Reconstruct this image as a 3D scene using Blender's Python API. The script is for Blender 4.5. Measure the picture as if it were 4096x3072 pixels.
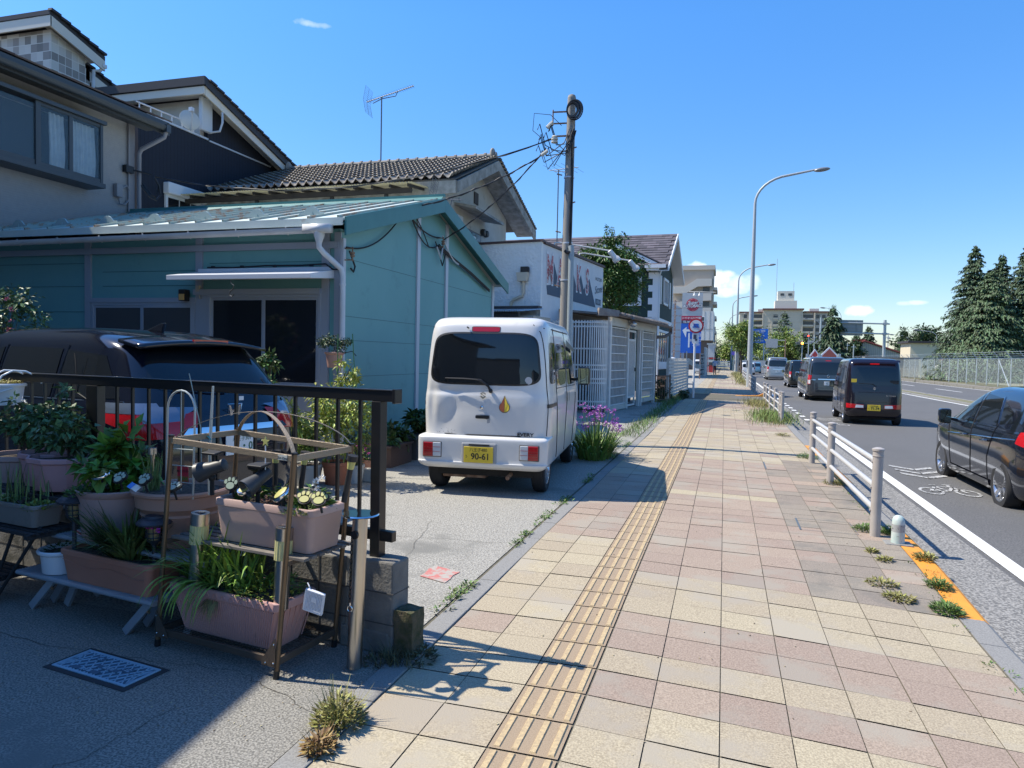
import bpy, bmesh, math, random
from math import sin, cos, pi, radians, sqrt
from mathutils import Vector, Matrix, noise
random.seed(7)
for _o in list(bpy.data.objects): bpy.data.objects.remove(_o)
scn = bpy.context.scene
COL = scn.collection
# ---------------------------------------------------------------- camera
F = 2840.0; HC = 1.55                      # focal length in photo pixels (4096 wide), eye height
YAW = radians(16.6); PIT = radians(2.26); ROLL = radians(1.2)
_f = Vector((-sin(YAW)*cos(PIT), cos(YAW)*cos(PIT), -sin(PIT)))
_r0 = Vector((cos(YAW), sin(YAW), 0)); _u0 = _r0.cross(_f)
_r = _r0*cos(ROLL)+_u0*sin(ROLL); _u = -_r0*sin(ROLL)+_u0*cos(ROLL)
CAMP = Vector((0, 0, HC))
cd = bpy.data.cameras.new('camera'); cam = bpy.data.objects.new('camera', cd); COL.objects.link(cam)
cd.sensor_fit = 'HORIZONTAL'; cd.sensor_width = 36.0; cd.lens = 36.0*F/4096
cd.clip_start = 0.05; cd.clip_end = 5000
m = Matrix((( _r.x, _u.x, -_f.x, 0), (_r.y, _u.y, -_f.y, 0), (_r.z, _u.z, -_f.z, HC), (0, 0, 0, 1)))
cam.matrix_world = m
scn.camera = cam
def ray(x, y): return _f+_r*((x-2048)/F)-_u*((y-1536)/F)
def G(x, y, z=0.0):                        # point at height z seen at photo pixel x,y
    d = ray(x, y); return CAMP+d*((z-HC)/d.z)
def W(x, y, w): return CAMP+ray(x, y)*w    # point w metres into the picture
# ---------------------------------------------------------------- world, sun, exposure
SUN_EL = 54.0; SUN_AZ = Vector((-1, -0.13, 0)).normalized()
wd = bpy.data.worlds.new('World'); scn.world = wd; wd.use_nodes = True
nt = wd.node_tree; nt.nodes.clear()
out = nt.nodes.new('ShaderNodeOutputWorld'); bg = nt.nodes.new('ShaderNodeBackground')
sky = nt.nodes.new('ShaderNodeTexSky'); sky.sky_type = 'NISHITA'; sky.sun_disc = False
sky.sun_elevation = radians(SUN_EL); sky.sun_rotation = math.atan2(SUN_AZ.x, SUN_AZ.y)
sky.air_density = 1.0; sky.dust_density = 0.25; sky.ozone_density = 3.0; sky.altitude = 0
hsv = nt.nodes.new('ShaderNodeHueSaturation'); hsv.inputs['Saturation'].default_value = 1.3; hsv.inputs['Value'].default_value = 1.0
nt.links.new(sky.outputs[0], hsv.inputs['Color'])
# a few small clouds low over the horizon
tc = nt.nodes.new('ShaderNodeTexCoord')
def vmath(op, a=None, b=None):
    n = nt.nodes.new('ShaderNodeVectorMath'); n.operation = op
    for i, v in enumerate((a, b)):
        if v is None: continue
        if hasattr(v, 'links'): nt.links.new(v, n.inputs[i])
        else: n.inputs[i].default_value = v
    return n
def fmath(op, a, b=None, clamp=False):
    n = nt.nodes.new('ShaderNodeMath'); n.operation = op; n.use_clamp = clamp
    for i, v in enumerate((a, b)):
        if v is None: continue
        if hasattr(v, 'links'): nt.links.new(v, n.inputs[i])
        else: n.inputs[i].default_value = v
    return n.outputs[0]
CLOUDS = [(2790, 1085, .030, .012, 1.0), (2860, 1120, .03, .016, .9), (2905, 1165, .026, .008, .7), (2955, 1130, .030, .012, .6), (3440, 1243, .016, .007, .8),
          (3615, 1214, .010, .003, .35), (3675, 1210, .014, .003, .45), (1250, 96, .022, .004, .35), (1205, 85, .008, .004, .2)]
cl = None
nz = nt.nodes.new('ShaderNodeTexNoise'); nz.inputs['Scale'].default_value = 55; nz.inputs['Detail'].default_value = 6
nt.links.new(tc.outputs['Generated'], nz.inputs['Vector'])
for (px, py, sx, sy, amt) in CLOUDS:
    d = ray(px, py).normalized()
    h = Vector((d.y, -d.x, 0)).normalized()
    dx = vmath('DOT_PRODUCT', tc.outputs['Generated'], tuple(h)).outputs['Value']
    dx = fmath('DIVIDE', fmath('SUBTRACT', dx, d.dot(h)), sx)
    up = h.cross(d)*-1
    if up.z < 0: up = -up
    dz = vmath('DOT_PRODUCT', tc.outputs['Generated'], tuple(up)).outputs['Value']
    dz = fmath('DIVIDE', fmath('SUBTRACT', dz, d.dot(up)), sy)
    fw = vmath('DOT_PRODUCT', tc.outputs['Generated'], tuple(d)).outputs['Value']
    r2 = fmath('ADD', fmath('MULTIPLY', dx, dx), fmath('MULTIPLY', dz, dz))
    e = fmath('SUBTRACT', 1.05, r2)
    e = fmath('ADD', e, fmath('MULTIPLY', fmath('SUBTRACT', nz.outputs['Fac'], 0.5), 3.2))
    e = fmath('MULTIPLY', fmath('MULTIPLY', e, 0.9, True), amt)
    e = fmath('MULTIPLY', e, fmath('GREATER_THAN', fw, 0.5))
    cl = e if cl is None else fmath('MAXIMUM', cl, e)
mx = nt.nodes.new('ShaderNodeMix'); mx.data_type = 'RGBA'
sxyz = nt.nodes.new('ShaderNodeSeparateXYZ'); nt.links.new(tc.outputs['Generated'], sxyz.inputs[0])
lift = fmath('ADD', fmath('MULTIPLY', fmath('MULTIPLY', fmath('MAXIMUM', sxyz.outputs['Z'], 0.0), 2.4, True), .38), .62)
dim = nt.nodes.new('ShaderNodeVectorMath'); dim.operation = 'SCALE'; nt.links.new(hsv.outputs[0], dim.inputs[0]); nt.links.new(lift, dim.inputs['Scale'])
tnt = vmath('MULTIPLY', dim.outputs[0], (.945, .935, 1.01))
nt.links.new(cl, mx.inputs['Factor']); nt.links.new(tnt.outputs[0], mx.inputs['A']); mx.inputs['B'].default_value = (5.2, 5.4, 5.7, 1)
nt.links.new(mx.outputs['Result'], bg.inputs['Color'])
bg.inputs['Strength'].default_value = 0.15
nt.links.new(bg.outputs[0], out.inputs['Surface'])
sl = bpy.data.lights.new('sun', 'SUN'); sun = bpy.data.objects.new('sun', sl); COL.objects.link(sun)
sl.energy = 4.2; sl.angle = radians(0.5); sl.color = (1.0, 0.93, 0.80)
sd = (SUN_AZ*cos(radians(SUN_EL))+Vector((0, 0, sin(radians(SUN_EL))))).normalized()
sun.rotation_euler = (-sd).to_track_quat('-Z', 'Y').to_euler(); sun.location = (-20, 0, 30)
scn.view_settings.view_transform = 'Standard'; scn.view_settings.look = 'None'
scn.view_settings.exposure = 0.78; scn.view_settings.gamma = 1.0; scn.view_settings.use_curve_mapping = False
# ---------------------------------------------------------------- materials
MATS = {}
def mat(name, col=(.5, .5, .5), rough=.6, metal=0.0, var=None, bump=None, rnd=0.0, coat=0.0, spec=None, emit=None, alpha=None, trans=0.0, coord='Object', spots=None):
    """col: base colour; var=(scale, col2, contrast); bump=(scale, strength); rnd: lightness variation per mesh island;
       spots=(scale, colour, threshold) a second, coarser stain"""
    if name in MATS: return MATS[name]
    m = bpy.data.materials.new(name); m.use_nodes = True; t = m.node_tree; b = t.nodes['Principled BSDF']
    b.inputs['Base Color'].default_value = (*col, 1); b.inputs['Roughness'].default_value = rough; b.inputs['Metallic'].default_value = metal
    if coat: b.inputs['Coat Weight'].default_value = coat; b.inputs['Coat Roughness'].default_value = .03
    if spec is not None: b.inputs['Specular IOR Level'].default_value = spec
    if trans: b.inputs['Transmission Weight'].default_value = trans
    if emit: b.inputs['Emission Color'].default_value = (*emit[0], 1); b.inputs['Emission Strength'].default_value = emit[1]
    if alpha is not None: b.inputs['Alpha'].default_value = alpha
    c = t.nodes.new('ShaderNodeTexCoord'); cur = None
    def mixc(fac, a, bcol):
        n = t.nodes.new('ShaderNodeMix'); n.data_type = 'RGBA'
        t.links.new(fac, n.inputs['Factor'])
        if a is None: n.inputs['A'].default_value = (*col, 1)
        else: t.links.new(a, n.inputs['A'])
        n.inputs['B'].default_value = (*bcol, 1)
        return n.outputs['Result']
    if var:
        n = t.nodes.new('ShaderNodeTexNoise'); n.inputs['Scale'].default_value = var[0]; n.inputs['Detail'].default_value = 5
        t.links.new(c.outputs[coord], n.inputs['Vector'])
        r = t.nodes.new('ShaderNodeMapRange'); k = var[2]; r.inputs['From Min'].default_value = .5-.25/k; r.inputs['From Max'].default_value = .5+.25/k
        t.links.new(n.outputs['Fac'], r.inputs['Value']); cur = mixc(r.outputs[0], cur, var[1])
    if spots:
        n = t.nodes.new('ShaderNodeTexNoise'); n.inputs['Scale'].default_value = spots[0]; n.inputs['Detail'].default_value = 7; n.inputs['Roughness'].default_value = .65
        t.links.new(c.outputs[coord], n.inputs['Vector'])
        r = t.nodes.new('ShaderNodeMapRange'); r.inputs['From Min'].default_value = spots[2]; r.inputs['From Max'].default_value = spots[2]+.1
        t.links.new(n.outputs['Fac'], r.inputs['Value']); cur = mixc(r.outputs[0], cur, spots[1])
    if rnd:
        g = t.nodes.new('ShaderNodeNewGeometry'); r = t.nodes.new('ShaderNodeMapRange')
        r.inputs['To Min'].default_value = 1-rnd; r.inputs['To Max'].default_value = 1+rnd
        t.links.new(g.outputs['Random Per Island'], r.inputs['Value'])
        h = t.nodes.new('ShaderNodeHueSaturation'); t.links.new(r.outputs[0], h.inputs['Value'])
        r2 = t.nodes.new('ShaderNodeMapRange'); k_ = min(1, rnd/.35); r2.inputs['To Min'].default_value = .5-.03*k_; r2.inputs['To Max'].default_value = .5+.02*k_
        t.links.new(g.outputs['Random Per Island'], r2.inputs['Value']); t.links.new(r2.outputs[0], h.inputs['Hue'])
        if cur is None: h.inputs['Color'].default_value = (*col, 1)
        else: t.links.new(cur, h.inputs['Color'])
        cur = h.outputs[0]
    if cur is not None: t.links.new(cur, b.inputs['Base Color'])
    if bump:
        n = t.nodes.new('ShaderNodeTexNoise'); n.inputs['Scale'].default_value = bump[0]; n.inputs['Detail'].default_value = 4
        t.links.new(c.outputs[coord], n.inputs['Vector'])
        bp = t.nodes.new('ShaderNodeBump'); bp.inputs['Strength'].default_value = bump[1]; bp.inputs['Distance'].default_value = bump[2] if len(bump) > 2 else .01
        t.links.new(n.outputs['Fac'], bp.inputs['Height']); t.links.new(bp.outputs[0], b.inputs['Normal'])
    MATS[name] = m
    return m
# ---------------------------------------------------------------- mesh builder
class B:
    def __init__(s): s.bm = bmesh.new(); s.M = Matrix.Identity(4)
    def v(s, p): return s.bm.verts.new(s.M @ Vector(p))
    def face(s, vs):
        try: return s.bm.faces.new(vs)
        except ValueError: return None
    def poly(s, pts): return s.face([s.v(p) for p in pts])
    def box(s, c, d, rz=0.0, R=None):
        """centre, full size"""
        x, y, z = d[0]/2, d[1]/2, d[2]/2
        r = R if R is not None else Matrix.Rotation(rz, 3, 'Z')
        c = Vector(c)
        vs = [s.v(c+r@Vector((sx*x, sy*y, sz*z))) for sz in (-1, 1) for sy in (-1, 1) for sx in (-1, 1)]
        for q in ((0, 2, 3, 1), (4, 5, 7, 6), (0, 1, 5, 4), (2, 6, 7, 3), (0, 4, 6, 2), (1, 3, 7, 5)): s.face([vs[i] for i in q])
        return s
    def bb(s, x0, y0, z0, x1, y1, z1): return s.box(((x0+x1)/2, (y0+y1)/2, (z0+z1)/2), (abs(x1-x0), abs(y1-y0), abs(z1-z0)))
    def beam(s, a, b, w, h, up=(0, 0, 1)):
        a, b = Vector(a), Vector(b); d = (b-a); L = d.length
        if L < 1e-6: return s
        y = d/L; x = y.cross(Vector(up))
        if x.length < 1e-4: x = y.cross(Vector((1, 0, 0)))
        x.normalize(); z = x.cross(y)
        R = Matrix((x, y, z)).transposed()
        return s.box((a+b)/2, (w, L, h), R=R)
    def tube(s, pts, r, n=8, cap=True, closed=False):
        pts = [Vector(p) for p in pts]; k = len(pts)
        rs = r if isinstance(r, (list, tuple)) else [r]*k
        rings = []; px = None
        for i, p in enumerate(pts):
            a = pts[(i-1) % k] if (i or closed) else p; c = pts[(i+1) % k] if (i < k-1 or closed) else p
            t = (c-a)
            t = t.normalized() if t.length > 1e-9 else Vector((0, 0, 1))
            if px is None: px = t.cross(Vector((0, 0, 1)) if abs(t.z) < .9 else Vector((1, 0, 0)))
            px = px-t*px.dot(t)
            px.normalize(); py = t.cross(px)
            rings.append([s.v(p+(px*cos(2*pi*j/n)+py*sin(2*pi*j/n))*rs[i]) for j in range(n)])
        m_ = k if closed else k-1
        for i in range(m_):
            A, C_ = rings[i], rings[(i+1) % k]
            for j in range(n): s.face([A[j], A[(j+1) % n], C_[(j+1) % n], C_[j]])
        if cap and not closed:
            s.face(rings[0][::-1]); s.face(rings[-1])
        return s
    def lathe(s, prof, at=(0, 0, 0), n=24, axis='Z', cap=(True, True), sx=1.0, sy=1.0):
        """prof: list of (r, z)"""
        rings = []; at = Vector(at)
        for (r, z) in prof:
            ring = []
            for j in range(n):
                a = 2*pi*j/n; p = Vector((r*cos(a)*sx, r*sin(a)*sy, z))
                if axis == 'X': p = Vector((p.z, p.x, p.y))
                if axis == 'Y': p = Vector((p.y, p.z, p.x))
                ring.append(s.v(at+p))
            rings.append(ring)
        for A, C_ in zip(rings, rings[1:]):
            for j in range(n): s.face([A[j], A[(j+1) % n], C_[(j+1) % n], C_[j]])
        if cap[0]: s.face(rings[0][::-1])
        if cap[1]: s.face(rings[-1])
        return s
    def prism(s, pts, v):
        """polygon pts extruded by vector v"""
        v = Vector(v); a = [s.v(p) for p in pts]; b = [s.v(Vector(p)+v) for p in pts]; n = len(pts)
        s.face(a[::-1]); s.face(b)
        for i in range(n): s.face([a[i], a[(i+1) % n], b[(i+1) % n], b[i]])
        return s
    def grid(s, fn, nu, nv, closed_u=False):
        """fn(i/nu, j/nv) -> point"""
        vs = [[s.v(fn(i/nu, j/nv)) for j in range(nv+1)] for i in range(nu+1)]
        for i in range(nu):
            for j in range(nv): s.face([vs[i][j], vs[i+1][j], vs[i+1][j+1], vs[i][j+1]])
        return vs
    def sphere(s, c, r, n=12, m_=8, sc=(1, 1, 1)):
        c = Vector(c)
        pr = [(max(1e-4, sin(pi*i/m_))*r, -cos(pi*i/m_)*r) for i in range(m_+1)]
        rings = [[s.v(c+Vector((q[0]*cos(2*pi*j/n)*sc[0], q[0]*sin(2*pi*j/n)*sc[1], q[1]*sc[2]))) for j in range(n)] for q in pr]
        for A, C_ in zip(rings, rings[1:]):
            for j in range(n): s.face([A[j], A[(j+1) % n], C_[(j+1) % n], C_[j]])
        return s
def obj(name, b, m=None, parent=None, smooth=False, bevel=0.0, weld=False, fixn=True, bseg=2):
    bm = b.bm
    if weld: bmesh.ops.remove_doubles(bm, verts=bm.verts, dist=1e-5)
    if fixn: bmesh.ops.recalc_face_normals(bm, faces=bm.faces)
    me = bpy.data.meshes.new(name)
    if smooth:
        for f in bm.faces: f.smooth = True
        ang = radians(smooth if smooth > 1 else 38)
        for e in bm.edges:
            if len(e.link_faces) == 2 and e.calc_face_angle(0) > ang: e.smooth = False
    bm.to_mesh(me); bm.free()
    o = bpy.data.objects.new(name, me); COL.objects.link(o)
    if m is not None: me.materials.append(m)
    if parent is not None: o.parent = parent
    if bevel:
        md = o.modifiers.new('bevel', 'BEVEL'); md.width = bevel; md.segments = bseg; md.limit_method = 'ANGLE'; md.angle_limit = radians(40); md.harden_normals = False
    return o
def tag(o, label, cat, group=None, kind=None):
    if label: o['label'] = label
    if cat: o['category'] = cat
    if group: o['group'] = group
    if kind: o['kind'] = kind
    return o
def thing(name, label, cat, loc=(0, 0, 0), rz=0.0, group=None):
    o = bpy.data.objects.new(name, None); COL.objects.link(o); o.location = loc; o.rotation_euler = (0, 0, rz)
    o.empty_display_size = .1
    return tag(o, label, cat, group)
def struct(name, b, m, **k):
    o = obj(name, b, m, **k); o['kind'] = 'structure'; return o
def children(o): return [c for c in bpy.data.objects if c.parent == o]
def dup(root, loc, rz=None, label=None, group=None, scale=None):
    r = root.copy(); COL.objects.link(r); r.location = loc
    if rz is not None: r.rotation_euler = (0, 0, rz)
    if scale: r.scale = scale
    if label: r['label'] = label
    if group: r['group'] = group
    for ch in children(root):
        c = ch.copy(); COL.objects.link(c); c.parent = r
        for g in children(ch):
            d = g.copy(); COL.objects.link(d); d.parent = c
    return r
def text(name, body, size, m, parent, M, depth=.002, align='CENTER', sx=1.0, shear=0.0, bold=0.0, font=None):
    """flat lettering as a thin mesh; M places it (x right, y up, z outwards)"""
    cu = bpy.data.curves.new(name, 'FONT'); cu.body = body; cu.size = size; cu.extrude = depth; cu.align_x = align; cu.align_y = 'CENTER'
    cu.shear = shear; cu.offset = bold; cu.resolution_u = 3
    o = bpy.data.objects.new(name, cu); COL.objects.link(o)
    dg = bpy.context.evaluated_depsgraph_get(); me = bpy.data.meshes.new_from_object(o.evaluated_get(dg))
    bpy.data.objects.remove(o); bpy.data.curves.remove(cu)
    me.transform(M @ Matrix.Diagonal((sx, 1, 1, 1)))
    me.materials.clear(); me.materials.append(m)
    r = bpy.data.objects.new(name, me); COL.objects.link(r)
    if parent is not None: r.parent = parent
    return r
def frameM(o, x, y):
    """matrix with origin o, x axis x, y axis y"""
    x = Vector(x).normalized(); y = Vector(y).normalized(); z = x.cross(y)
    return Matrix(((x.x, y.x, z.x, o[0]), (x.y, y.y, z.y, o[1]), (x.z, y.z, z.z, o[2]), (0, 0, 0, 1)))
def rot(p, a): return Vector((p[0]*cos(a)-p[1]*sin(a), p[0]*sin(a)+p[1]*cos(a), p[2] if len(p) > 2 else 0))
def smooth01(t): t = max(0, min(1, t)); return t*t*(3-2*t)
def rv(k=1.0): return Vector((random.uniform(-1, 1), random.uniform(-1, 1), random.uniform(-1, 1)))*k
def leaf(b, p, d, nrm, L, wd, fold=.0, droop=0.0):
    p = Vector(p)
    d = d.normalized(); s_ = d.cross(nrm)
    if s_.length < 1e-4: s_ = d.cross(Vector((1, 0, 0)))
    s_.normalize(); n = s_.cross(d)
    a = b.v(p); e = b.v(p+d*L-Vector((0, 0, droop*L)))
    m1 = p+d*L*.45
    l = b.v(m1+s_*wd/2+n*fold*wd); r = b.v(m1-s_*wd/2+n*fold*wd)
    b.face([a, l, e]); b.face([a, e, r])
def blade(b, p, d, L, wd, droop, n=4, up=None):
    """a long grassy leaf that arches over"""
    d = d.normalized(); s_ = d.cross(Vector((0, 0, 1)))
    if s_.length < 1e-3: s_ = Vector((random.uniform(-1, 1), random.uniform(-1, 1), 0))
    s_.normalize(); prev = None; q = Vector(p); dd = d.copy()
    for i in range(n+1):
        t = i/n; w = wd*(1-t**2.2)*(.6+.4*min(1, t*4))*.5+.0004
        a = b.v(q+s_*w); c = b.v(q-s_*w)
        if prev: b.face([prev[0], a, c, prev[1]])
        prev = (a, c); dd = (dd-Vector((0, 0, droop*(.3+t)))).normalized(); q = q+dd*(L/n)
# ================================================================= setting: ground, road, sidewalk
RZ = -.18                                   # road surface
def zs(x, y):                               # sidewalk falls to the dropped kerb nearby and is slightly wavy
    ramp = max(0, min(1, (x+.6)/2.1))
    z = -(.03+.08*(1-smooth01((y-4.4)/2.2)))*ramp
    z += .006*sin(y*1.7+x*1.3)*min(1, y/6)+.004*sin(y*.6-x*2.1)
    return z
m_tile1 = mat('cream_paver', (.44, .375, .26), .85, var=(110, (.29, .24, .165), 2.0), bump=(150, .5, .004), spots=(1.3, (.35, .305, .235), .50), rnd=.07)
m_tile2 = mat('pink_paver', (.365, .285, .22), .85, var=(110, (.25, .19, .145), 2.0), bump=(150, .5, .004), spots=(1.5, (.31, .265, .21), .50), rnd=.07)
m_tile3 = mat('grey_brown_paver', (.30, .255, .20), .88, var=(110, (.20, .17, .135), 1.8), bump=(150, .5, .004), spots=(1.6, (.19, .17, .14), .52), rnd=.08)
m_grout = mat('dark_joint', (.14, .12, .09), .95, var=(14, (.09, .085, .055), 1.5))
m_tact = mat('tactile_base_paver', (.36, .275, .185), .85, var=(240, (.24, .18, .12), 1.5), bump=(420, .3, .004))
m_bar = mat('tactile_yellow', (.50, .38, .21), .8, var=(70, (.37, .28, .17), 2), bump=(300, .3, .003))
m_lot = mat('light_aggregate_asphalt', (.40, .385, .34), .9, var=(75, (.19, .18, .16), 2.4), bump=(90, .9, .008), spots=(.7, (.19, .185, .165), .55))
m_fore = mat('forecourt_concrete', (.31, .295, .26), .9, var=(110, (.13, .125, .11), 2.6), bump=(120, .8, .006), spots=(.9, (.17, .165, .15), .55))
m_road = mat('road_asphalt', (.135, .133, .13), .85, var=(60, (.08, .079, .078), 2.6), bump=(90, .7, .006), spots=(.35, (.1, .099, .097), .5))
m_gut = mat('gutter_asphalt', (.12, .118, .112), .9, var=(55, (.29, .28, .26), 3.5), bump=(70, .9, .008))
m_kerb = mat('kerb_concrete', (.27, .265, .25), .85, var=(120, (.19, .185, .175), 1.6), bump=(160, .5, .004), spots=(3, (.15, .145, .135), .6))
m_orange = mat('orange_kerb_paint', (.72, .30, .035), .7, var=(6, (.66, .25, .03), 1.5), bump=(120, .4, .004), spots=(22, (.24, .2, .15), .6))
m_white = mat('road_paint_white', (.72, .72, .69), .7, var=(30, (.60, .60, .58), 1.5), spots=(16, (.30, .30, .29), .69))
m_worn = mat('worn_road_paint', (.50, .50, .49), .75, var=(60, (.34, .34, .33), 1.5), spots=(20, (.12, .12, .12), .49))
m_soil = mat('dry_verge', (.22, .19, .12), .95, var=(5, (.12, .13, .06), 1.6), bump=(20, .8, .05))
m_far = mat('far_ground', (.13, .14, .075), .95, var=(.3, (.2, .19, .13), 1.4))
def sheet(name, x0, y0, x1, y1, z, m, nx=1, ny=1, zf=None):
    b = B(); b.grid(lambda u, v: (x0+(x1-x0)*u, y0+(y1-y0)*v, (zf(x0+(x1-x0)*u, y0+(y1-y0)*v) if zf else 0)+z), nx, ny)
    o = struct(name, b, m, smooth=True, fixn=False); return o
sheet('ground', -900, -900, 900, 1500, -.30, m_far)
# tiled sidewalk : paver quads over a joint sheet
X0 = -1.44; TW = .294; TL = .285; NC = 10
CREAM, PINK, GREY = 0, 1, 2
def tile_kind(ix, y):
    x = X0+(ix+.5)*TW
    rr = random.random()
    if 28.7 < y < 33.8: return None
    if x < -.5:
        if y < 5.9: return CREAM if rr < .97 else PINK
        return PINK if 5.9 < y < 9.4 and rr < .95 else CREAM
    if x > 1.0 and y > 5.5 and y < 12: return GREY if rr < .75 else PINK
    if y < 3.10: return CREAM
    if y < 3.42: return PINK
    if y < 3.72: return CREAM
    if y < 4.30: return PINK
    if y < 5.15: return CREAM
    if x > .75 and y < 11: return GREY if rr < .55 else PINK
    if y < 11.5: return CREAM if 8.2 < y < 8.7 and rr < .8 else PINK
    if y < 17: return CREAM if rr < .94 else PINK
    return (CREAM if int(y/4) % 2 else PINK) if y < 60 else CREAM
bt = B(); kinds = []
rows = int((150-.6)/TL)
for iy in range(rows):
    y0 = .6+iy*TL+.017
    if y0 > 60 and iy % 1: continue
    for ix in range(NC):
        if ix == 2: continue                       # tactile column
        k = tile_kind(ix, y0+.14)
        if k is None: continue
        a = X0+ix*TW+.0025; c = a+TW-.005; e = y0+.0025; f_ = y0+TL-.005
        ch = random.uniform(-.0016, .0016)+.0055
        b_ = [(a, e), (c, e), (c, f_), (a, f_)]
        if bt.poly([(x, y, zs(x, y)+ch+random.uniform(-.0008, .0008)) for x, y in b_]): kinds.append(k)
sw = struct('sidewalk', bt, m_tile1, fixn=False)
sw.data.materials.append(m_tile2); sw.data.materials.append(m_tile3)
sw.data.polygons.foreach_set('material_index', kinds)
sheet('sidewalk_joints', X0-.01, .3, X0+NC*TW+.02, 150, 0, m_grout, 10, 300, zs)
# tactile guide strip
b = B(); b2 = B()
tx = X0+2*TW
for iy in range(int((90-.6)/TL)):
    y0 = .6+iy*TL+.017
    if 28.6 < y0 < 33.5: continue
    a = tx+.004; c = tx+TW-.008; e = y0+.004; f_ = y0+TL-.008
    b.poly([(x, y, zs(x, y)+.006) for x, y in ((a, e), (c, e), (c, f_), (a, f_))])
    for k in range(4):
        xc = tx+TW*(k+.5)/4; z = zs(xc, y0+.14)
        for s_ in (0,):
            w0, w1, h = .0155, .011, .0055
            yA, yB = y0+.012, y0+TL-.016
            lo = [b2.v((xc+sx*w0, yy, z+.005)) for yy in (yA, yB) for sx in (-1, 1)]
            hi = [b2.v((xc+sx*w1, yy, z+.006+h)) for yy in (yA+.004, yB-.004) for sx in (-1, 1)]
            b2.face([hi[0], hi[1], hi[3], hi[2]]); b2.face([lo[0], lo[1], hi[1], hi[0]]); b2.face([lo[1], lo[3], hi[3], hi[1]])
            b2.face([lo[3], lo[2], hi[2], hi[3]]); b2.face([lo[2], lo[0], hi[0], hi[2]])
tp = struct('tactile_paving', b, m_tact, fixn=False)
tb = obj('raised_bars', b2, m_bar, tp); tb['kind'] = 'structure'
# warning dots beyond the side road
b = B(); b3 = B()
b.poly([(-1.3, 33.95, .012), (1.2, 33.95, -.02), (1.2, 34.5, -.02), (-1.3, 34.5, .012)])
for i in range(34):
    for j in range(7): b3.lathe([(.02, 0), (.012, .006)], (-1.25+i*.073, 33.99+j*.078, .006-.012*i/20), 6, cap=(False, True))
wp = struct('warning_paving', b, m_bar, fixn=False); w2 = obj('raised_dots', b3, m_bar, wp); w2['kind'] = 'structure'
# inspection covers let into the pavers
m_cover = mat('cover_rim_metal', (.16, .18, .185), .5, .5)
b = B()
for (x0, y0, x1, y1) in ((.72, 7.05, 1.22, 7.55), (.62, 10.9, 1.25, 11.6)):
    for q in ((x0, y0, x0+.018, y1), (x1-.006, y0, x1, y1), (x0, y0, x1, y0+.006), (x0, y1-.006, x1, y1)):
        b.poly([(x, y, zs(x, y)+.0095) for x, y in ((q[0], q[1]), (q[2], q[1]), (q[2], q[3]), (q[0], q[3]))])
struct('paved_cover_frames', b, m_cover, fixn=False)
# concrete edge strip on the left, then the two lots
b = B()
y = .4
while y < 27.5:
    b.bb(-1.574, y, -.12, -1.446, y+.596, .006+random.uniform(-.002, .002)); y += .6
struct('edge_kerb', b, m_kerb, bevel=.006)
b = B(); b.poly([(-40, 3.32, -.002), (-1.603, 3.32, -.002), (-1.603, 28.8, -.002), (-40, 28.8, -.002)]); struct('parking_lot', b, m_lot, fixn=False)
b = B(); b.poly([(-40, -30, .001), (-1.578, -30, .001), (-1.578, 3.32, .001), (-40, 3.32, .001)]); struct('forecourt', b, m_fore, fixn=False)
b = B(); b.poly([(-1.6, -30, -.012), (1.5, -30, -.1), (1.5, .5, -.1), (-1.6, .5, -.012)]); struct('pavement_behind', b, m_tile1, fixn=False)
b = B(); b.poly([(-40, 28.79, -.006), (-1.5, 28.79, -.006), (1.9, 28.79, -.03), (1.9, 33.9, -.03), (-1.5, 33.9, -.006), (-40, 33.9, -.006)]); struct('side_road', b, m_road, fixn=False)
b = B(); b.poly([(-60, 33.9, -.004), (-1.44, 33.9, -.004), (-1.44, 150, -.004), (-60, 150, -.004)]); struct('far_frontage', b, m_lot, fixn=False)
b = B(); b.poly([(-1.575, 3.3, -.03), (-1.452, 3.3, -.03), (-1.452, 28.8, -.03), (-1.575, 28.8, -.03)]);
b = B(); b.poly([(-1.61, .4, -.007), (-1.57, .4, -.007), (-1.57, 28.8, -.007), (-1.61, 28.8, -.007)]); struct('joint_soil', b, m_grout, fixn=False)
def crack(pts, w, seed, m):
    r_ = random.Random(seed); b = B(); P = []
    for a, c in zip(pts, pts[1:]):
        for k in range(14): t = k/14; P.append((a[0]+(c[0]-a[0])*t+r_.gauss(0, .012), a[1]+(c[1]-a[1])*t+r_.gauss(0, .012)))
    for a, c in zip(P, P[1:]):
        d = Vector((c[0]-a[0], c[1]-a[1])).normalized(); n = Vector((-d.y, d.x))*w*r_.uniform(.4, 1); n *= .6; b.poly([(a[0]+n.x, a[1]+n.y, .003), (a[0]-n.x, a[1]-n.y, .003), (c[0]-n.x, c[1]-n.y, .003), (c[0]+n.x, c[1]+n.y, .003)])
    struct('crack', b, m, fixn=False)
m_crk = mat('crack_dark', (.07, .065, .055), .95)
crack([(-4.6, 2.95), (-3.3, 2.78), (-2.2, 2.86), (-1.6, 2.62)], .004, 1, m_crk); crack([(-2.9, 1.2), (-2.3, 1.9), (-2.2, 2.5)], .003, 2, m_crk); crack([(-4.5, 5.9), (-3.0, 5.4), (-1.62, 5.6)], .004, 3, m_crk); crack([(-2.4, 3.4), (-2.2, 4.6), (-2.6, 6.2)], .003, 4, m_crk)
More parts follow.
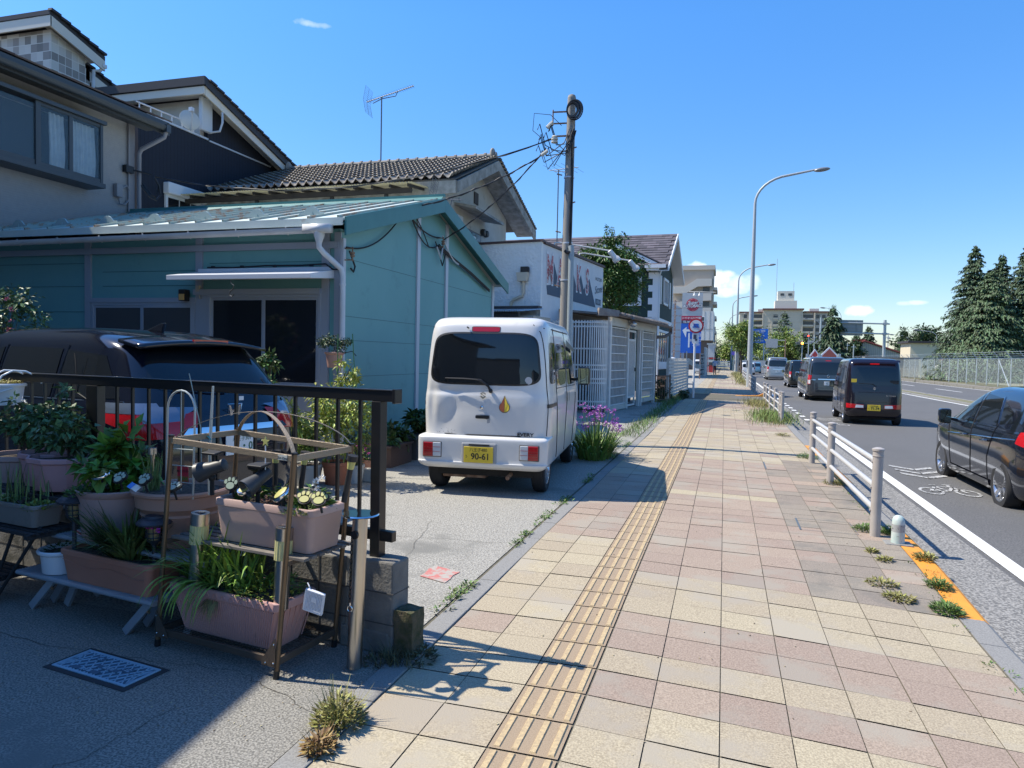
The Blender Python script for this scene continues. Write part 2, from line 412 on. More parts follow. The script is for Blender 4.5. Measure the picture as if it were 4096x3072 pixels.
# main road
sheet('road', 1.2, -40, 10.3, 260, RZ, m_road, 2, 40)
sheet('gutter', 1.6, -40, 2.30, 150, RZ+.004, m_gut, 1, 60)
sheet('far_road', 11.3, -40, 17.9, 260, RZ, m_road, 2, 40)
b = B(); b.bb(10.3, -40, RZ-.1, 10.42, 240, RZ+.08); b.bb(11.18, -40, RZ-.1, 11.3, 240, RZ+.08); struct('median_kerb', b, m_kerb)
sheet('median', 10.42, -40, 11.18, 240, RZ+.05, m_soil, 2, 60, lambda x, y: .03*noise.noise((x*3, y*1.5, 0)))
# kerb on the road side: dropped near the camera, orange further on
def kerb(name, y0, y1, m, gap=.6):
    b = B(); y = y0
    while y < y1-.01:
        e = min(y+gap-.006, y1)
        def pr(yy):
            zt = zs(1.52, yy)+.006
            return [(1.51, yy, zt), (1.655, yy, zt-.006), (1.69, yy, zt-.03), (1.70, yy, RZ-.1), (1.51, yy, RZ-.1)]
        A = [b.v(p) for p in pr(y)]; C_ = [b.v(p) for p in pr(e)]
        b.face(A[::-1]); b.face(C_)
        for i in range(5): b.face([A[i], A[(i+1) % 5], C_[(i+1) % 5], C_[i]])
        y += gap
    return struct(name, b, m)
kerb('kerb', -30, 5.2, m_kerb); kerb('orange_kerb', 5.2, 7.45, m_orange)
kerb('kerb', 7.45, 10.2, m_kerb); kerb('orange_kerb', 10.2, 11.4, m_orange); kerb('kerb', 11.4, 12.9, m_kerb); kerb('orange_kerb', 12.9, 14.4, m_orange)
kerb('kerb', 14.4, 28.6, m_kerb); kerb('orange_kerb', 33.4, 35.5, m_orange); kerb('kerb', 35.5, 150, m_kerb, 1.2)
b = B(); b.prism([(.25, 33.3, -.02), (1.5, 33.3, .02), (1.7, 33.3, .12), (1.7, 33.3, RZ), (.25, 33.3, RZ)], (0, .35, 0)); struct('orange_kerb', b, m_orange)
# painted lines
def strip(name, pts, w, m, z=RZ+.008):
    b = B()
    for (a, c) in pts:
        a, c = Vector(a), Vector(c); d = (c-a).normalized(); n = Vector((-d.y, d.x))*w/2
        b.poly([(a.x+n.x, a.y+n.y, z), (a.x-n.x, a.y-n.y, z), (c.x-n.x, c.y-n.y, z), (c.x+n.x, c.y+n.y, z)])
    return struct(name, b, m, fixn=True)
strip('edge_line', [((2.43, -30), (2.43, 20.5)), ((2.43, 34.5), (2.62, 150))]+[((2.43, 21.2+i*1.4), (2.43, 21.7+i*1.4)) for i in range(9)], .15, m_white)
strip('median_line', [((10.08, -30), (10.08, 220))], .15, m_white)
strip('far_edge_line', [((17.6, -30), (17.6, 220))], .15, m_white)
strip('lane_dashes', [((14.7, -20+i*12), (14.7, -14+i*12)) for i in range(18)], .15, m_white)
# bicycle marking: chevrons and a bicycle, worn white
def bikemark(x, y, s=1.0, name='bicycle_mark'):
    b = B(); z = RZ+.008
    def q(pts): b.poly([(x+px*s, y+py*s, z) for px, py in pts])
    for k in range(3):
        o_ = 1.15+k*.42
        q([(-.02, o_+.35), (.30, o_), (.30, o_+.16), (-.02, o_+.52)][::-1]); q([(.28, o_), (.62, o_+.35), (.62, o_+.52), (.28, o_+.16)][::-1])
    for cx, cy in ((.02, 0), (.46, .0)):
        for i in range(14):
            a, c = 2*pi*i/14, 2*pi*(i+1)/14
            q([(cx+.15*cos(a), cy+.28*sin(a)), (cx+.15*cos(c), cy+.28*sin(c)), (cx+.115*cos(c), cy+.21*sin(c)), (cx+.115*cos(a), cy+.21*sin(a))])
    def ln(ax, ay, cx, cy, w=.022):
        d = Vector((cx-ax, cy-ay)); n = Vector((-d.y, d.x)).normalized()*w
        q([(ax+n.x, ay+n.y), (ax-n.x, ay-n.y), (cx-n.x, cy-n.y), (cx+n.x, cy+n.y)])
    ln(.02, 0, .16, .42); ln(.16, .42, .38, .42); ln(.38, .42, .46, 0); ln(.16, .42, .25, .05); ln(.25, .05, .38, .42); ln(.02, 0, .25, .05); ln(.12, .55, .2, .55); ln(.35, .42, .36, .6); ln(.3, .6, .42, .62)
    return struct(name, b, m_worn)
bikemark(2.75, 10.9); bikemark(2.78, 21.5)
b = B(); b.grid(lambda u, v: (-1.99+.22*u+.03*sin(v*9), 4.52+.26*v-.08*u, .003), 3, 3)
struct('red_paint_patch', b, mat('faded_red_paint', (.46, .16, .14), .8, spots=(14, (.37, .34, .30), .44)), fixn=False)
# verge outside the base fence
m_wall = mat('old_concrete', (.25, .235, .205), .9, var=(6, (.17, .155, .125), 1.4), bump=(25, .6, .02), spots=(2.2, (.11, .10, .075), .56))
b = B(); b.bb(18.3, -40, -.3, 19.0, 240, .02); struct('verge_wall', b, m_wall)
sheet('verge', 19.0, -40, 26, 240, .04, m_soil, 3, 60, lambda x, y: .04*noise.noise((x, y, 0)))
m_lawn = mat('lawn', (.10, .15, .035), .95, var=(1.2, (.16, .18, .06), 1.4), bump=(60, .8, .02))
sheet('base_lawn', 26, -40, 220, 200, .02, m_lawn)
# ================================================================= blue prefabricated shed
m_teal = mat('teal_siding', (.135, .325, .32), .55, var=(1.3, (.155, .35, .345), 1.2), spots=(2.1, (.12, .29, .285), .58), bump=(40, .12, .004))
m_teald = mat('teal_trim', (.045, .17, .165), .45, var=(3, (.06, .2, .19), 1.3))
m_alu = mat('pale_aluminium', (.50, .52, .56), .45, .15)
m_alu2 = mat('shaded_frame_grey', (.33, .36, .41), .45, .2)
m_pvc = mat('white_pvc', (.60, .62, .64), .4, var=(4, (.5, .52, .53), 1.3))
m_glassd = mat('dark_window_glass', (.012, .014, .018), .06, spec=.6)
m_frost = mat('smoked_glass', (.055, .056, .06), .25, spec=.5)
m_roofm = mat('weathered_green_metal_roof', (.60, .67, .62), .5, .05, var=(2.2, (.52, .60, .55), 1.4), bump=(30, .1, .005), spots=(3.5, (.42, .38, .31), .62))
m_rust = mat('rusty_metal', (.16, .085, .05), .8, var=(14, (.30, .2, .13), 1.6))
m_black = mat('black_plastic', (.012, .012, .013), .45)
m_cable = mat('black_cable', (.014, .014, .016), .5)
m_greyc = mat('grey_cable', (.36, .42, .50), .45)
sh = thing('prefab_shed', 'teal blue single storey prefab building with pale strips and a weathered green metal roof', 'shed', (-5.15, 8.85, 0))
EZ, RZG = 3.22, 4.28; DY = 6.75; RY = 3.15                    # eave, ridge heights; depth, ridge line
WL = 11.5
# walls (local: x to the left is negative, y back)
b = B(); b.bb(-WL, 0, .25, -.02, .08, EZ+.05); obj('front_wall', b, m_teal, sh)
b = B(); b.prism([(0, .0, .25), (0, DY, .25), (0, DY, EZ-.05), (0, RY, RZG-.05), (0, 0, EZ)], (-.08, 0, 0)); obj('gable_wall', b, m_teal, sh)
b = B(); b.bb(-WL, DY-.08, .25, -.08, DY, EZ-.06); b.bb(-WL, .08, .25, -WL+.08, DY-.08, EZ); obj('rear_wall', b, m_teal, sh)
b = B(); b.bb(-WL, .02, 0, -.01, DY-.02, .25); obj('foundation', b, m_kerb, sh)
# horizontal panel joints
b = B()
for z in (1.2, 1.72, 2.06, 2.87):
    b.bb(.0, .08, z, .003, DY-.04, z+.008)
for x0, x1, zz in ((-11.4, -4.5, (2.5, 2.1, 2.86, 1.7)), (-4.2, -2.4, (2.5, 2.72)), (-2.2, -.3, (2.82,))):
    for z in zz: b.bb(x0, -.004, z, x1, 0, z+.01)
obj('panel_joints', b, mat('teal_joint', (.06, .16, .165), .6), sh)
# vertical strips
for y in (.0, 2.48, 3.78, 6.62):
    zt = EZ+(RZG-EZ)*(y/RY) if y < RY else RZG-(RZG-EZ)*(y-RY)/(DY-RY)
    b = B(); b.bb(0, y-.0 if y else -.01, .25, .03, y+(.12 if y else .06), zt-.08); obj('cover_strip', b, m_alu, sh)
b = B()
for x in (-4.47, -2.37, -.24, -6.55, -8.6, -10.6):
    b.bb(x-.06, -.03, .25, x+.06, 0, EZ)
b.bb(-WL, -.045, 3.0, -.03, -.005, 3.09); b.bb(-.10, -.03, .25, .0, -.002, EZ)
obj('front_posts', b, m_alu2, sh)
# roof : two slopes, seams, caps
b = B()
def rp(x, y, dz=0):
    return (x, y, EZ+.1+(RZG+.02-EZ-.1)*((y+.32)/(RY+.32))+dz if y <= RY else RZG+.02-(RZG-EZ-.02)*(y-RY)/(DY-RY)+dz)
b.prism([rp(-WL-.2, -.32), rp(.22, -.32), rp(.22, RY), rp(-WL-.2, RY)], (0, 0, .04))
b.prism([rp(-WL-.2, RY), rp(.22, RY), rp(.22, DY+.35), rp(-WL-.2, DY+.35)], (0, 0, .04))
obj('roof', b, m_roofm, sh)
b = B(); b.prism([(.22, -.32, EZ-.1), (.22, -.32, EZ+.15), (.22, RY, RZG+.08), (.22, RY, RZG-.17)], (.03, 0, 0))
b.prism([(.22, RY, RZG+.08), (.22, DY+.4, EZ+.02), (.22, DY+.4, EZ-.22), (.22, RY, RZG-.17)], (.03, 0, 0))
b.bb(.0, -.3, EZ-.02, .22, DY+.3, EZ-.0) if False else None
b.prism([(0, -.3, EZ+.06), (0, RY, RZG-.01), (.22, RY, RZG-.01), (.22, -.3, EZ+.06)], (0, 0, .02)); b.prism([(0, RY, RZG-.01), (0, DY+.35, EZ-.06), (.22, DY+.35, EZ-.06), (.22, RY, RZG-.01)], (0, 0, .02))
obj('bargeboard', b, m_teald, sh, bevel=.004)
b = B(); b.bb(-WL-.2, -.335, EZ+.035, .2, -.321, EZ+.14); obj('drip_edge', b, m_roofm, sh)
b = B()
for i in range(26):
    x = .12-i*.46
    b.beam(rp(x, -.32, .055), rp(x, RY, .055), .03, .035)
obj('roof_seams', b, mat('seam_metal', (.30, .36, .32), .5, .1, spots=(5, (.33, .2, .13), .5)), sh)
b = B(); b.prism([rp(-WL, RY-.12, .045), rp(.22, RY-.12, .045), (.22, RY, RZG+.12), (-WL, RY, RZG+.12)], (0, 0, .01)); b.beam((-WL, RY, RZG+.13), (.24, RY, RZG+.13), .06, .05); obj('ridge_cap', b, m_teald, sh)
for i in range(13):                                             # snow guards
    x = -.57-i*.92; b = B(); p = Vector(rp(x, .12, .09))
    pts = [(-.2, 0), (-.2, .03), (-.13, .035), (-.07, .1), (-.03, .115), (.03, .115), (.07, .1), (.13, .035), (.2, .03), (.2, 0)]
    b.prism([(p.x+a, p.y, p.z-.03+c) for a, c in pts], (0, .02, .006)); b.box((p.x, p.y+.06, p.z-.01), (.05, .14, .05))
    obj('snow_guard', b, mat('snow_guard_grey', (.36, .45, .44), .5, .2), sh)
# gutter and downpipe
b = B(); n = 7
for x0, x1 in ((-WL, -.28),):
    pr = [(0, -.39-.055*cos(pi*i/n)*1.0+.0, EZ-.0-.075*sin(pi*i/n)) for i in range(n+1)]
    pr2 = [(0, p[1], p[2]+.007) for p in pr]
    A = [b.v((x0, p[1], p[2]-.08)) for p in pr]; C_ = [b.v((x1, p[1], p[2])) for p in pr]
    for i in range(n): b.face([A[i], A[i+1], C_[i+1], C_[i]])
for k in range(14): b.tube([(-.6-k*.8, -.45, EZ+.01-.08*(k*.8/WL)), (-.6-k*.8, -.39, EZ-.085-.08*(k*.8/WL)), (-.6-k*.8, -.33, EZ+.01-.08*(k*.8/WL))], .008, 5)
b.bb(-.34, -.46, EZ-.07, .06, -.34, EZ+.04)
obj('gutter', b, m_pvc, sh, smooth=True, fixn=False)
b = B(); b.lathe([(.075, 0), (.07, -.05), (.04, -.14)], (-.12, -.39, EZ-.06), 12)
b.tube([(-.12, -.39, EZ-.18), (-.12, -.39, EZ-.26), (-.08, -.34, EZ-.33), (.06, -.12, EZ-.52), (.075, -.1, EZ-.62), (.075, -.1, .3)], .038, 12)
for z in (EZ-.75, EZ-1.6, EZ-2.4): b.lathe([(.044, 0), (.044, .03)], (.075, -.1, z), 12)
obj('downpipe', b, m_pvc, sh, smooth=True)
# windows
def win(name, x0, x1, z0, z1, parent, mfr, mgl, th=.05, proud=.03, mull=1, y=0.0):
    b = B(); w = .045
    b.bb(x0, y-proud, z0, x0+w, y, z1); b.bb(x1-w, y-proud, z0, x1, y, z1); b.bb(x0+w, y-proud, z1-w, x1-w, y, z1); b.bb(x0+w, y-proud, z0, x1-w, y, z0+w)
    fr = obj(name, b, mfr, parent, bevel=.003)
    g = B(); n = mull+1
    for k in range(n):
        a = x0+w+(x1-x0-2*w)*k/n; c = x0+w+(x1-x0-2*w)*(k+1)/n
        s_ = B(); yy = y-.012-(.012 if k % 2 else 0)
        s_.bb(a, yy-.008, z0+w, a+.035, yy, z1-w); s_.bb(c-.035, yy-.008, z0+w, c, yy, z1-w); s_.bb(a+.035, yy-.008, z1-w-.035, c-.035, yy, z1-w); s_.bb(a+.035, yy-.008, z0+w, c-.035, yy, z0+w+.04)
        sa = obj('sash', s_, mfr, fr)
        g = B(); g.bb(a+.035, yy-.004, z0+w+.04, c-.035, yy, z1-w-.035); obj('pane', g, mgl, fr)
    return fr
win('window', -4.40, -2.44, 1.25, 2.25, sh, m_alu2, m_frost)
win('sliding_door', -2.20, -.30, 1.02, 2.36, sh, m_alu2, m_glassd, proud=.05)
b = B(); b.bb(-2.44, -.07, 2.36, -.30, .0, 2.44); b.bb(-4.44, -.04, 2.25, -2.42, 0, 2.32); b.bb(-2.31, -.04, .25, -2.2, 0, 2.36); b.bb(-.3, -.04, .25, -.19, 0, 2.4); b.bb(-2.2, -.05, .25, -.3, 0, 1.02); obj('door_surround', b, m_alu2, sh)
b = B(); b.prism([(-2.42, -.02, 2.66), (-2.42, -.02, 2.70), (-2.42, -.62, 2.585), (-2.42, -.62, 2.52), (-2.42, -.02, 2.58)], (2.32, 0, 0)); b.bb(-2.36, -.06, 2.66, -.14, 0, 2.74)
obj('awning', b, mat('white_awning', (.62, .64, .68), .4), sh, bevel=.004)
b = B(); b.tube([(-2.2, -.05, 2.76), (-1.75, -.05, 2.75), (-1.2, -.05, 2.77), (-.6, -.05, 2.765), (-.22, -.06, 2.78), (-.1, -.06, 2.70), (.02, -.05, 2.70)], .012, 6)
for x in (-2.1, -1.6, -1.05, -.45): b.box((x, -.05, 2.765), (.05, .03, .03))
obj('awning_cable', b, m_cable, sh)
b = B(); b.box((-2.58, -.09, 2.35), (.11, .12, .17)); lp = obj('wall_lamp', b, m_black, sh, bevel=.01)
b = B(); b.box((-2.57, -.155, 2.32), (.09, .012, .09)); obj('lamp_lens', b, mat('amber_lens', (.50, .30, .10), .3), lp)
b = B(); b.box((-2.36, -.05, 2.45), (.06, .05, .09)); b.tube([(-2.36, -.05, 2.42), (-2.33, -.05, 2.3), (-2.28, -.03, 2.34)], .008, 5); obj('socket_box', b, mat('beige_plastic', (.42, .38, .30), .5), sh)
# cables and brackets on the gable
for (y, z) in ((2.05, 4.02), (3.32, 3.68), (.03, 3.0)):
    b = B(); b.beam((.02, y, z), (.16, y, z), .02, .015); b.beam((.02, y, z-.16), (.16, y, z-.16), .02, .015); b.tube([(.15, y, z+.02), (.15, y, z-.18)], .01, 6)
    b.lathe([(.03, 0), (.035, .02), (.02, .035), (.035, .05), (.03, .07)], (.15, y, z-.12), 10); obj('cable_bracket', b, m_rust, sh)
def sag(a, c, d, n=12):
    a, c = Vector(a), Vector(c); return [a.lerp(c, i/n)-Vector((0, 0, d*4*(i/n)*(1-i/n))) for i in range(n+1)]
b = B()
b.tube(sag((.04, .05, 3.02), (.06, 1.9, 3.92), .22), .012, 5); b.tube(sag((.06, 1.9, 3.92), (.06, 3.4, 3.70), .12), .014, 5)
b.tube(sag((.05, 2.2, 3.80), (.06, 3.3, 3.55), .2), .012, 5); b.tube(sag((.05, 2.1, 3.95), (.05, 2.9, 3.45), -.08), .01, 5)
for k in range(3): b.tube([(.06+.01*k, 3.3, 3.5+.03*k), (.07, 4.1, 3.42+.02*k-.05), (.06, 5.1, 3.22+.02*k), (.06, 6.3, 2.98+.02*k)], .014, 5)
b.tube([(.05, .12, 2.98), (.06, .2, 2.86), (.05, .28, 2.78), (.05, .24, 2.70), (.05, .16, 2.74)], .014, 6)
b.tube([(.05, 3.2, 3.6), (.07, 3.5, 3.2), (.06, 3.7, 3.5)], .012, 5)
obj('wall_cables', b, m_cable, sh)
b = B(); b.tube(sag((.08, 3.45, 3.75), (.08, 4.3, 3.33), .1), .014, 6); b.tube([(.08, 3.2, 3.5), (.1, 3.35, 3.3), (.08, 3.5, 3.62)], .016, 6); obj('pale_conduit', b, m_pvc, sh)
# lampshade seen inside: warm shade behind the glass is too dark to read, left as the dark pane
# hook under the awning
b = B(); b.tube([(-1.33, -.63, 2.50), (-1.33, -.63, 2.46), (-1.28, -.63, 2.43), (-1.30, -.63, 2.38), (-1.34, -.63, 2.35), (-1.36, -.63, 2.30), (-1.31, -.63, 2.28), (-1.28, -.63, 2.31)], .007, 6)
o = obj('s_hook', b, mat('dark_steel', (.12, .12, .12), .4, .8)); o.location = (-5.15, 8.85, 0); tag(o, 'dark metal S shaped hook hanging from the white awning edge', 'hook')
# ================================================================= houses behind
m_gsid = mat('grey_lap_siding', (.30, .275, .275), .8, var=(2, (.27, .25, .25), 1.2), bump=(14, .3, .01))
def banded(name, c1, c2, scale, rough=.75, axis='Z', width=.06):
    """siding with fine shadow lines every 1/scale metres"""
    if name in MATS: return MATS[name]
    m = mat(name, c1, rough); t = m.node_tree; bs = t.nodes['Principled BSDF']; c = t.nodes.new('ShaderNodeTexCoord')
    sp = t.nodes.new('ShaderNodeSeparateXYZ'); t.links.new(c.outputs['Object'], sp.inputs[0])
    mu = t.nodes.new('ShaderNodeMath'); mu.operation = 'MULTIPLY'; mu.inputs[1].default_value = scale; t.links.new(sp.outputs[axis], mu.inputs[0])
    nz = t.nodes.new('ShaderNodeTexNoise'); nz.inputs['Scale'].default_value = 3; t.links.new(c.outputs['Object'], nz.inputs['Vector'])
    ad = t.nodes.new('ShaderNodeMath'); ad.operation = 'MULTIPLY_ADD'; t.links.new(nz.outputs['Fac'], ad.inputs[0]); ad.inputs[1].default_value = .25; t.links.new(mu.outputs[0], ad.inputs[2])
    fr = t.nodes.new('ShaderNodeMath'); fr.operation = 'FRACT'; t.links.new(ad.outputs[0], fr.inputs[0])
    lt = t.nodes.new('ShaderNodeMath'); lt.operation = 'LESS_THAN'; t.links.new(fr.outputs[0], lt.inputs[0]); lt.inputs[1].default_value = width
    mx = t.nodes.new('ShaderNodeMix'); mx.data_type = 'RGBA'; t.links.new(lt.outputs[0], mx.inputs['Factor'])
    n2 = t.nodes.new('ShaderNodeTexNoise'); n2.inputs['Scale'].default_value = 9; n2.inputs['Detail'].default_value = 4; t.links.new(c.outputs['Object'], n2.inputs['Vector'])
    m2 = t.nodes.new('ShaderNodeMix'); m2.data_type = 'RGBA'; m2.inputs['A'].default_value = (*[v*.88 for v in c1], 1); m2.inputs['B'].default_value = (*[v*1.1 for v in c1], 1); t.links.new(n2.outputs['Fac'], m2.inputs['Factor'])
    t.links.new(m2.outputs['Result'], mx.inputs['A']); mx.inputs['B'].default_value = (*c2, 1); t.links.new(mx.outputs['Result'], bs.inputs['Base Color'])
    bp = t.nodes.new('ShaderNodeBump'); bp.inputs['Strength'].default_value = .5; bp.inputs['Distance'].default_value = .02; t.links.new(fr.outputs[0], bp.inputs['Height']); t.links.new(bp.outputs[0], bs.inputs['Normal'])
    return m
m_gs = banded('mauve_grey_siding', (.36, .335, .325), (.28, .26, .25), 24)
m_dk = banded('dark_navy_siding', (.012, .016, .028), (.006, .007, .012), 8, .85, 'Y', .12)
m_dk2 = mat('charcoal_trim', (.055, .062, .07), .45)
m_rf = mat('dark_slate_roof', (.045, .038, .042), .7, rnd=.35)
m_cream = mat('cream_trim', (.60, .575, .51), .6)
m_curt = mat('pale_curtain', (.74, .80, .82), .8, var=(8, (.6, .67, .7), 1.6))
# checkered wall: random grey beige patches in a pale grid
def checker(name):
    m = mat(name, (.4, .38, .35), .7); t = m.node_tree; bs = t.nodes['Principled BSDF']; c = t.nodes.new('ShaderNodeTexCoord')
    mp = t.nodes.new('ShaderNodeVectorMath'); mp.operation = 'MULTIPLY'; mp.inputs[1].default_value = (4.6, 4.6, 4.2); t.links.new(c.outputs['Object'], mp.inputs[0])
    a0 = t.nodes.new('ShaderNodeVectorMath'); a0.operation = 'ADD'; a0.inputs[1].default_value = (.31, .37, .41); t.links.new(mp.outputs[0], a0.inputs[0])
    fl = t.nodes.new('ShaderNodeVectorMath'); fl.operation = 'FLOOR'; t.links.new(a0.outputs[0], fl.inputs[0])
    wn = t.nodes.new('ShaderNodeTexWhiteNoise'); wn.noise_dimensions = '3D'; t.links.new(fl.outputs[0], wn.inputs['Vector'])
    cr = t.nodes.new('ShaderNodeValToRGB'); e = cr.color_ramp; e.elements[0].color = (.20, .185, .17, 1); e.elements[1].color = (.56, .54, .50, 1); x = e.elements.new(.35); x.color = (.30, .27, .25, 1); x = e.elements.new(.5); x.color = (.48, .46, .43, 1)
    t.links.new(wn.outputs['Value'], cr.inputs[0])
    fr = t.nodes.new('ShaderNodeVectorMath'); fr.operation = 'FRACTION'; t.links.new(a0.outputs[0], fr.inputs[0]); sp = t.nodes.new('ShaderNodeSeparateXYZ'); t.links.new(fr.outputs[0], sp.inputs[0])
    geo = t.nodes.new('ShaderNodeNewGeometry')
    g = None
    for ax in ('Y', 'Z'):
        lt = t.nodes.new('ShaderNodeMath'); lt.operation = 'LESS_THAN'; lt.inputs[1].default_value = .07; t.links.new(sp.outputs[ax], lt.inputs[0])
        if g is None: g = lt
        else:
            mxx = t.nodes.new('ShaderNodeMath'); mxx.operation = 'MAXIMUM'; t.links.new(g.outputs[0], mxx.inputs[0]); t.links.new(lt.outputs[0], mxx.inputs[1]); g = mxx
    mx = t.nodes.new('ShaderNodeMix'); mx.data_type = 'RGBA'; t.links.new(g.outputs[0], mx.inputs['Factor']); t.links.new(cr.outputs[0], mx.inputs['A']); mx.inputs['B'].default_value = (.62, .60, .56, 1)
    t.links.new(mx.outputs['Result'], bs.inputs['Base Color']); return m
m_chk = checker('checkered_cladding')
def slab(b, pts, th=.14):
    b.prism(pts, (0, 0, th))
def shingles(b, p0, pu, pv, nu, nv, th=.04):
    """overlapping slates on the rectangle p0 + u*pu + v*pv (v upslope)"""
    p0, pu, pv = Vector(p0), Vector(pu), Vector(pv); n = pu.cross(pv).normalized()
    if n.z < 0: n = -n
    for j in range(nv):
        for i in range(nu):
            off = .5 if j % 2 else 0
            a = max(0, (i+off-.0)/nu); c = min(1, (i+off+1)/nu)
            if a >= 1: continue
            h = random.uniform(.7, 1.2)*th
            q = [p0+pu*a+pv*(j/nv)+n*h, p0+pu*c+pv*(j/nv)+n*h, p0+pu*c+pv*((j+1)/nv)+n*.005, p0+pu*a+pv*((j+1)/nv)+n*.005]
            b.poly(q); b.poly([p0+pu*a+pv*(j/nv), p0+pu*c+pv*(j/nv), q[1], q[0]])
# ---- grey house, face on X=-12
gh = thing('grey_house', 'two storey mauve grey sided house with dark bay window, leftmost building', 'house', (-12, 0, 0))
b = B(); b.bb(-8, -2, 0, 0, 12.15, 6.22); obj('wall', b, m_gs, gh)
b = B(); b.bb(-.02, 9.2, 0, .003, 9.215, 5.0) ; b.bb(0, 11.98, 0, .02, 12.15, 6.2); obj('corner_trim', b, mat('trim_mauve', (.25, .23, .235), .6), gh)
b = B()
b.prism([(.52, -2.3, 6.25), (.52, 12.55, 6.25), (-4, 12.55, 7.95), (-4, -2.3, 7.95)], (0, 0, .10)); b.prism([(-4, -2.3, 7.95), (-4, 12.55, 7.95), (-8.5, 12.55, 6.25), (-8.5, -2.3, 6.25)], (0, 0, .10))
r = obj('roof', b, m_rf, gh)
b = B(); shingles(b, (.56, -2.3, 6.36), (0, 14.9, 0), (-4.55, 0, 1.69), 34, 20, .03); obj('roof_slates', b, mat('brown_slate', (.095, .065, .06), .75, rnd=.35), r, fixn=False)
b = B(); b.bb(-.02, -2.3, 6.2, .5, 12.5, 6.24); b.bb(.48, -2.3, 6.08, .54, 12.55, 6.34); b.prism([(.5, 12.5, 6.1), (-4, 12.5, 7.8), (-4, 12.5, 8.02), (.56, 12.5, 6.32)], (0, .05, 0)); obj('fascia', b, m_dk2, gh)
b = B(); n = 7
A = [(0, .62+.07*cos(pi*i/n)*-1, 6.2-.09*sin(pi*i/n)) for i in range(n+1)]
va = [b.v((p[1], -2.3, p[2])) for p in A]; vb = [b.v((p[1], 12.35, p[2])) for p in A]
for i in range(n): b.face([va[i], va[i+1], vb[i+1], vb[i]])
b.bb(.54, 12.3, 6.08, .7, 12.42, 6.23)
obj('gutter', b, m_dk2, gh, smooth=True)
b = B(); b.tube([(.62, 12.36, 6.1), (.60, 12.34, 5.98), (.14, 12.2, 5.72), (.09, 12.19, 5.62), (.09, 12.19, 0)], .045, 10); b.tube([(.05, 11.96, 6.15), (.05, 11.96, 0)], .02, 8); obj('downpipe', b, mat('mauve_pipe', (.27, .245, .25), .5), gh, smooth=True)
b = B(); b.box((.07, 11.93, 5.24), (.1, .2, .14)); b.tube([(.1, 12.0, 5.24), (.3, 12.3, 5.22)], .02, 6); b.tube([(.12, 12.2, 4.98), (.2, 12.35, 4.78), (.24, 12.5, 4.72), (.24, 12.62, 4.85), (.22, 12.6, 5.05), (.2, 12.5, 5.2)], .02, 6)
for k in range(3): b.tube([(.1, 12.25, 5.05), (.2, 12.35+.02*k, 4.80+.02*k), (.22, 12.5, 4.76+.02*k), (.2, 12.6+.02*k, 5.05)], .012, 5)
obj('cable_anchor', b, m_cable, gh)
b = B(); b.box((.06, 11.68, 4.75), (.1, .15, .26)); obj('meter_box', b, mat('box_mauve', (.27, .25, .25), .5), gh, bevel=.01)
b = B(); b.tube([(.06, 11.7, 4.62), (.06, 11.72, 4.5), (.06, 11.85, 4.5), (.06, 11.95, 4.62)], .018, 6); obj('conduit', b, mat('box_mauve', (.27, .25, .25), .5), gh); b = B(); b.tube([(.06, 11.76, 4.8), (.06, 11.9, 4.9), (.06, 11.98, 4.8)], .018, 6); obj('conduit', b, mat('box_mauve', (.27, .25, .25), .5), gh)
# bay window
bw = B(); y0, y1, z0, z1, d = 9.62, 10.98, 4.68, 5.82, .42
b = B(); b.bb(0, y0-1.2, z0-.07, d+.03, y1+.03, z0+.02); b.bb(0, y0-1.2, z1, d+.05, y1+.05, z1+.07); b.bb(d-.06, y1-.06, z0+.02, d, y1, z1); b.bb(d-.06, y0-.04, z0+.02, d, y0+.06, z1); b.bb(.0, y1-.04, z0+.02, d-.06, y1, z1)
b.bb(d-.05, y0+.06, z1-.06, d-.01, y1-.06, z1); b.bb(d-.05, y0+.06, z0+.02, d-.01, y1-.06, z0+.1); b.bb(d-.05, (y0+y1)/2-.05, z0+.1, d-.012, (y0+y1)/2+.03, z1-.06)
b.bb(0, y0-1.2, z0+.02, d, y0-1.15, z1); b.bb(d-.06, y0-1.15, z0+.02, d-.02, y0-.04, z0+.12)
f = obj('bay_window', b, m_dk2, gh, bevel=.006)
for a, c in ((y0+.06, (y0+y1)/2-.05), ((y0+y1)/2+.03, y1-.06), (y0-1.15, y0-.04)):
    b = B(); b.bb(d-.036, a, z0+.1, d-.03, c, z1-.06); g = obj('pane', b, mat('clear_window_glass', (.16, .22, .26), .04, alpha=.22, spec=.8), f)
m_curt2 = m_curt
b = B()
for (a, c) in ((y0+.32, y0+.62), (y0+.98, y1-.08), (y0+.72, y0+.97)):
    b.grid(lambda u, v: (d-.13+.025*sin(u*22)+.01*sin(v*5), a+(c-a)*u*(1+.1*sin(v*3)*(1-v)), z0+.08+(z1-z0-.16)*v), 24, 6)
obj('curtain', b, m_curt, f, smooth=True, fixn=False)
b = B(); b.bb(.004, y0-1.1, z0+.03, .01, y1-.05, z1-.02); obj('room_shade_panel', b, mat('room_shade', (.03, .045, .06), .9), f)  # dark sheet on the wall, its colour stands in for the unlit room
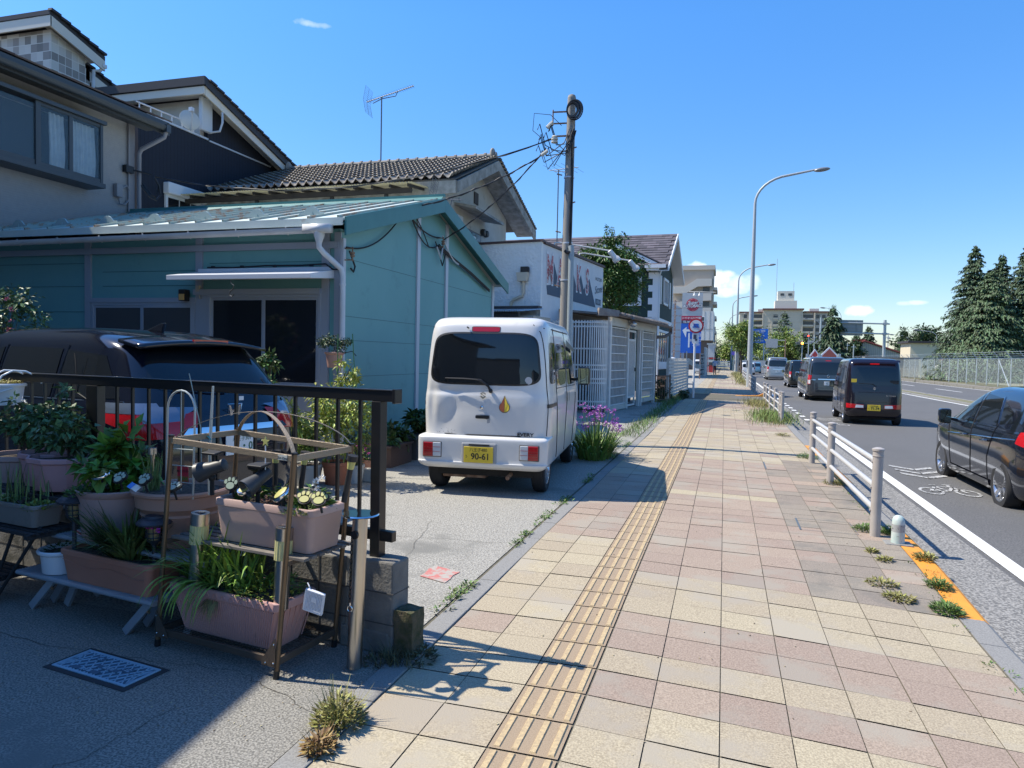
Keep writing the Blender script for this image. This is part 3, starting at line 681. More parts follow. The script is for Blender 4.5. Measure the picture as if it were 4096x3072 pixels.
# ---- dark navy house
dh = thing('navy_house', 'tall dark navy house with mono pitch roof, satellite dish and white shutter window', 'house', (-14, 0, 0))
b = B(); b.prism([(0, 14.3, 0), (0, 21, 0), (0, 21, 7.0), (0, 20.05, 7.35), (0, 16.75, 8.4), (0, 16.75, 7.38), (0, 14.3, 7.38)], (-.12, 0, 0)); b.bb(-8, 14.3, 0, -.12, 21, 6.6); obj('wall', b, m_dk, dh)
b = B(); b.bb(-8, 16.6, 6.6, -.13, 16.75, 8.45); obj('upper_wall', b, mat('pale_block_cladding', (.52, .50, .46), .75, bump=(30, .3, .01), var=(5, (.46, .44, .4), 1.4)), dh)
b = B(); b.bb(-.16, 14.28, 7.38, .03, 16.75, 7.43); b.bb(0, 16.8, 7.36, .03, 19.6, 7.40); obj('parapet_cap', b, m_alu, dh)
b = B(); b.prism([(.45, 16.1, 8.66), (.45, 21, 7.12), (-8.4, 21, 7.12), (-8.4, 16.1, 8.66)], (0, 0, .1)); 
r = obj('roof', b, m_rf, dh)
b = B(); b.prism([(.46, 16.08, 8.60), (.46, 21, 7.06), (.46, 21, 7.30), (.46, 16.08, 8.84)], (.04, 0, 0)); b.bb(-8.4, 16.02, 8.62, .5, 16.08, 8.84)
for k in range(17):
    y = 16.2+k*.29; b.beam((.49, y, 8.79-.3143*(y-16.08)+.03), (.49, y+.28, 8.79-.3143*(y+.28-16.08)+.06), .12, .05)
obj('roof_verge', b, mat('verge_black', (.03, .028, .032), .6), r)
b = B(); b.prism([(.40, 16.12, 8.38), (.40, 21, 6.85), (.40, 21, 7.05), (.40, 16.12, 8.60)], (.04, 0, 0)); b.prism([(0, 16.12, 8.58), (0, 21, 7.05), (.42, 21, 7.05), (.42, 16.12, 8.58)], (0, 0, .02)); b.bb(-8.4, 16.08, 8.40, .44, 16.14, 8.6); b.bb(-8.4, 16.14, 8.5, .4, 16.6, 8.54)
obj('bargeboard', b, m_cream, dh)
b = B()
for (yy, zz) in ((14.4, 7.75),):
    b.tube([(-.06, 14.3, 7.62), (-.06, 15.9, 7.66)], .02, 6)
for k in range(5): b.tube([(-.06, 14.4+k*.36, 7.42), (-.06, 14.4+k*.36, 7.64)], .015, 6)
obj('balcony_rail', b, m_alu, dh)
wd_ = B(); wd_.bb(0, 15.15, 4.2, .06, 16.9, 5.55); fr = obj('window', wd_, mat('white_frame', (.62, .64, .66), .4), dh, bevel=.005)
b = B(); b.bb(0, 15.1, 5.55, .2, 16.95, 5.85); obj('shutter_box', b, mat('white_frame', (.62, .64, .66), .4), fr, bevel=.03)
for k in range(4):
    b = B(); b.bb(.06, 15.22+k*.41, 4.3, .07, 15.22+k*.41+.37, 5.47); obj('pane', b, m_glassd, fr)
# satellite dish
sdish = thing('satellite_dish', 'pale round satellite dish on the navy house balcony with grey flat aerial', 'dish', (-13.95, 16.0, 7.7))
b = B(); b.M = Matrix.Rotation(radians(62), 4, 'Z') @ Matrix.Rotation(radians(82), 4, 'X'); b.lathe([(.001, .05), (.1, .045), (.2, .03), (.27, .0), (.27, -.01), (.15, .03), (.001, .04)], (0, 0, 0), 24, cap=(False, False)); obj('dish', b, mat('dish_grey', (.5, .5, .47), .5), sdish, smooth=True)
b = B(); b.tube([(.05, 0, -.3), (.3, -.25, .1), (.32, -.3, .12)], .018, 6); b.box((.34, -.33, .14), (.1, .1, .1)); b.tube([(0, 0, 0), (-.1, .25, 0), (-.1, .25, -.35)], .025, 6); obj('arm', b, m_alu, sdish)
ga = thing('flat_aerial', 'grey upright box aerial beside the satellite dish on the navy house', 'aerial', (-13.9, 16.55, 7.75))
b = B(); b.box((0, 0, .25), (.12, .42, .9)); obj('case', b, mat('aerial_grey', (.52, .55, .58), .5), ga, bevel=.02); b = B(); b.tube([(.06, .1, -.2), (.3, .2, -.15), (.35, .25, .1), (.3, .3, .45)], .03, 8); obj('pipe', b, m_alu, ga)
# ---- checkered house
ch = thing('checkered_house', 'tall house with checkered grey beige cladding and dark tiled mono pitch roof', 'house', (-18, 0, 0))
b = B(); b.prism([(0, 15.35, 0), (0, 16.6, 0), (0, 16.6, 9.85), (0, 15.35, 10.25)], (-6, 0, 0)); obj('wall', b, m_chk, ch)
b = B(); b.prism([(-.4, 16.6, 0), (-.4, 17.9, 0), (-.4, 17.9, 8.95), (-.4, 16.6, 9.35)], (-6, 0, 0)); obj('rear_wall', b, m_chk, ch)
def mono(parent, x, y0, z0, y1, z1, xl, nm='roof'):
    b = B(); b.prism([(x, y0, z0), (x, y1, z1), (xl, y1, z1), (xl, y0, z0)], (0, 0, .12)); 
    k = int((y1-y0)/.28)
    for i in range(k):
        a = i/k; c = (i+1)/k; b.beam((x+.01, y0+(y1-y0)*a, z0+(z1-z0)*a+.13), (x+.01, y0+(y1-y0)*c, z0+(z1-z0)*c+.17), .14, .06)
    r = obj(nm, b, mat('verge_black', (.03, .028, .032), .6), parent)
    b = B(); b.prism([(x-.05, y0+.03, z0-.3), (x-.05, y1, z1-.3), (x-.05, y1, z1-.01), (x-.05, y0+.03, z0-.01)], (.05, 0, 0)); b.prism([(x-.6, y0+.03, z0-.03), (x-.6, y1, z1-.03), (x-.05, y1, z1-.03), (x-.05, y0+.03, z0-.03)], (0, 0, .02)); b.bb(xl, y0+.02, z0-.3, x, y0+.06, z0-.02); b.bb(xl, y0+.06, z0-.12, x-.05, y0+.5, z0-.1)
    obj('bargeboard', b, m_cream, parent)
mono(ch, .25, 15.1, 10.52, 16.9, 9.98, -6.5); mono(ch, .0, 16.45, 9.62, 18.15, 9.12, -6.5)
b = B(); b.tube([(.2, 16.85, 9.75), (.15, 16.8, 9.66), (.08, 16.66, 9.63), (.06, 16.66, 9.3), (.06, 16.66, 5)], .05, 8); b.box((.2, 16.88, 9.82), (.14, .14, .1)); obj('downpipe', b, m_pvc, ch, smooth=True)
# ---- old tiled roof house
th = thing('tiled_roof_house', 'old two storey house with brown wavy clay tile roof and pale stained gable wall', 'house', (-7.15, 17.1, 0))
m_stuc = mat('stained_stucco', (.46, .43, .38), .85, var=(2.5, (.40, .37, .32), 1.5), bump=(60, .2, .004), spots=(1.6, (.27, .25, .22), .6))
m_conc = mat('mossy_eave_concrete', (.36, .34, .30), .85, var=(5, (.2, .19, .165), 1.6), bump=(30, .3, .01))
m_ttile = mat('brown_clay_tile', (.30, .27, .23), .75, var=(8, (.22, .195, .165), 1.5), rnd=.22)
DW = 5.8; RH = 7.28; EV = 6.05
b = B(); b.prism([(0, 0, 0), (0, DW, 0), (0, DW, 6.1), (0, 2.75, RH-.25), (0, 0, EV-.05)], (-.15, 0, 0)); obj('gable_wall', b, m_stuc, th)
b = B(); b.bb(-6.6, 0, 0, -.15, .12, EV-.25); b.bb(-6.6, DW-.12, 0, -.15, DW, 6.0); b.bb(-6.6, .12, 0, -6.5, DW-.12, 6.0); obj('front_wall', b, mat('dark_timber_wall', (.075, .062, .055), .8, var=(4, (.11, .095, .08), 1.4)), th)
# concrete verge and soffit on the gable
b = B(); b.prism([(.62, -.55, EV-.22), (.62, 2.75, RH-.07), (.62, 2.75, RH-.36), (.62, -.55, EV-.5)], (.08, 0, 0)); b.prism([(.62, 2.75, RH-.07), (.62, 7.1, 5.92), (.62, 7.1, 5.62), (.62, 2.75, RH-.36)], (.08, 0, 0))
b.prism([(0, -.5, EV-.36), (0, 2.75, RH-.25), (.62, 2.75, RH-.25), (.62, -.5, EV-.36)], (0, 0, .04)); b.prism([(0, 2.75, RH-.25), (0, 7.1, 5.74), (.62, 7.1, 5.74), (.62, 2.75, RH-.25)], (0, 0, .04))
b.bb(-6.7, -.6, EV-.52, .68, -.52, EV-.2)
obj('eaves', b, m_conc, th)
b = B(); b.bb(-6.7, -.64, EV-.38, -.9, -.605, EV-.21); obj('eave_board', b, mat('pinkish_fascia', (.40, .29, .235), .8), th)
# wavy tiles : one sheet of courses
b = B()
pitch = (RH-EV+.1)/(2.75+.62)
def ctile(parentb, x0, x1, ya, za, yb, zb, nx, ny):
    a = Vector((0, ya, za)); c = Vector((0, yb, zb)); up = (c-a)
    for j in range(ny):
        for i in range(nx):
            xa = x0+(x1-x0)*i/nx; wdt = (x1-x0)/nx; pts = []
            for jj in (0, 1):
                base = a+up*((j+jj*1.06)/ny); lift = .05 if jj == 0 else .012
                row = []
                for k in range(7):
                    t = k/6; h = .045*(cos(t*2*pi*.95+.3)*.9)+(.03 if t > .8 else 0)
                    row.append(Vector((xa+wdt*t*1.0, base.y, base.z+lift+h)))
                pts.append(row)
            vs = [[parentb.v(p) for p in r_] for r_ in pts]
            lip = [parentb.v(p-Vector((0, 0, .045))) for p in pts[0]]
            for k in range(6):
                parentb.face([vs[0][k], vs[0][k+1], vs[1][k+1], vs[1][k]]); parentb.face([lip[k], lip[k+1], vs[0][k+1], vs[0][k]])
ctile(b, -6.6, .62, -.66, EV-.12, 2.75, RH, 30, 15)
r = obj('roof', b, m_ttile, th, smooth=50, fixn=False)
b = B(); b.prism([(-6.6, -.6, EV-.2), (.66, -.6, EV-.2), (.66, 2.75, RH-.05), (-6.6, 2.75, RH-.05)], (0, 0, .04)); b.prism([(-6.6, 2.75, RH-.05), (.66, 2.75, RH-.05), (.66, 7.2, 5.93), (-6.6, 7.2, 5.93)], (0, 0, .06)); 
for k in range(26):
    y = 2.8+k*.165; b.beam((.68, y, RH+.02-(RH-5.93)*(y-2.75)/4.4), (.68, y+.15, RH+.05-(RH-5.93)*(y+.15-2.75)/4.4), .1, .06)
obj('rear_slope', b, mat('verge_tile', (.10, .09, .075), .8), r)
b = B(); b.bb(-6.3, 2.66, RH-.02, .45, 2.84, RH+.08); rd = obj('ridge', b, mat('ridge_grey', (.12, .115, .105), .85, var=(9, (.2, .19, .17), 1.6), bump=(30, .6, .02)), r)
b = B()
for k in range(22):
    x = -6.2+k*.31; b.tube([(x, 2.75, RH+.08), (x+.28, 2.75, RH+.08)], .075, 8); b.tube([(x+.25, 2.75, RH+.09), (x+.31, 2.75, RH+.09)], .095, 8)
b.sphere((.5, 2.75, RH+.13), .14, 8, 6, (.6, 1, 1.3)); b.sphere((-6.35, 2.75, RH+.13), .14, 8, 6, (.6, 1, 1.3))
obj('ridge_tiles', b, m_ttile, rd, smooth=True)
# lean-to awning with corrugated sheet on rafters
b = B()
for k in range(15): b.beam((-6.9+k*.48, -1.5, 5.56), (-6.9+k*.48, -.1, 5.72), .05, .07)
b.beam((-7.1, -1.25, 5.50), (-.2, -1.25, 5.50), .07, .12)
for x in (-.9, -2.4, -4.6): b.beam((x, -1.2, 3.0), (x, -1.2, 5.5), .08, .08)
aw = obj('awning_frame', b, mat('dark_brown_timber', (.035, .03, .028), .7), th)
b = B(); b.grid(lambda u, v: (-7.1+7.05*u, -1.62+1.6*v, 5.60+.16*v+.012*sin(u*560)), 420, 2); obj('corrugated_sheet', b, mat('yellowed_plastic_sheet', (.62, .55, .33), .5, alpha=.85), aw, fixn=False)
b = B(); b.grid(lambda u, v: (-7.1+7.05*u, -1.15+.2*u, 3.6+1.5*v), 6, 2); 
for k in range(5):
    w_ = B(); w_.bb(-6.2+k*1.25, -.03, 4.05, -5.2+k*1.25, 0, 4.95); obj('window', w_, mat('dark_pane', (.03, .03, .035), .2), th)
# gable details
b = B(); b.bb(0, 1.45, 4.25, .05, 3.15, 5.15); fr = obj('window', b, mat('bronze_frame', (.04, .03, .028), .5), th)
b = B(); b.bb(.05, 1.52, 4.3, .06, 2.25, 5.1); obj('pane', b, m_glassd, fr); b = B(); b.bb(.05, 2.33, 4.3, .06, 3.08, 5.1); obj('pane', b, m_glassd, fr)
b = B(); b.bb(.04, .35, 4.2, .12, 1.43, 5.35); fr2 = obj('shutter', b, banded('louvre_grey', (.42, .44, .46), (.2, .21, .22), 22, .5), th)
b = B(); b.prism([(0, 1.05, 5.62), (0, 3.6, 5.62), (.62, 3.6, 5.5), (.62, 1.05, 5.5)], (0, 0, .07)); obj('window_hood', b, m_conc, th)
b = B(); b.box((.01, 2.75, 6.15), (.04, .34, .34)); obj('vent', b, mat('vent_brown', (.05, .035, .03), .7), th)
for k in range(2):
    b = B(); b.lathe([(.09, 0), (.11, .03), (.10, .12), (.06, .14)], (0, 3.3+k*.28, 5.25), 12, 'X'); obj('vent_cap', b, mat('vent_dark', (.06, .055, .05), .5, .4), th, smooth=True)
b = B(); b.tube([(.05, .2, 5.2), (.08, .25, 4.6), (.06, .28, 2.5)], .05, 8); obj('soil_pipe', b, m_pvc, th, smooth=True)
b = B(); b.bb(.02, .1, 2.75, .14, .32, 5.35); obj('corner_board', b, mat('dark_timber_wall', (.075, .062, .055), .8), th)
ac = thing('air_conditioner', 'white outdoor air conditioner unit on the pale gable wall below the dark window', 'air conditioner', (-6.85, 18.25, 4.2))
b = B(); b.box((0, 0, .32), (.32, .82, .6)); obj('case', b, mat('ac_white', (.62, .62, .58), .5), ac, bevel=.02)
b = B()
for r_ in (.08, .13, .18, .23): b.tube([(.17, .12+r_*cos(a*pi/10), .33+r_*sin(a*pi/10)) for a in range(20)], .006, 4, closed=True)
for a in range(8): b.tube([(.17, .12, .33), (.17, .12+.23*cos(a*pi/4), .33+.23*sin(a*pi/4))], .005, 4)
obj('fan_grille', b, mat('grille_grey', (.25, .25, .25), .5), ac)
# aerials
m_aer = mat('aerial_metal', (.11, .12, .14), .5, .5)
def aerial(name, label, base, h, boom_dir, L, els, tilt=.1, reflector=True, gap=.08, el=.14):
    a = thing(name, label, 'aerial', base)
    b = B(); b.tube([(0, 0, 0), (0, 0, h)], .02, 6); obj('mast', b, m_aer, a)
    d = Vector(boom_dir).normalized(); n = Vector((-d.y, d.x, 0)).normalized(); b = B()
    c = Vector((0, 0, h)); p0 = c-d*L*.32; p1 = c+d*L*.68
    p1.z += L*tilt*.68; p0.z -= L*tilt*.32
    b.tube([p0, p1], .013, 6); b.tube([p0+Vector((0, 0, -.05))+d*.2, c+Vector((0, 0, -.06)), p0.lerp(p1, .62)+Vector((0, 0, -.12)), p0.lerp(p1, .66)], .012, 6); obj('boom', b, m_aer, a)
    b = B()
    for i in range(els):
        p = p0.lerp(p1, (i+.5)/els); b.tube([p-n*el, p+n*el], .005, 4)
        b.tube([p-Vector((0, 0, el*.3)), p+Vector((0, 0, el*.3))], .005, 4) if reflector else None
    obj('elements', b, m_aer, a)
    if reflector:
        b = B(); q = p0
        for sgn in (1, -1):
            for k in range(9):
                zz = sgn*(.03+k*.045); b.tube([q-d*(.02*k-.0)*-1*.5-n*.28+Vector((0, 0, zz)), q+n*.28+Vector((0, 0, zz))+d*.01*k], .004, 4)
            for s_ in (-.28, 0, .28): b.tube([q+n*s_, q+n*s_+Vector((0, 0, sgn*.4))+d*.08], .004, 4)
        obj('reflector', b, m_aer, a)
    return a
aerial('tv_aerial', 'long comb shaped television aerial on a mast above the brown tiled roof', (-10.25, 19.85, 7.2), 2.15, (.92, .1, 0), 1.5, 22, .28)
aerial('tv_aerial', 'small grid aerial just behind the shed ridge near the pole cables', (-5.35, 12.9, 4.2), .35, (.9, .2, 0), .6, 5, 0)
# neighbour on the near left, outside the frame: casts the shade over the flower stand
hh = 6.0; nb = thing('neighbour_house', 'plain pale rendered house on the near left casting shade over the flower stand', 'house', (-1.99-hh/math.tan(radians(SUN_EL)), 2.3, 0), radians(7)); xe = 0
b = B(); b.bb(xe-9, -12, 0, xe-.5, .95, hh-.15); obj('wall', b, mat('pale_render', (.20, .19, .18), .85, bump=(40, .2, .004)), nb)
b = B(); b.bb(xe-9.5, -12.5, hh-.15, xe, 1.0, hh); b.prism([(xe, -12.5, hh), (xe, 1.0, hh), (xe-4.7, 1.0, hh+1.9), (xe-4.7, -12.5, hh+1.9)], (0, 0, -.05)); obj('roof', b, m_rf, nb)
b = B(); b.bb(xe-.48, -6, 1, xe-.46, -4.5, 2.2); b.bb(xe-.48, -1, 1, xe-.46, .2, 2.2); obj('window', b, m_glassd, nb)
# buildings of the same street behind the viewer
for lab, x, y, w_, d_, h, c_ in (('long pale shop block behind the viewer', -34, -46, 31, 12, 8.5, (.34, .32, .30)), ('grey showroom across the road behind the viewer', 20, -60, 40, 14, 9, (.24, .25, .27))):
    t = thing('shop_block', lab, 'building', (x, y, 0)); b = B(); b.bb(0, 0, 0, w_, d_, h); obj('wall', b, mat('sb%d' % w_, c_, .85, var=(1, tuple(v*.85 for v in c_), 1.3)), t); b = B(); b.bb(-.3, -.3, h, w_+.3, d_+.3, h+.3); obj('roof', b, m_rf, t)
    for k in range(int(w_/4)): b = B(); b.bb(1+k*4, d_, 1, 3.6+k*4, d_+.05, 2.8); obj('window', b, m_glassd, t)
# ================================================================= the painted shop, lattice annex, green house
m_plw = mat('white_render', (.80, .80, .78), .85, var=(3, (.75, .75, .73), 1.4), bump=(12, .9, .04))
m_pls = mat('white_painted_wall', (.66, .67, .68), .8, var=(4, (.61, .62, .63), 1.3), spots=(6, (.5, .49, .46), .68))
m_lw = mat('old_white_paint', (.70, .68, .64), .65, var=(6, (.62, .60, .56), 1.5), spots=(5, (.40, .32, .25), .66))
A8 = radians(-8)
sp = thing('corner_shop', 'white rendered shop box with big red outlined letters and blue shadow painted on its side', 'shop', (-4.9, 19.0, 0), A8)
b = B(); b.bb(-8, 0, 0, 0, .12, 4.70); obj('render_wall', b, m_plw, sp)
b = B(); b.bb(-.12, .12, 0, 0, 5.64, 4.66); b.bb(-8, 5.5, 0, -.12, 5.64, 4.66); b.bb(-8, .12, 4.3, -.12, 5.5, 4.4); obj('sign_wall', b, m_pls, sp)
b = B(); b.bb(-8, -.05, 4.70, .05, .18, 4.76); b.bb(-.15, .18, 4.67, .05, 5.7, 4.74); obj('coping', b, mat('brown_coping', (.09, .05, .045), .6), sp)
b = B(); b.prism([(.004, .42, 3.55), (.004, .42, 3.52), (.004, .48, 3.30), (.004, 4.86, 3.24), (.004, 4.14, 4.12), (.004, 3.6, 3.72), (.004, 3.3, 4.15), (.004, 2.9, 3.72), (.004, 2.5, 4.25), (.004, 2.1, 3.72), (.004, 1.7, 4.28), (.004, 1.35, 3.72), (.004, .9, 4.3), (.004, .8, 3.6)], (.003, 0, 0))
obj('painted_shadow', b, mat('blue_grey_paint', (.09, .115, .15), .8, spots=(9, (.2, .23, .26), .66)), sp)
Mside = lambda y, z, dx=.008: frameM((dx, y, z), (0, 1, 0), (0, 0, 1))
m_lred = mat('letter_red', (.44, .10, .11), .8, spots=(14, (.66, .60, .58), .50)); m_lwh = mat('letter_white', (.74, .74, .74), .8)
for c_, y in zip('MARKS', (.64, 1.45, 2.2, 3.08, 3.92)):
    text('letter_outline', c_, 1.22, m_lwh, sp, Mside(y, 3.98, .010), .001, sx=.62, bold=.045)
    text('letter', c_, 1.14, m_lred, sp, Mside(y, 3.98, .014), .001, sx=.60, bold=.012)
m_ink = mat('sign_ink', (.12, .15, .18), .8)
text('lettering', 'FACTORY', .16, m_ink, sp, Mside(5.14, 4.2), .001)
text('lettering', 'Stone', .36, m_ink, sp, frameM((.008, 5.13, 3.86), (0, 1, .16), (0, -.16, 1)), .001, shear=.4)
b = B(); b.prism([(.004, 4.84, 3.34), (.004, 5.42, 3.34), (.004, 5.42, 3.54), (.004, 4.84, 3.54)], (.004, 0, 0)); obj('number_box', b, m_ink, sp); text('lettering', '1121-1', .15, m_lwh, sp, Mside(5.13, 3.44, .012), .001)
b = B(); b.tube([(-.5, -.06, 3.62), (-.5, -.06, 3.30), (-.52, -.06, 3.22), (-.80, -.06, 3.12), (-.86, -.06, 3.04), (-.86, -.06, 2.6)], .045, 10); b.prism([(-.63, -.02, 3.62), (-.37, -.02, 3.62), (-.33, -.02, 3.86), (-.67, -.02, 3.86)], (0, -.16, 0)); dp = obj('downpipe', b, mat('cream_pipe', (.58, .50, .38), .5), sp, smooth=True)
b = B(); b.box((-.45, -.08, 3.94), (.22, .12, .16)); obj('hopper_opening', b, m_black, dp)
for y0_ in (1.34, 3.52):
    s_ = thing('sign_spotlight', ('white spotlight on a long arm nearest the pole' if y0_ < 2 else 'white spotlight on a long arm over the far end of the painted sign'), 'lamp', tuple(Vector((-4.9, 19, 4.76))+rot((0, y0_, 0), A8)), A8, 'spotlights over the painted sign')
    b = B(); b.tube([(-.05, -.35, -.06), (-.02, -.3, .06), (.1, -.2, .08), (1.42, .45, -.12), (1.48, .47, -.16)], .022, 8); obj('arm', b, m_lw, s_, smooth=True)
    b = B(); b.M = Matrix.Translation((1.45, .46, -.2)) @ Matrix.Rotation(radians(-38), 4, 'Y') @ Matrix.Rotation(radians(200), 4, 'X'); b.lathe([(.03, -.12), (.075, -.1), (.075, .12), (.11, .17), (.115, .26), (.1, .26)], (0, 0, 0), 16); obj('lamp_head', b, m_lw, s_, smooth=True)
    b = B(); b.M = Matrix.Translation((1.45, .46, -.2)) @ Matrix.Rotation(radians(-38), 4, 'Y') @ Matrix.Rotation(radians(200), 4, 'X'); b.lathe([(.1, .262), (.09, .29), (.02, .31)], (0, 0, 0), 16); obj('lens', b, mat('clear_lens', (.5, .52, .55), .1, .6), s_, smooth=True)
# stucco lean-to with corrugated roof in front of the render wall
b = B(); b.grid(lambda u, v: (-2.9+3.0*u, -1.6+1.6*v, 2.70+.16*v+.02*sin(u*280)), 260, 2); cr = obj('lean_to_roof', b, mat('galvanised_sheet', (.42, .45, .48), .4, .5, spots=(4, (.30, .24, .2), .6)), sp, fixn=False, smooth=True)
b = B(); b.bb(-2.85, -1.45, 2.56, .0, -1.38, 2.68); b.bb(-2.9, -.25, 2.86, .05, 0, 2.93); obj('flashing', b, mat('dark_eave', (.06, .05, .05), .6), cr)
b = B(); b.bb(-2.8, -1.3, 0, .35, -.1, 2.6); obj('lean_to_wall', b, mat('rough_beige_stucco', (.42, .38, .32), .9, bump=(16, .8, .03), spots=(3, (.3, .27, .22), .6)), sp)
# lattice annex
g0 = Vector((-3.15, 20.2, 0))
an = thing('lattice_annex', 'low white lattice fronted annex with barred bays, curved corner and old roof edge', 'annex', tuple(g0), A8)
def post(b, x, y, w=.09, z0=0, z1=2.62): b.bb(x-w/2, y-w/2, z0, x+w/2, y+w/2, z1)
b = B(); post(b, 0, -.06, .13); obj('post', b, m_lw, an)
for y in (1.86, 3.3, 3.58, 5.42): b = B(); post(b, 0, y, .1); obj('post', b, m_lw, an)
b = B(); b.bb(-.06, 0, 2.48, .06, 5.5, 2.72); b.bb(-.04, .05, .02, .04, 1.82, .16); b.bb(-.04, 3.62, .1, .04, 5.38, .24); obj('beam', b, mat('cream_beam', (.50, .48, .42), .7, spots=(3, (.33, .3, .26), .58)), an)
def bars(b, y0, y1, z0, z1, nv, nh, x=0, t=.024, h=.03):
    for i in range(nv): y = y0+(y1-y0)*(i+.5)/nv; b.bb(x-.05, y-t/2, z0, x-.03, y+t/2, z1)
    for i in range(nh): z = z0+(z1-z0)*i/(nh-1); b.bb(x-.03, y0, z-h/2, x-.005, y1, z+h/2)
b = B(); bars(b, .06, 1.80, .18, 2.44, 13, 10); p_ = obj('bar_panel', b, m_lw, an); b = B(); bars(b, 3.66, 5.34, .28, 2.44, 13, 10); obj('bar_panel', b, m_lw, an)
b = B(); b.bb(-.06, 1.95, 2.1, -.02, 2.95, 2.16); b.bb(-.06, 1.95, 2.38, -.02, 2.95, 2.44); b.bb(-.06, 1.92, .05, -.02, 1.99, 2.44); b.bb(-.06, 2.93, .05, -.02, 3.0, 2.44); b.bb(-.06, 1.95, .3, -.02, 2.95, .36); b.bb(-.06, 1.95, .05, -.02, 2.95, .1)
for i in range(15): y = 2.02+i*.063; b.bb(-.05, y, .3, -.03, y+.022, 2.12)
d_ = obj('slat_door', b, m_lw, an)
b = B(); b.box((.0, 2.88, 1.2), (.03, .03, .12)); obj('handle', b, m_black, d_)
# curved lattice corner : slats following a quarter round
b = B(); pts = []
for i in range(24):
    t = i/23
    if t < .55: x, y, a = -1.5+.0+t/.55*1.1, -.62, 0
    else:
        ph = (t-.55)/.45*pi/2; x, y, a = -.40+.40*sin(ph), -.22-.40*cos(ph), ph
    pts.append((x, y, a))
for i, (x, y, a) in enumerate(pts): b.box((x, y, 1.36), (.034, .02, 2.48), rz=a)
lt = obj('vertical_slats', b, m_lw, an)
b = B()
for z in (.18, .32, .84, .96, 1.22, 1.34, 1.80, 2.42, 2.54):
    for (x0, y0_, _), (x1, y1_, _) in zip(pts, pts[1:]): b.beam((x0*1.0, y0_-.012, z), (x1, y1_-.012, z), .012, .045)
obj('cross_slats', b, m_lw, an)
b = B(); b.bb(-3, .3, 0, -.3, .4, 2.5); b.bb(-.9, .9, 0, -.8, 5.4, 2.5); obj('inner_wall', b, mat('inner_brown', (.10, .075, .07), .8), an)
b = B(); b.bb(-2.6, .5, 0, -.9, 5.4, .03); obj('inner_floor', b, m_kerb, an)
b = B(); b.prism([(.25, .0, 2.74), (.25, 6.1, 2.74), (-3.2, 6.1, 3.05), (-3.2, .0, 3.05)], (0, 0, .06)); b.prism([(-.1, -.75, 2.72), (.28, -.1, 2.72), (.28, .0, 2.9), (-.1, -.7, 2.94), (-1.4, -.7, 2.94), (-1.4, -.75, 2.72)][:4], (-.12, .2, 0)); 
rf = obj('roof', b, mat('old_roof_board', (.17, .13, .115), .8, var=(5, (.26, .23, .2), 1.6)), an)
b = B()
for i in range(40): b.tube([(.36, .05+i*.15, 2.80), (-.3, .05+i*.15, 2.86)], .05, 6)
obj('roof_tiles', b, mat('worn_roof_tile', (.20, .18, .17), .8, rnd=.35), rf, smooth=True)
b = B()
n = 6
A = [(.42-.06*cos(pi*i/n), 2.74-.08*sin(pi*i/n)) for i in range(n+1)]
va = [b.v((p[0], .9, p[1]+.03)) for p in A]; vb = [b.v((p[0], 6.2, p[1]-.02)) for p in A]
for i in range(n): b.face([va[i], va[i+1], vb[i+1], vb[i]])
for i in range(9): b.tube([(.36, 1.0+i*.62, 2.78), (.42, 1.0+i*.62, 2.665), (.48, 1.0+i*.62, 2.78)], .01, 4)
b.tube([(.42, 6.1, 2.66), (.42, 6.15, 2.5), (.3, 5.7, 2.35), (.05, 5.5, 2.32)], .06, 8)
obj('gutter', b, mat('brown_gutter', (.12, .10, .09), .6), an, smooth=True)
fl = thing('floodlight', 'round silver floodlight under the eave of the lattice annex', 'lamp', tuple(g0+rot((.2, 1.75, 2.62), A8)), A8)
b = B(); b.sphere((0, 0, -.02), .12, 12, 8, (1, 1.2, .8)); b.box((-.1, -.02, .05), (.1, .05, .08)); obj('housing', b, mat('silver_lamp', (.55, .57, .6), .25, .7), fl, smooth=True)
# ---- dark green house
m_grn = mat('dark_green_boarding', (.018, .040, .034), .85, var=(1.5, (.024, .048, .041), 1.2))
m_trim = mat('white_trim', (.66, .67, .69), .5)
m_slate = mat('plum_slate', (.085, .075, .088), .7, rnd=.3)
A3 = radians(-3)
gr = thing('green_house', 'dark green two storey house with white quoins, white trim and plum slate gable roof', 'house', (-3.1, 34.05, 0), A3)
LW, GA = 5.45, 7.75
b = B(); b.prism([(0, 0, 0), (0, LW, 0), (0, LW, 5.95), (0, LW/2, GA-.15), (0, 0, 5.95)], (-.15, 0, 0)); b.prism([(-.15, 0, 0), (-9, 0, 0), (-9, 0, 5.95), (-4.4, 0, 5.95), (-2.2, 0, 7.0), (-.15, 0, 5.98)], (0, .12, 0)); obj('wall', b, m_grn, gr)
b = B()
b.prism([(.5, -.5, 5.78), (.5, LW/2, GA), (-12, LW/2, GA), (-12, -.5, 5.78)], (0, 0, .08)); b.prism([(.5, LW/2, GA), (.5, LW+.5, 5.78), (-12, LW+.5, 5.78), (-12, LW/2, GA)], (0, 0, .08))
r = obj('roof', b, m_slate, gr)
b = B(); shingles(b, (.5, -.5, 5.88), (-12.5, 0, 0), (0, LW/2+.5, GA-5.78), 34, 13, .03); obj('roof_slates', b, m_slate, r, fixn=False)
b = B(); b.prism([(.5, -.52, 5.62), (.5, LW/2, GA-.14), (.5, LW/2, GA+.1), (.5, -.52, 5.86)], (.06, 0, 0)); b.prism([(.5, LW/2, GA-.14), (.5, LW+.55, 5.58), (.5, LW+.55, 5.82), (.5, LW/2, GA+.1)], (.06, 0, 0))
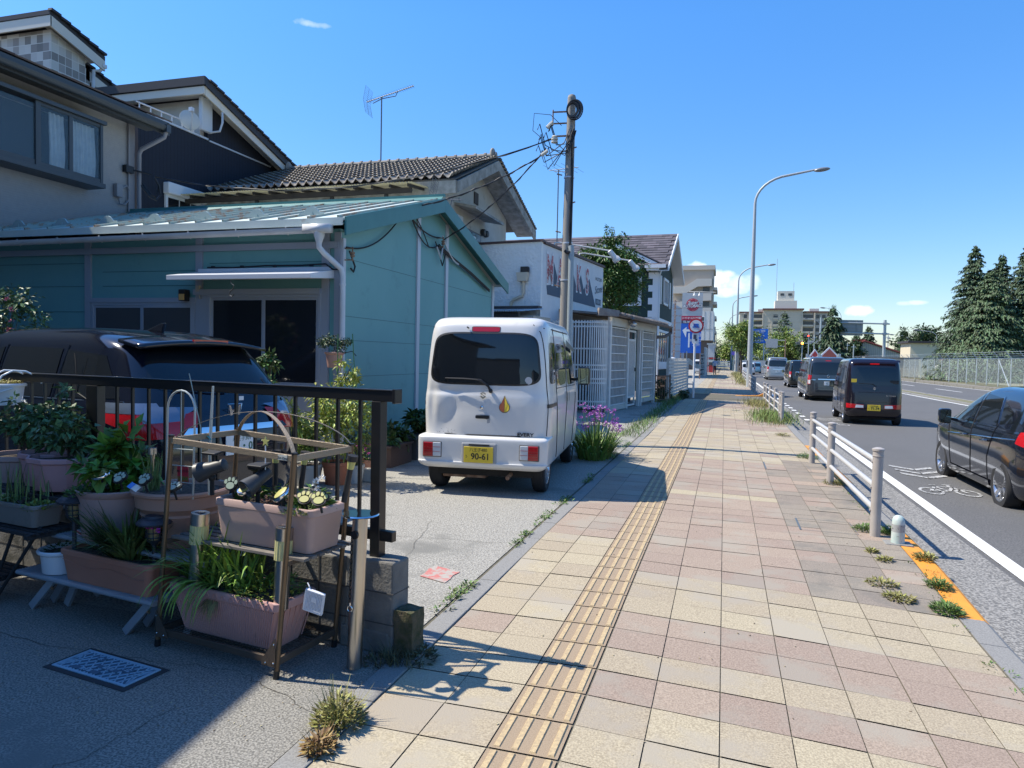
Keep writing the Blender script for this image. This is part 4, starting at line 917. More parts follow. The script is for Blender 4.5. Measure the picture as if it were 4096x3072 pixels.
b.prism([(0, -.45, 5.62), (0, LW/2, GA-.16), (.5, LW/2, GA-.16), (.5, -.45, 5.62)], (0, 0, .02)); b.prism([(0, LW/2, GA-.16), (0, LW+.5, 5.58), (.5, LW+.5, 5.58), (.5, LW/2, GA-.16)], (0, 0, .02))
b.bb(-.55, -.6, 5.76, .42, -.42, 5.92); b.bb(-.48, -.5, 5.66, .1, -.1, 5.76)
b.prism([(-2.2, -.32, 7.12), (-4.7, -.32, 5.88), (-4.7, -.32, 5.68), (-2.2, -.32, 6.92)], (0, .1, 0)); b.prism([(-2.2, -.32, 7.12), (.15, -.32, 5.94), (.15, -.32, 5.74), (-2.2, -.32, 6.92)], (0, .1, 0))
obj('trim_boards', b, m_trim, gr)
b = B(); b.prism([(-2.2, -.36, 7.16), (-4.75, -.36, 5.90), (-4.75, 1.5, 5.9), (-2.2, 1.5, 7.16)], (0, 0, .05)); b.prism([(-2.2, -.36, 7.16), (.2, -.36, 5.96), (.2, 1.2, 5.96), (-2.2, 1.5, 7.16)], (0, 0, .05)); obj('cross_roof', b, m_slate, r)
b = B()
for k in range(8):                                     # quoins
    w_ = .55 if k % 2 == 0 else .30; z = 5.62-k*.30
    b.bb(-w_*.8, -.03, z-.30, .03, 0, z); b.bb(0, 0, z-.30, .03, w_*.55, z)
b.bb(-9, -.03, 3.22, 0, 0, 3.50); b.bb(0, 0, 3.3, .03, LW, 3.52); b.bb(0, LW-.18, 0, .04, LW, 5.9)
obj('quoins', b, m_trim, gr)
b = B(); b.tube([(.10, .1, 5.7), (.06, .05, 5.5), (.06, .05, 0)], .05, 8); obj('downpipe', b, m_trim, gr, smooth=True)
def mwin(parent, y0_, y1_, z0_, z1_, nv, nh, nm='window'):
    b = B(); b.bb(.0, y0_, z0_, .06, y0_+.09, z1_); b.bb(.0, y1_-.09, z0_, .06, y1_, z1_); b.bb(.0, y0_, z1_, .07, y1_, z1_+.12); b.bb(.0, y0_, z0_, .06, y1_, z0_+.1)
    for i in range(1, nv): y = y0_+(y1_-y0_)*i/nv; b.bb(.01, y-.03, z0_, .04, y+.03, z1_)
    for i in range(1, nh): z = z0_+(z1_-z0_)*i/nh; b.bb(.01, y0_, z-.02, .035, y1_, z+.02)
    f = obj(nm, b, m_trim, parent); b = B(); b.bb(.002, y0_+.05, z0_+.05, .012, y1_-.05, z1_-.02); obj('pane', b, m_glassd, f); return f
mwin(gr, 1.75, 3.45, 4.25, 5.45, 4, 1); mwin(gr, .35, 3.9, 1.05, 2.85, 4, 1); b = B(); b.bb(.07, .45, 1.08, .09, 3.8, 1.42); obj('lower_panel', b, m_trim, gr)
b = B(); b.bb(0, .7, 4.2, .05, 1.0, 5.55); obj('shutter', b, m_trim, gr); b = B(); b.bb(0, 4.1, 4.2, .05, 4.4, 5.55); obj('shutter', b, m_trim, gr)
b = B(); b.bb(-2.3, -.06, 4.05, -.75, 0, 5.42); f = obj('window', b, m_trim, gr); b = B(); b.bb(-2.15, -.07, 4.2, -.92, -.06, 5.3); obj('pane', b, m_glassd, f)
b = B(); b.bb(.1, -.1, 0, .9, LW, .75); obj('brick_base', b, banded('brown_brick', (.24, .13, .10), (.32, .28, .25), 13, .85), gr)
aerial('tv_aerial', 'spidery multi element television aerial between the pole and the green house roof', (-5.72, 24.3, 4.75), 3.3, (.93, -.2, 0), 1.1, 5, .0, False, el=.7)
# ---- things between the shop and the crossing
# ================================================================= vegetation helpers
m_leaf = mat('leaf_green', (.07, .14, .028), .55, rnd=.45); m_leafd = mat('leaf_dark', (.028, .06, .015), .55, rnd=.5); m_leafy = mat('leaf_yellow_green', (.19, .26, .05), .55, rnd=.4)
m_bark = mat('bark', (.10, .075, .055), .9, bump=(30, .6, .02)); m_need = mat('cedar_needles', (.055, .095, .042), .65, rnd=.5); m_dry = mat('dry_grass', (.26, .21, .085), .8, rnd=.4)
def crown(b, c, r, n, L=.12, w=.05, clumps=40, flat=1.0, seed=0, gap=.35):
    """leaf faces gathered in clumps through the crown's volume"""
    rnd = random.Random(seed); c = Vector(c); cs = []
    for i in range(clumps):
        while True:
            d = Vector((rnd.uniform(-1, 1), rnd.uniform(-1, 1), rnd.uniform(-1, 1)))
            if .15 < d.length < 1: break
        k = rnd.uniform(.55, 1.12) if rnd.random() < .8 else rnd.uniform(.2, .6)
        d = d.normalized()*k; cs.append((c+Vector((d.x*r[0], d.y*r[1], d.z*r[2]*flat)), rnd.uniform(.16, .34)*(r[0]+r[2])*.5))
    for i in range(n):
        cc, cr_ = cs[rnd.randrange(len(cs))]
        o_ = Vector((rnd.gauss(0, .5), rnd.gauss(0, .5), rnd.gauss(0, .38)))*cr_
        d = (o_.normalized()+Vector((rnd.uniform(-.6, .6), rnd.uniform(-.6, .6), rnd.uniform(-.7, .3)))).normalized()
        nrm = Vector((rnd.uniform(-.6, .6), rnd.uniform(-.6, .6), 1)); s = rnd.uniform(.6, 1.35)
        leaf(b, cc+o_, d, nrm, L*s, w*s, .12, rnd.uniform(0, .3))
    return cs
def tree(name, label, cat, base, c, r, n, L=.12, w=.05, clumps=40, m=None, trunk=.08, seed=0, group=None, limbs=9):
    t = thing(name, label, cat, base, 0, group); b = B(); base = Vector(base); c = Vector(c)-base
    rnd = random.Random(seed)
    b.tube([(0, 0, -.05), (trunk*.3, 0, c.z*.3), (c.x*.4, c.y*.4, c.z*.62), (c.x, c.y, c.z)], [trunk, trunk*.85, trunk*.6, trunk*.25], 8)
    for i in range(limbs):
        a = rnd.uniform(0, 2*pi); h = rnd.uniform(.5, .95); p = Vector((c.x*h*.6, c.y*h*.6, c.z*h*.75))
        q = c+Vector((cos(a)*r[0]*.75, sin(a)*r[1]*.75, rnd.uniform(-.5, .7)*r[2])); b.tube([p, p.lerp(q, .5)+Vector((0, 0, .05)), q], [trunk*.35, trunk*.22, trunk*.06], 5)
    obj('trunk', b, m_bark, t, smooth=True)
    b = B(); crown(b, c, r, n, L, w, clumps, 1, seed); obj('crown', b, m or m_leaf, t, fixn=False)
    return t
def conifer(name, label, base, h, rad, seed=0, tiers=22, per=9, dens=26, m=None, group=None, low=.06, L=.5):
    t = thing(name, label, 'tree', base, 0, group); rnd = random.Random(seed)
    b = B(); b.tube([(0, 0, -.1), (0, 0, h*.5), (0, 0, h*.98)], [h*.022, h*.014, .02], 7); 
    f = B()
    for i in range(tiers):
        u = (i+rnd.uniform(-.7, .7))/tiers; u = max(0, min(.995, u)); z = h*(low+(1-low)*u); R = rad*(1-u)**.82*rnd.uniform(.70, 1.12)+.12
        for k in range(max(4, int(per*(1-u*.5)))):
            a = 2*pi*(k+rnd.random()*.9)/max(4, int(per*(1-u*.5)))+i*1.1; R_ = R*rnd.uniform(.6, 1.15); dr = rnd.uniform(.05, .22)*R_
            d = Vector((cos(a), sin(a), 0)); side = Vector((-sin(a), cos(a), 0))
            tip = d*R_+Vector((0, 0, z-dr+.25*R_*.3)); root = Vector((0, 0, z+rnd.uniform(-.03, .03)*h))
            if k % 2 == 0: b.tube([root, root.lerp(tip, .5)+Vector((0, 0, .06*R_)), tip], [.05, .03, .01], 4, cap=False)
            nn = int(dens*(.5+.6*(1-u)))
            for j in range(nn):
                s = rnd.uniform(.18, 1.0); p = root.lerp(tip, s)+Vector((0, 0, .10*R_*sin(pi*s)))
                sp_ = rnd.uniform(-1, 1)*(.10+.34*(1-abs(s-.55)))*R_*.62
                p = p+side*sp_*1.15+Vector((0, 0, rnd.uniform(-.05, .03)*R_-abs(sp_)*.25))
                dd = (d*rnd.uniform(.3, 1)+side*(.9 if sp_ > 0 else -.9)*rnd.uniform(.1, .8)+Vector((0, 0, rnd.uniform(-1.2, -.15)))).normalized()
                leaf(f, p, dd, Vector((rnd.uniform(-.3, .3), rnd.uniform(-.3, .3), 1)), L*rnd.uniform(.5, 1.2)*(.6+.6*(1-u)), L*.36, .1, .15)
    for j in range(60): leaf(f, Vector((rnd.gauss(0, .12), rnd.gauss(0, .12), h*rnd.uniform(.9, 1.0))), Vector((rnd.uniform(-.7, .7), rnd.uniform(-.7, .7), .8)), Vector((1, 0, .2)), L*.7, L*.2)
    obj('trunk', b, m_bark, t); obj('crown', f, m or m_need, t, fixn=False); return t
def tuft(b, c, n, h, spread, w=.01, droop=.12, rnd=random):
    for i in range(n):
        a = rnd.uniform(0, 2*pi); r = rnd.uniform(0, spread); p = Vector(c)+Vector((cos(a)*r, sin(a)*r, 0))
        blade(b, p, Vector((cos(a)*rnd.uniform(.1, .9), sin(a)*rnd.uniform(.1, .9), 1)), h*rnd.uniform(.5, 1.15), w, droop*rnd.uniform(.3, 1.6), 3)
def weedy(b, c, n, rad, h, L=.03, w=.014, rnd=random):
    for i in range(n):
        a = rnd.uniform(0, 2*pi); r = rad*sqrt(rnd.random()); z = h*rnd.random()**1.4*(1-.6*r/rad)
        leaf(b, Vector(c)+Vector((cos(a)*r, sin(a)*r, z)), Vector((cos(a)+rnd.uniform(-.6, .6), sin(a)+rnd.uniform(-.6, .6), rnd.uniform(-.1, 1.1))), Vector((rnd.uniform(-.4, .4), rnd.uniform(-.4, .4), 1)), L*rnd.uniform(.6, 1.5), w*rnd.uniform(.7, 1.3), .1)
# shop tree
c_ = W(1318*1.852, 600*1.852, 27)
tree('street_tree', 'bushy green tree leaning between the painted shop and the dark green house', 'tree', (c_.x-.1, c_.y, 0), (c_.x, c_.y, c_.z-.1), (1.22, 1.1, 1.32), 15000, .14, .055, 80, m_leaf, .09, 3)
b = B(); crown(b, (c_.x+.05, c_.y, c_.z+1.3), (.4, .4, .6), 700, .14, .05, 10, 1, 5); o = obj('crown', b, m_leaf, [x for x in bpy.data.objects if x.name == 'street_tree'][0], fixn=False); o.matrix_parent_inverse = Matrix.Translation((-(c_.x-.1), -c_.y, 0))
# ================================================================= utility pole with wires
m_pole = mat('concrete_pole', (.27, .245, .21), .8, var=(3, (.26, .245, .22), 1.4), bump=(40, .3, .004))
pl = (-2.76, 12.4)
up = thing('utility_pole', 'tall grey concrete utility pole with a coil of black cable near its top', 'pole', (pl[0], pl[1], 0))
b = B(); b.tube([(0, 0, -.1), (.02, 0, 3), (.05, 0, 6.1)], [.10, .088, .074], 20); b.lathe([(.074, 0), (.06, .04), (.02, .06)], (.05, 0, 6.1), 16, cap=(False, True)); obj('shaft', b, m_pole, up, smooth=True)
b = B(); b.tube([(.12, -.07, 0), (.125, -.08, 3.45), (.11, -.07, 3.5)], .05, 12); obj('conduit', b, mat('pale_green_conduit', (.30, .34, .34), .5), up, smooth=True)
b = B()
for z in (.9, 1.75, 2.9): b.lathe([(.10, 0), (.10, .02)], (.02, 0, z), 16)
for z in (3.55, 4.7): b.lathe([(.092, 0), (.092, .025)], (.035, 0, z), 16)
obj('bands', b, m_alu, up)
for i, z in enumerate((1.9, 2.35, 2.8, 3.25, 3.75, 4.25, 4.75, 5.2)):
    b = B(); sgn = -1 if i % 2 == 0 else 1; b.tube([(sgn*.08, -.05, z), (sgn*.17, -.07, z+.02)], .012, 6); obj('step_bolt', b, m_rust, up)
b = B()
for k in range(5):
    b.tube([(.10, -.07, 3.45)]+[(.09+.025*cos(k*1.3+z*1.1), -.085+.012*k, z) for z in (3.8, 4.1, 4.4, 4.7, 5.0, 5.3)]+[(.08+.02*k, -.1, 5.5)], .012, 6)
b.tube([(.14, -.09, 3.4), (.05, -.13, 3.38), (.02, -.13, 3.42)], .03, 6)
obj('riser_cables', b, m_cable, up, smooth=True)
b = B()
for k in range(7):
    r_ = .085+.009*k; b.tube([(.09+r_*cos(a*pi/12)+.008*k, -.14-.012*(k % 3), 5.84+r_*1.25*sin(a*pi/12)) for a in range(24)], .0115, 5, closed=True)
obj('cable_coil', b, m_cable, up, smooth=True)
b = B()
for z in (5.86, 5.66): b.beam((.0, -.02, z), (-.28, -.05, z), .03, .02); 
b.tube([(-.27, -.05, 5.9), (-.27, -.05, 5.62)], .012, 6); b.beam((.05, -.08, 5.42), (-.2, -.1, 5.42), .03, .025); obj('bracket', b, m_rust, up)
b = B(); b.lathe([(.03, 0), (.06, .01), (.06, .035), (.035, .045), (.062, .06), (.062, .085), (.035, .095), (.055, .11), (.04, .13)], (-.22, -.1, 5.30), 12); b.tube([(-.36, -.1, 5.58), (-.27, -.07, 5.68)], .035, 8); b.tube([(-.45, -.12, 5.1), (-.34, -.1, 5.18)], .032, 8); obj('insulators', b, mat('cream_porcelain', (.55, .53, .46), .3), up, smooth=True)
b = B(); rr = random.Random(4)
for k in range(9):
    p0 = Vector((.1+rr.uniform(-.05, .05), -.12, 5.5+rr.uniform(-.15, .15))); p3 = Vector((-.5+rr.uniform(-.1, .2), -.1, 5.3+rr.uniform(-.3, .3)))
    b.tube([p0, p0+Vector((-.08, -.05, -.16-rr.random()*.2)), p3+Vector((.15, 0, -.2-rr.random()*.1)), p3+Vector((.04, 0, .1)), p3], .009, 5)
b.tube([(-.45, -.12, 5.4), (-.62, -.1, 5.55), (-.6, -.1, 5.85), (-.3, -.1, 5.8), (-.1, -.1, 5.6)], .006, 5)
obj('wire_tangle', b, m_cable, up, smooth=True)
P0 = Vector((pl[0]-.25, pl[1]-.1, 5.38)); P1 = Vector((pl[0]-.42, pl[1]-.1, 5.12))
def wire(label, a, c, sg, r=.012, m=None):
    b = B(); b.tube(sag(a, c, sg, 20), r, 5); b.tube([p+Vector((0, .02*sin(i*1.7), .02*cos(i*1.7))) for i, p in enumerate(sag(a, c, sg, 20))], r*.7, 4); o = obj('overhead_wire', b, m or m_cable); tag(o, label, 'wire', 'overhead wires from the utility pole'); return o
wire('long sagging wire from the pole across to the grey house corner', P0, (-11.7, 12.4, 5.2), .55, .012)
wire('short wire from the pole down to the insulator on the shed gable front', P1, (-5.0, 10.9, 3.98), .12, .010)
wire('wire from the pole to the second insulator behind the shed ridge', P1+Vector((.05, 0, .1)), (-5.0, 12.2, 3.66), .15, .010)
# ================================================================= pedestrian rails
m_rail = mat('beige_rail_paint', (.40, .365, .335), .45, var=(8, (.35, .32, .29), 1.4)); m_railw = mat('pale_rail_bar', (.46, .46, .45), .4)
def railing(label, ys, x, h=.80, group='pedestrian guard rails along the kerb'):
    t = thing('guard_rail', label, 'railing', (x, ys[0], zs(x, ys[0])), 0, group); z0 = zs(x, ys[0])
    for y in ys:
        zz = zs(x, y)-z0; b = B(); dy = y-ys[0]
        b.lathe([(.045, -.05), (.045, h-.07), (.050, h-.068), (.050, h-.062), (.045, h-.06), (.045, h-.02), (.052, h-.018), (.052, h), (.02, h+.012)], (0, dy, zz), 18, cap=(False, True)); p = obj('post', b, m_rail, t, smooth=True)
        b = B()
        for hh_ in (h-.12, h*.56, h*.30): b.tube([(-.044, dy, zz+hh_), (-.055, dy, zz+hh_)], .012, 6)
        obj('bolt', b, m_rail, p)
    for hh_ in (h-.12, h*.56, h*.30):
        b = B(); b.tube([(0, y-ys[0], zs(x, y)-z0+hh_) for y in ys], .024, 12, cap=True); obj('rail_bar', b, m_railw, t, smooth=True)
    return t
railing('nearest three bar guard rail with three posts beside the small reflector bollard', [7.08, 9.95, 11.95], 1.36)
railing('second guard rail standing in the tall weeds', [19.3, 19.95, 21.9, 24.2, 26.2, 27.7], 1.45)
railing('distant guard rail just beyond the side road mouth', [36, 38, 40, 42, 44], 1.45)
railing('farthest guard rail beyond the first lamp post', [46.5, 50, 54, 58, 62], 1.5)
bo = thing('kerb_bollard', 'short round topped pale green kerb bollard with peeling sticker and graffiti', 'bollard', (1.50, 6.86, zs(1.5, 6.86)))
b = B(); b.lathe([(.055, 0), (.052, .15), (.052, .17), (.050, .20), (.040, .225), (.022, .24), (.004, .245)], (0, 0, .012), 20, cap=(True, False)); obj('body', b, mat('mint_paint', (.40, .50, .46), .5, spots=(26, (.16, .16, .15), .60), var=(18, (.5, .55, .52), 2)), bo, smooth=True)
b = B(); b.box((0, 0, .004), (.22, .16, .02)); obj('base_plate', b, m_kerb, bo, bevel=.006)
b = B(); b.lathe([(.0535, .10), (.0535, .165)], (0, 0, .012), 20, cap=(False, False)); obj('worn_band', b, mat('worn_band', (.33, .34, .33), .6, spots=(40, (.1, .1, .1), .55)), bo, smooth=True)
# ================================================================= lamp posts
m_lamp = mat('lamp_post_grey', (.36, .38, .39), .5, .2); m_head = mat('lamp_head_grey', (.20, .21, .22), .4, .3)
def lamppost(label, x, y, h=11.4, reach=2.6, r=.14, z=0, side=1, group='tall curved street lamps along the road', low=True):
    t = thing('street_lamp', label, 'street lamp', (x, y, z), 0, group)
    b = B(); pts = [(0, 0, 0), (0, 0, h*.55), (.0, 0, h*.86)]; rs = [r, r*.7, r*.48]
    for k in range(1, 9):
        a = k/8*pi/2*.92; pts.append((side*reach*.62*(1-cos(a)), 0, h*.86+h*.125*sin(a))); rs.append(r*.42)
    pts.append((side*reach, 0, h+.05)); rs.append(r*.34)
    b.tube(pts, rs, 12); obj('pole', b, m_lamp, t, smooth=True)
    b = B(); b.M = Matrix.Translation((side*(reach+.28), 0, h+.03)) @ Matrix.Rotation(-.1*side, 4, 'Y'); b.sphere((0, 0, 0), .5, 14, 8, (.9, .36, .24)); obj('lamp_head', b, m_head, t, smooth=True)
    if low: b = B(); b.bb(-r-.03, -.12, 1.2, -r+.02, .12, 1.6); obj('access_panel', b, m_lamp, t)
    return t
lamppost('nearest tall curved street lamp at the kerb beside the crossing', 1.45, 44.6, 12.6, 3.3, .17)
lamppost('second tall curved street lamp behind the kerb tree', 1.3, 87, 12.6, 3.3, .17)
lamppost('third tall curved street lamp down the road', 1.1, 128, 12.6, 3.3, .17)
lamppost('fourth tall curved street lamp, smallest in the row', .9, 175, 12.6, 3.3, .17)
lamppost('slim street lamp beyond the left pavement', -7.8, 190, 13.0, 2.2, .12)
def plow(px, py, w): p = W(px, py, w); return p
# lamps on the far side of the road: pixel of the head end, depth
for (lab, px, topy, w, sd) in (('lamp post rising behind the grey overhead sign back', 3366, 1232, 118, -1), ('lamp post in front of the flats right end', 3281, 1275, 150, -1), ('lamp post left of the traffic light', 3187, 1302, 170, -1),
                               ('lamp post behind the bare sign frame', 3095, 1322, 210, -1), ('left of the two curved lamps beside the small cedar', 3616, 1355, 150, -1), ('right of the two curved lamps beside the small cedar', 3636, 1340, 130, -1), ('curved lamp just left of the tall conifers', 3748, 1322, 108, -1)):
    p = W(px, topy, w); h = p.z+.18; lamppost(lab, p.x, p.y, h, 2.6, .10, -.18, sd, 'street lamps across the road', False)
# ================================================================= vehicles
m_tyre = mat('tyre_rubber', (.018, .018, .019), .85); m_rim = mat('alloy', (.55, .56, .58), .25, .9); m_rimd = mat('hub_dark', (.05, .05, .052), .5, .4)
m_cglass = mat('tinted_car_glass', (.010, .012, .014), .03, spec=.7); m_trimb = mat('car_black_trim', (.015, .015, .016), .4); m_gap = mat('panel_gap', (.01, .01, .011), .7)
m_red = mat('red_lens', (.42, .008, .012), .12, coat=.6); m_clear = mat('clear_lamp_lens', (.55, .57, .58), .12, coat=.6, bump=(90, .4, .004)); m_chrome = mat('chrome', (.75, .76, .78), .08, 1.0)
m_under = mat('underbody', (.012, .012, .012), .8)
def paint(name, col, metal=.0, rough=.28, coat=1.0, **k): return mat(name, col, rough, metal, coat=coat, **k)
def crom(rows, n):
    """densify rows (tuples) by monotone-ish cubic interpolation"""
    out = []
    for i in range(len(rows)-1):
        p0 = rows[max(0, i-1)]; p1 = rows[i]; p2 = rows[i+1]; p3 = rows[min(len(rows)-1, i+2)]
        for k in range(n):
            t = k/n; r = []
            for a, b_, c, d in zip(p0, p1, p2, p3):
                m1 = (c-a)/2; m2 = (d-b_)/2; dl = c-b_
                if dl == 0: m1 = m2 = 0
                else:
                    m1 = max(-3*abs(dl), min(3*abs(dl), m1)) if m1*dl > 0 else 0; m2 = max(-3*abs(dl), min(3*abs(dl), m2)) if m2*dl > 0 else 0
                r.append((2*t**3-3*t**2+1)*b_+(t**3-2*t**2+t)*m1+(-2*t**3+3*t**2)*c+(t**3-t**2)*m2)
            out.append(tuple(r))
    out.append(tuple(rows[-1])); return out
class Car:
    """body as a stack of rounded plan outlines; rows (z, half width, rear y, front y)"""
    def __init__(s, rows, a=6.0, b=14.0, dense=4, n=96, dent=None, warp=None):
        s.rows = crom(rows, dense); s.a = a; s.b = b; s.n = n; s.dent = dent; s.warp = warp or (lambda p: p)
    def at(s, z):
        R = s.rows
        if z <= R[0][0]: return R[0][1:]
        for p, q in zip(R, R[1:]):
            if z <= q[0]:
                t = (z-p[0])/max(1e-9, q[0]-p[0]); return tuple(p[i]+(q[i]-p[i])*t for i in (1, 2, 3))
        return R[-1][1:]
    def side(s, sg, y, z, off=.004):
        hw, yr, yf = s.at(z); yc, hl = (yr+yf)/2, (yf-yr)/2; u = min(.999, abs((y-yc)/hl))
        return s.warp(Vector((sg*(hw*(1-u**s.b)**(1/s.a)+off), y, z)))
    def rear(s, x, z, off=.004):
        hw, yr, yf = s.at(z); yc, hl = (yr+yf)/2, (yf-yr)/2; u = min(.999, abs(x/hw))
        p = Vector((x, yc-hl*(1-u**s.a)**(1/s.b)-off, z))
        if s.dent: p.y += s.dent(x, z)
        return s.warp(p)
    def body(s):
        b = B(); rings = []
        for (z, hw, yr, yf) in s.rows:
            yc, hl = (yr+yf)/2, (yf-yr)/2; ring = []
            for j in range(s.n):
                th = 2*pi*j/s.n; c, t = cos(th), sin(th)
                # blend of superellipse angle so flats get points too
                x = hw*(1 if c >= 0 else -1)*abs(c)**(2/s.a); y = hl*(1 if t >= 0 else -1)*abs(t)**(2/s.b)
                p = Vector((x, yc+y, z))
                if s.dent and t < 0 and abs(c) < .97: p.y += s.dent(x, z)
                ring.append(b.v(s.warp(p)))
            rings.append(ring)
        for A, C_ in zip(rings, rings[1:]):
            for j in range(s.n): b.face([A[j], A[(j+1) % s.n], C_[(j+1) % s.n], C_[j]])
        b.face(rings[0][::-1]); b.face(rings[-1]); return b
    def patch(s, fn, cx, cz, hx, hz, skew=0.0, e=7.0, rings=(1, .96, .9, .82, .72, .6, .4, .2), n=56, tap=0.0):
        """rounded panel on a surface: fn(u, z)->3D; tap narrows the top; skew leans it"""
        b = B(); R = []
        for k in rings:
            row = []
            for j in range(n):
                th = 2*pi*(j+.5)/n; c, t = cos(th), sin(th)
                u = (1 if c >= 0 else -1)*abs(c)**(2/e)*k; w = (1 if t >= 0 else -1)*abs(t)**(2/e)*k
                row.append(b.v(fn(cx+u*hx*(1-tap*(w+1)/2)+skew*w*hz, cz+w*hz)))
            R.append(row)
        for A, C_ in zip(R, R[1:]):
            for j in range(n): b.face([A[j], A[(j+1) % n], C_[(j+1) % n], C_[j]])
        b.face(R[-1]); return b
    def quad(s, fn, P, n=10, m_=6):
        """patch over four corners (u,z): bl, br, tr, tl"""
        b = B()
        def g(u, v):
            a = [P[0][i]*(1-u)+P[1][i]*u for i in (0, 1)]; c = [P[3][i]*(1-u)+P[2][i]*u for i in (0, 1)]
            return fn(a[0]*(1-v)+c[0]*v, a[1]*(1-v)+c[1]*v)
        b.grid(g, n, m_); return b
    def line(s, fn, pts, r=.004, sub=5):
        q = []
        for p0, p1 in zip(pts, pts[1:]):
            for k in range(sub): q.append(fn(p0[0]+(p1[0]-p0[0])*k/sub, p0[1]+(p1[1]-p0[1])*k/sub))
        q.append(fn(*pts[-1])); b = B(); b.tube(q, r, 4); return b
def wheel(parent, x, y, r, w, style='alloy', sg=1, spokes=7, steer=0.0):
    h = bpy.data.objects.new('wheel', None); COL.objects.link(h); h.parent = parent; h.location = (x, y, r); h.rotation_euler = (0, 0, steer)
    b = B(); k = w/2; b.lathe([(r*.66, -k*.9), (r*.72, -k), (r*.93, -k), (r*.985, -k*.8), (r, -k*.5), (r, k*.5), (r*.985, k*.8), (r*.93, k), (r*.72, k), (r*.66, k*.9)], (0, 0, 0), 36, 'X', cap=(False, False)); obj('tyre', b, m_tyre, h, smooth=True)
    b = B(); o_ = sg*k; b.lathe([(.001, o_*.25), (r*.5, o_*.2), (r*.62, o_*.5), (r*.66, o_*.92), (r*.69, o_*.96)], (0, 0, 0), 36, 'X', cap=(False, False)); rm = obj('rim', b, m_rim if style != 'steel' else m_rimd, h, smooth=True)
    if style == 'alloy':
        b = B()
        for i in range(spokes):
            a = 2*pi*i/spokes
            for da in (-.10, .10): b.beam((o_*.62, r*.10*cos(a), r*.10*sin(a)), (o_*.86, r*.66*cos(a+da), r*.66*sin(a+da)), r*.075, r*.06, up=(1, 0, 0))
        b.lathe([(.001, o_*.72), (r*.15, o_*.66), (r*.17, o_*.5)], (0, 0, 0), 16, 'X', cap=(False, False)); obj('spokes', b, m_rim, rm)
        b = B(); b.lathe([(.001, o_*.3), (r*.6, o_*.3)], (0, 0, 0), 24, 'X', cap=(False, False)); obj('brake_shadow', b, m_rimd, rm)
    else:
        b = B(); b.lathe([(.001, o_*.5), (r*.2, o_*.5), (r*.24, o_*.3)], (0, 0, 0), 16, 'X', cap=(False, False)); obj('hub', b, m_rim, rm)
    return h
def cutwheels(o, ys, r, hw, depth=.34):
    b = B()
    for y in ys:
        for sg in (-1, 1): b.lathe([(r*1.13, sg*(hw-depth)), (r*1.13, sg*(hw+.3))], (0, y, r*1.0), 32, 'X')
    c = obj('cutter_tmp', b, m_under, None)
    o.data.materials.append(m_under)
    md = o.modifiers.new('arch', 'BOOLEAN'); md.operation = 'DIFFERENCE'; md.object = c; md.solver = 'EXACT'
    dg = bpy.context.evaluated_depsgraph_get(); me = bpy.data.meshes.new_from_object(o.evaluated_get(dg)); o.modifiers.clear(); o.data = me
    bpy.data.objects.remove(c)
    me.polygons.foreach_set('use_smooth', [True]*len(me.polygons))
    bm = bmesh.new(); bm.from_mesh(me)
    for e in bm.edges:
        e.smooth = not (len(e.link_faces) == 2 and e.calc_face_angle(0) > radians(32))
    bm.to_mesh(me); bm.free()
    return o
def plate(parent, p, nrm, w, h, bg, ink, top, main, small=''):
    """number plate centred at p facing -y rotated by nrm (deg about z)"""
    M = Matrix.Translation(p) @ Matrix.Rotation(nrm, 4, 'Z')
    b = B(); b.M = M; b.box((0, 0, 0), (w, .012, h)); o = obj('number_plate', b, bg, parent, bevel=.004)
    FM = M @ frameM((0, -.0075, 0), (1, 0, 0), (0, 0, 1))
    text('plate_lettering', top, h*.27, ink, o, FM @ Matrix.Translation((0, h*.30, 0)), .0006)
    text('plate_lettering', main, h*.56, ink, o, FM @ Matrix.Translation((w*.07, -h*.12, 0)), .0006, bold=.0016)
    if small: text('plate_lettering', small, h*.22, ink, o, FM @ Matrix.Translation((-w*.41, -h*.14, 0)), .0006)
    return o
m_py = mat('yellow_plate', (.70, .50, .04), .4); m_pw = mat('white_plate', (.70, .71, .70), .4); m_pk = mat('plate_black', (.015, .015, .015), .5); m_pg = mat('plate_green', (.01, .10, .05), .5)
def mirror(parent, m, p, sg, s=1.0):
    b = B(); b.box((0, 0, 0), (.13*s, .10*s, .18*s)); o = obj('door_mirror', b, m, parent, bevel=.03*s, bseg=4); o.location = p
    b = B(); b.box((0, -.052*s, 0), (.11*s, .006, .15*s)); g = obj('mirror_glass', b, mat('mirror_glass', (.35, .42, .38), .03, 1.0), o)
    b = B(); b.beam((-sg*.16*s, .03, -.05*s), (0, .0, -.02*s), .05, .04); obj('mirror_arm', b, m_trimb, o)
    return o
def vehicle(name, label, cat, loc, heading, group=None):
    return thing(name, label, cat, loc, heading-pi/2, group)      # heading: angle of travel from +X
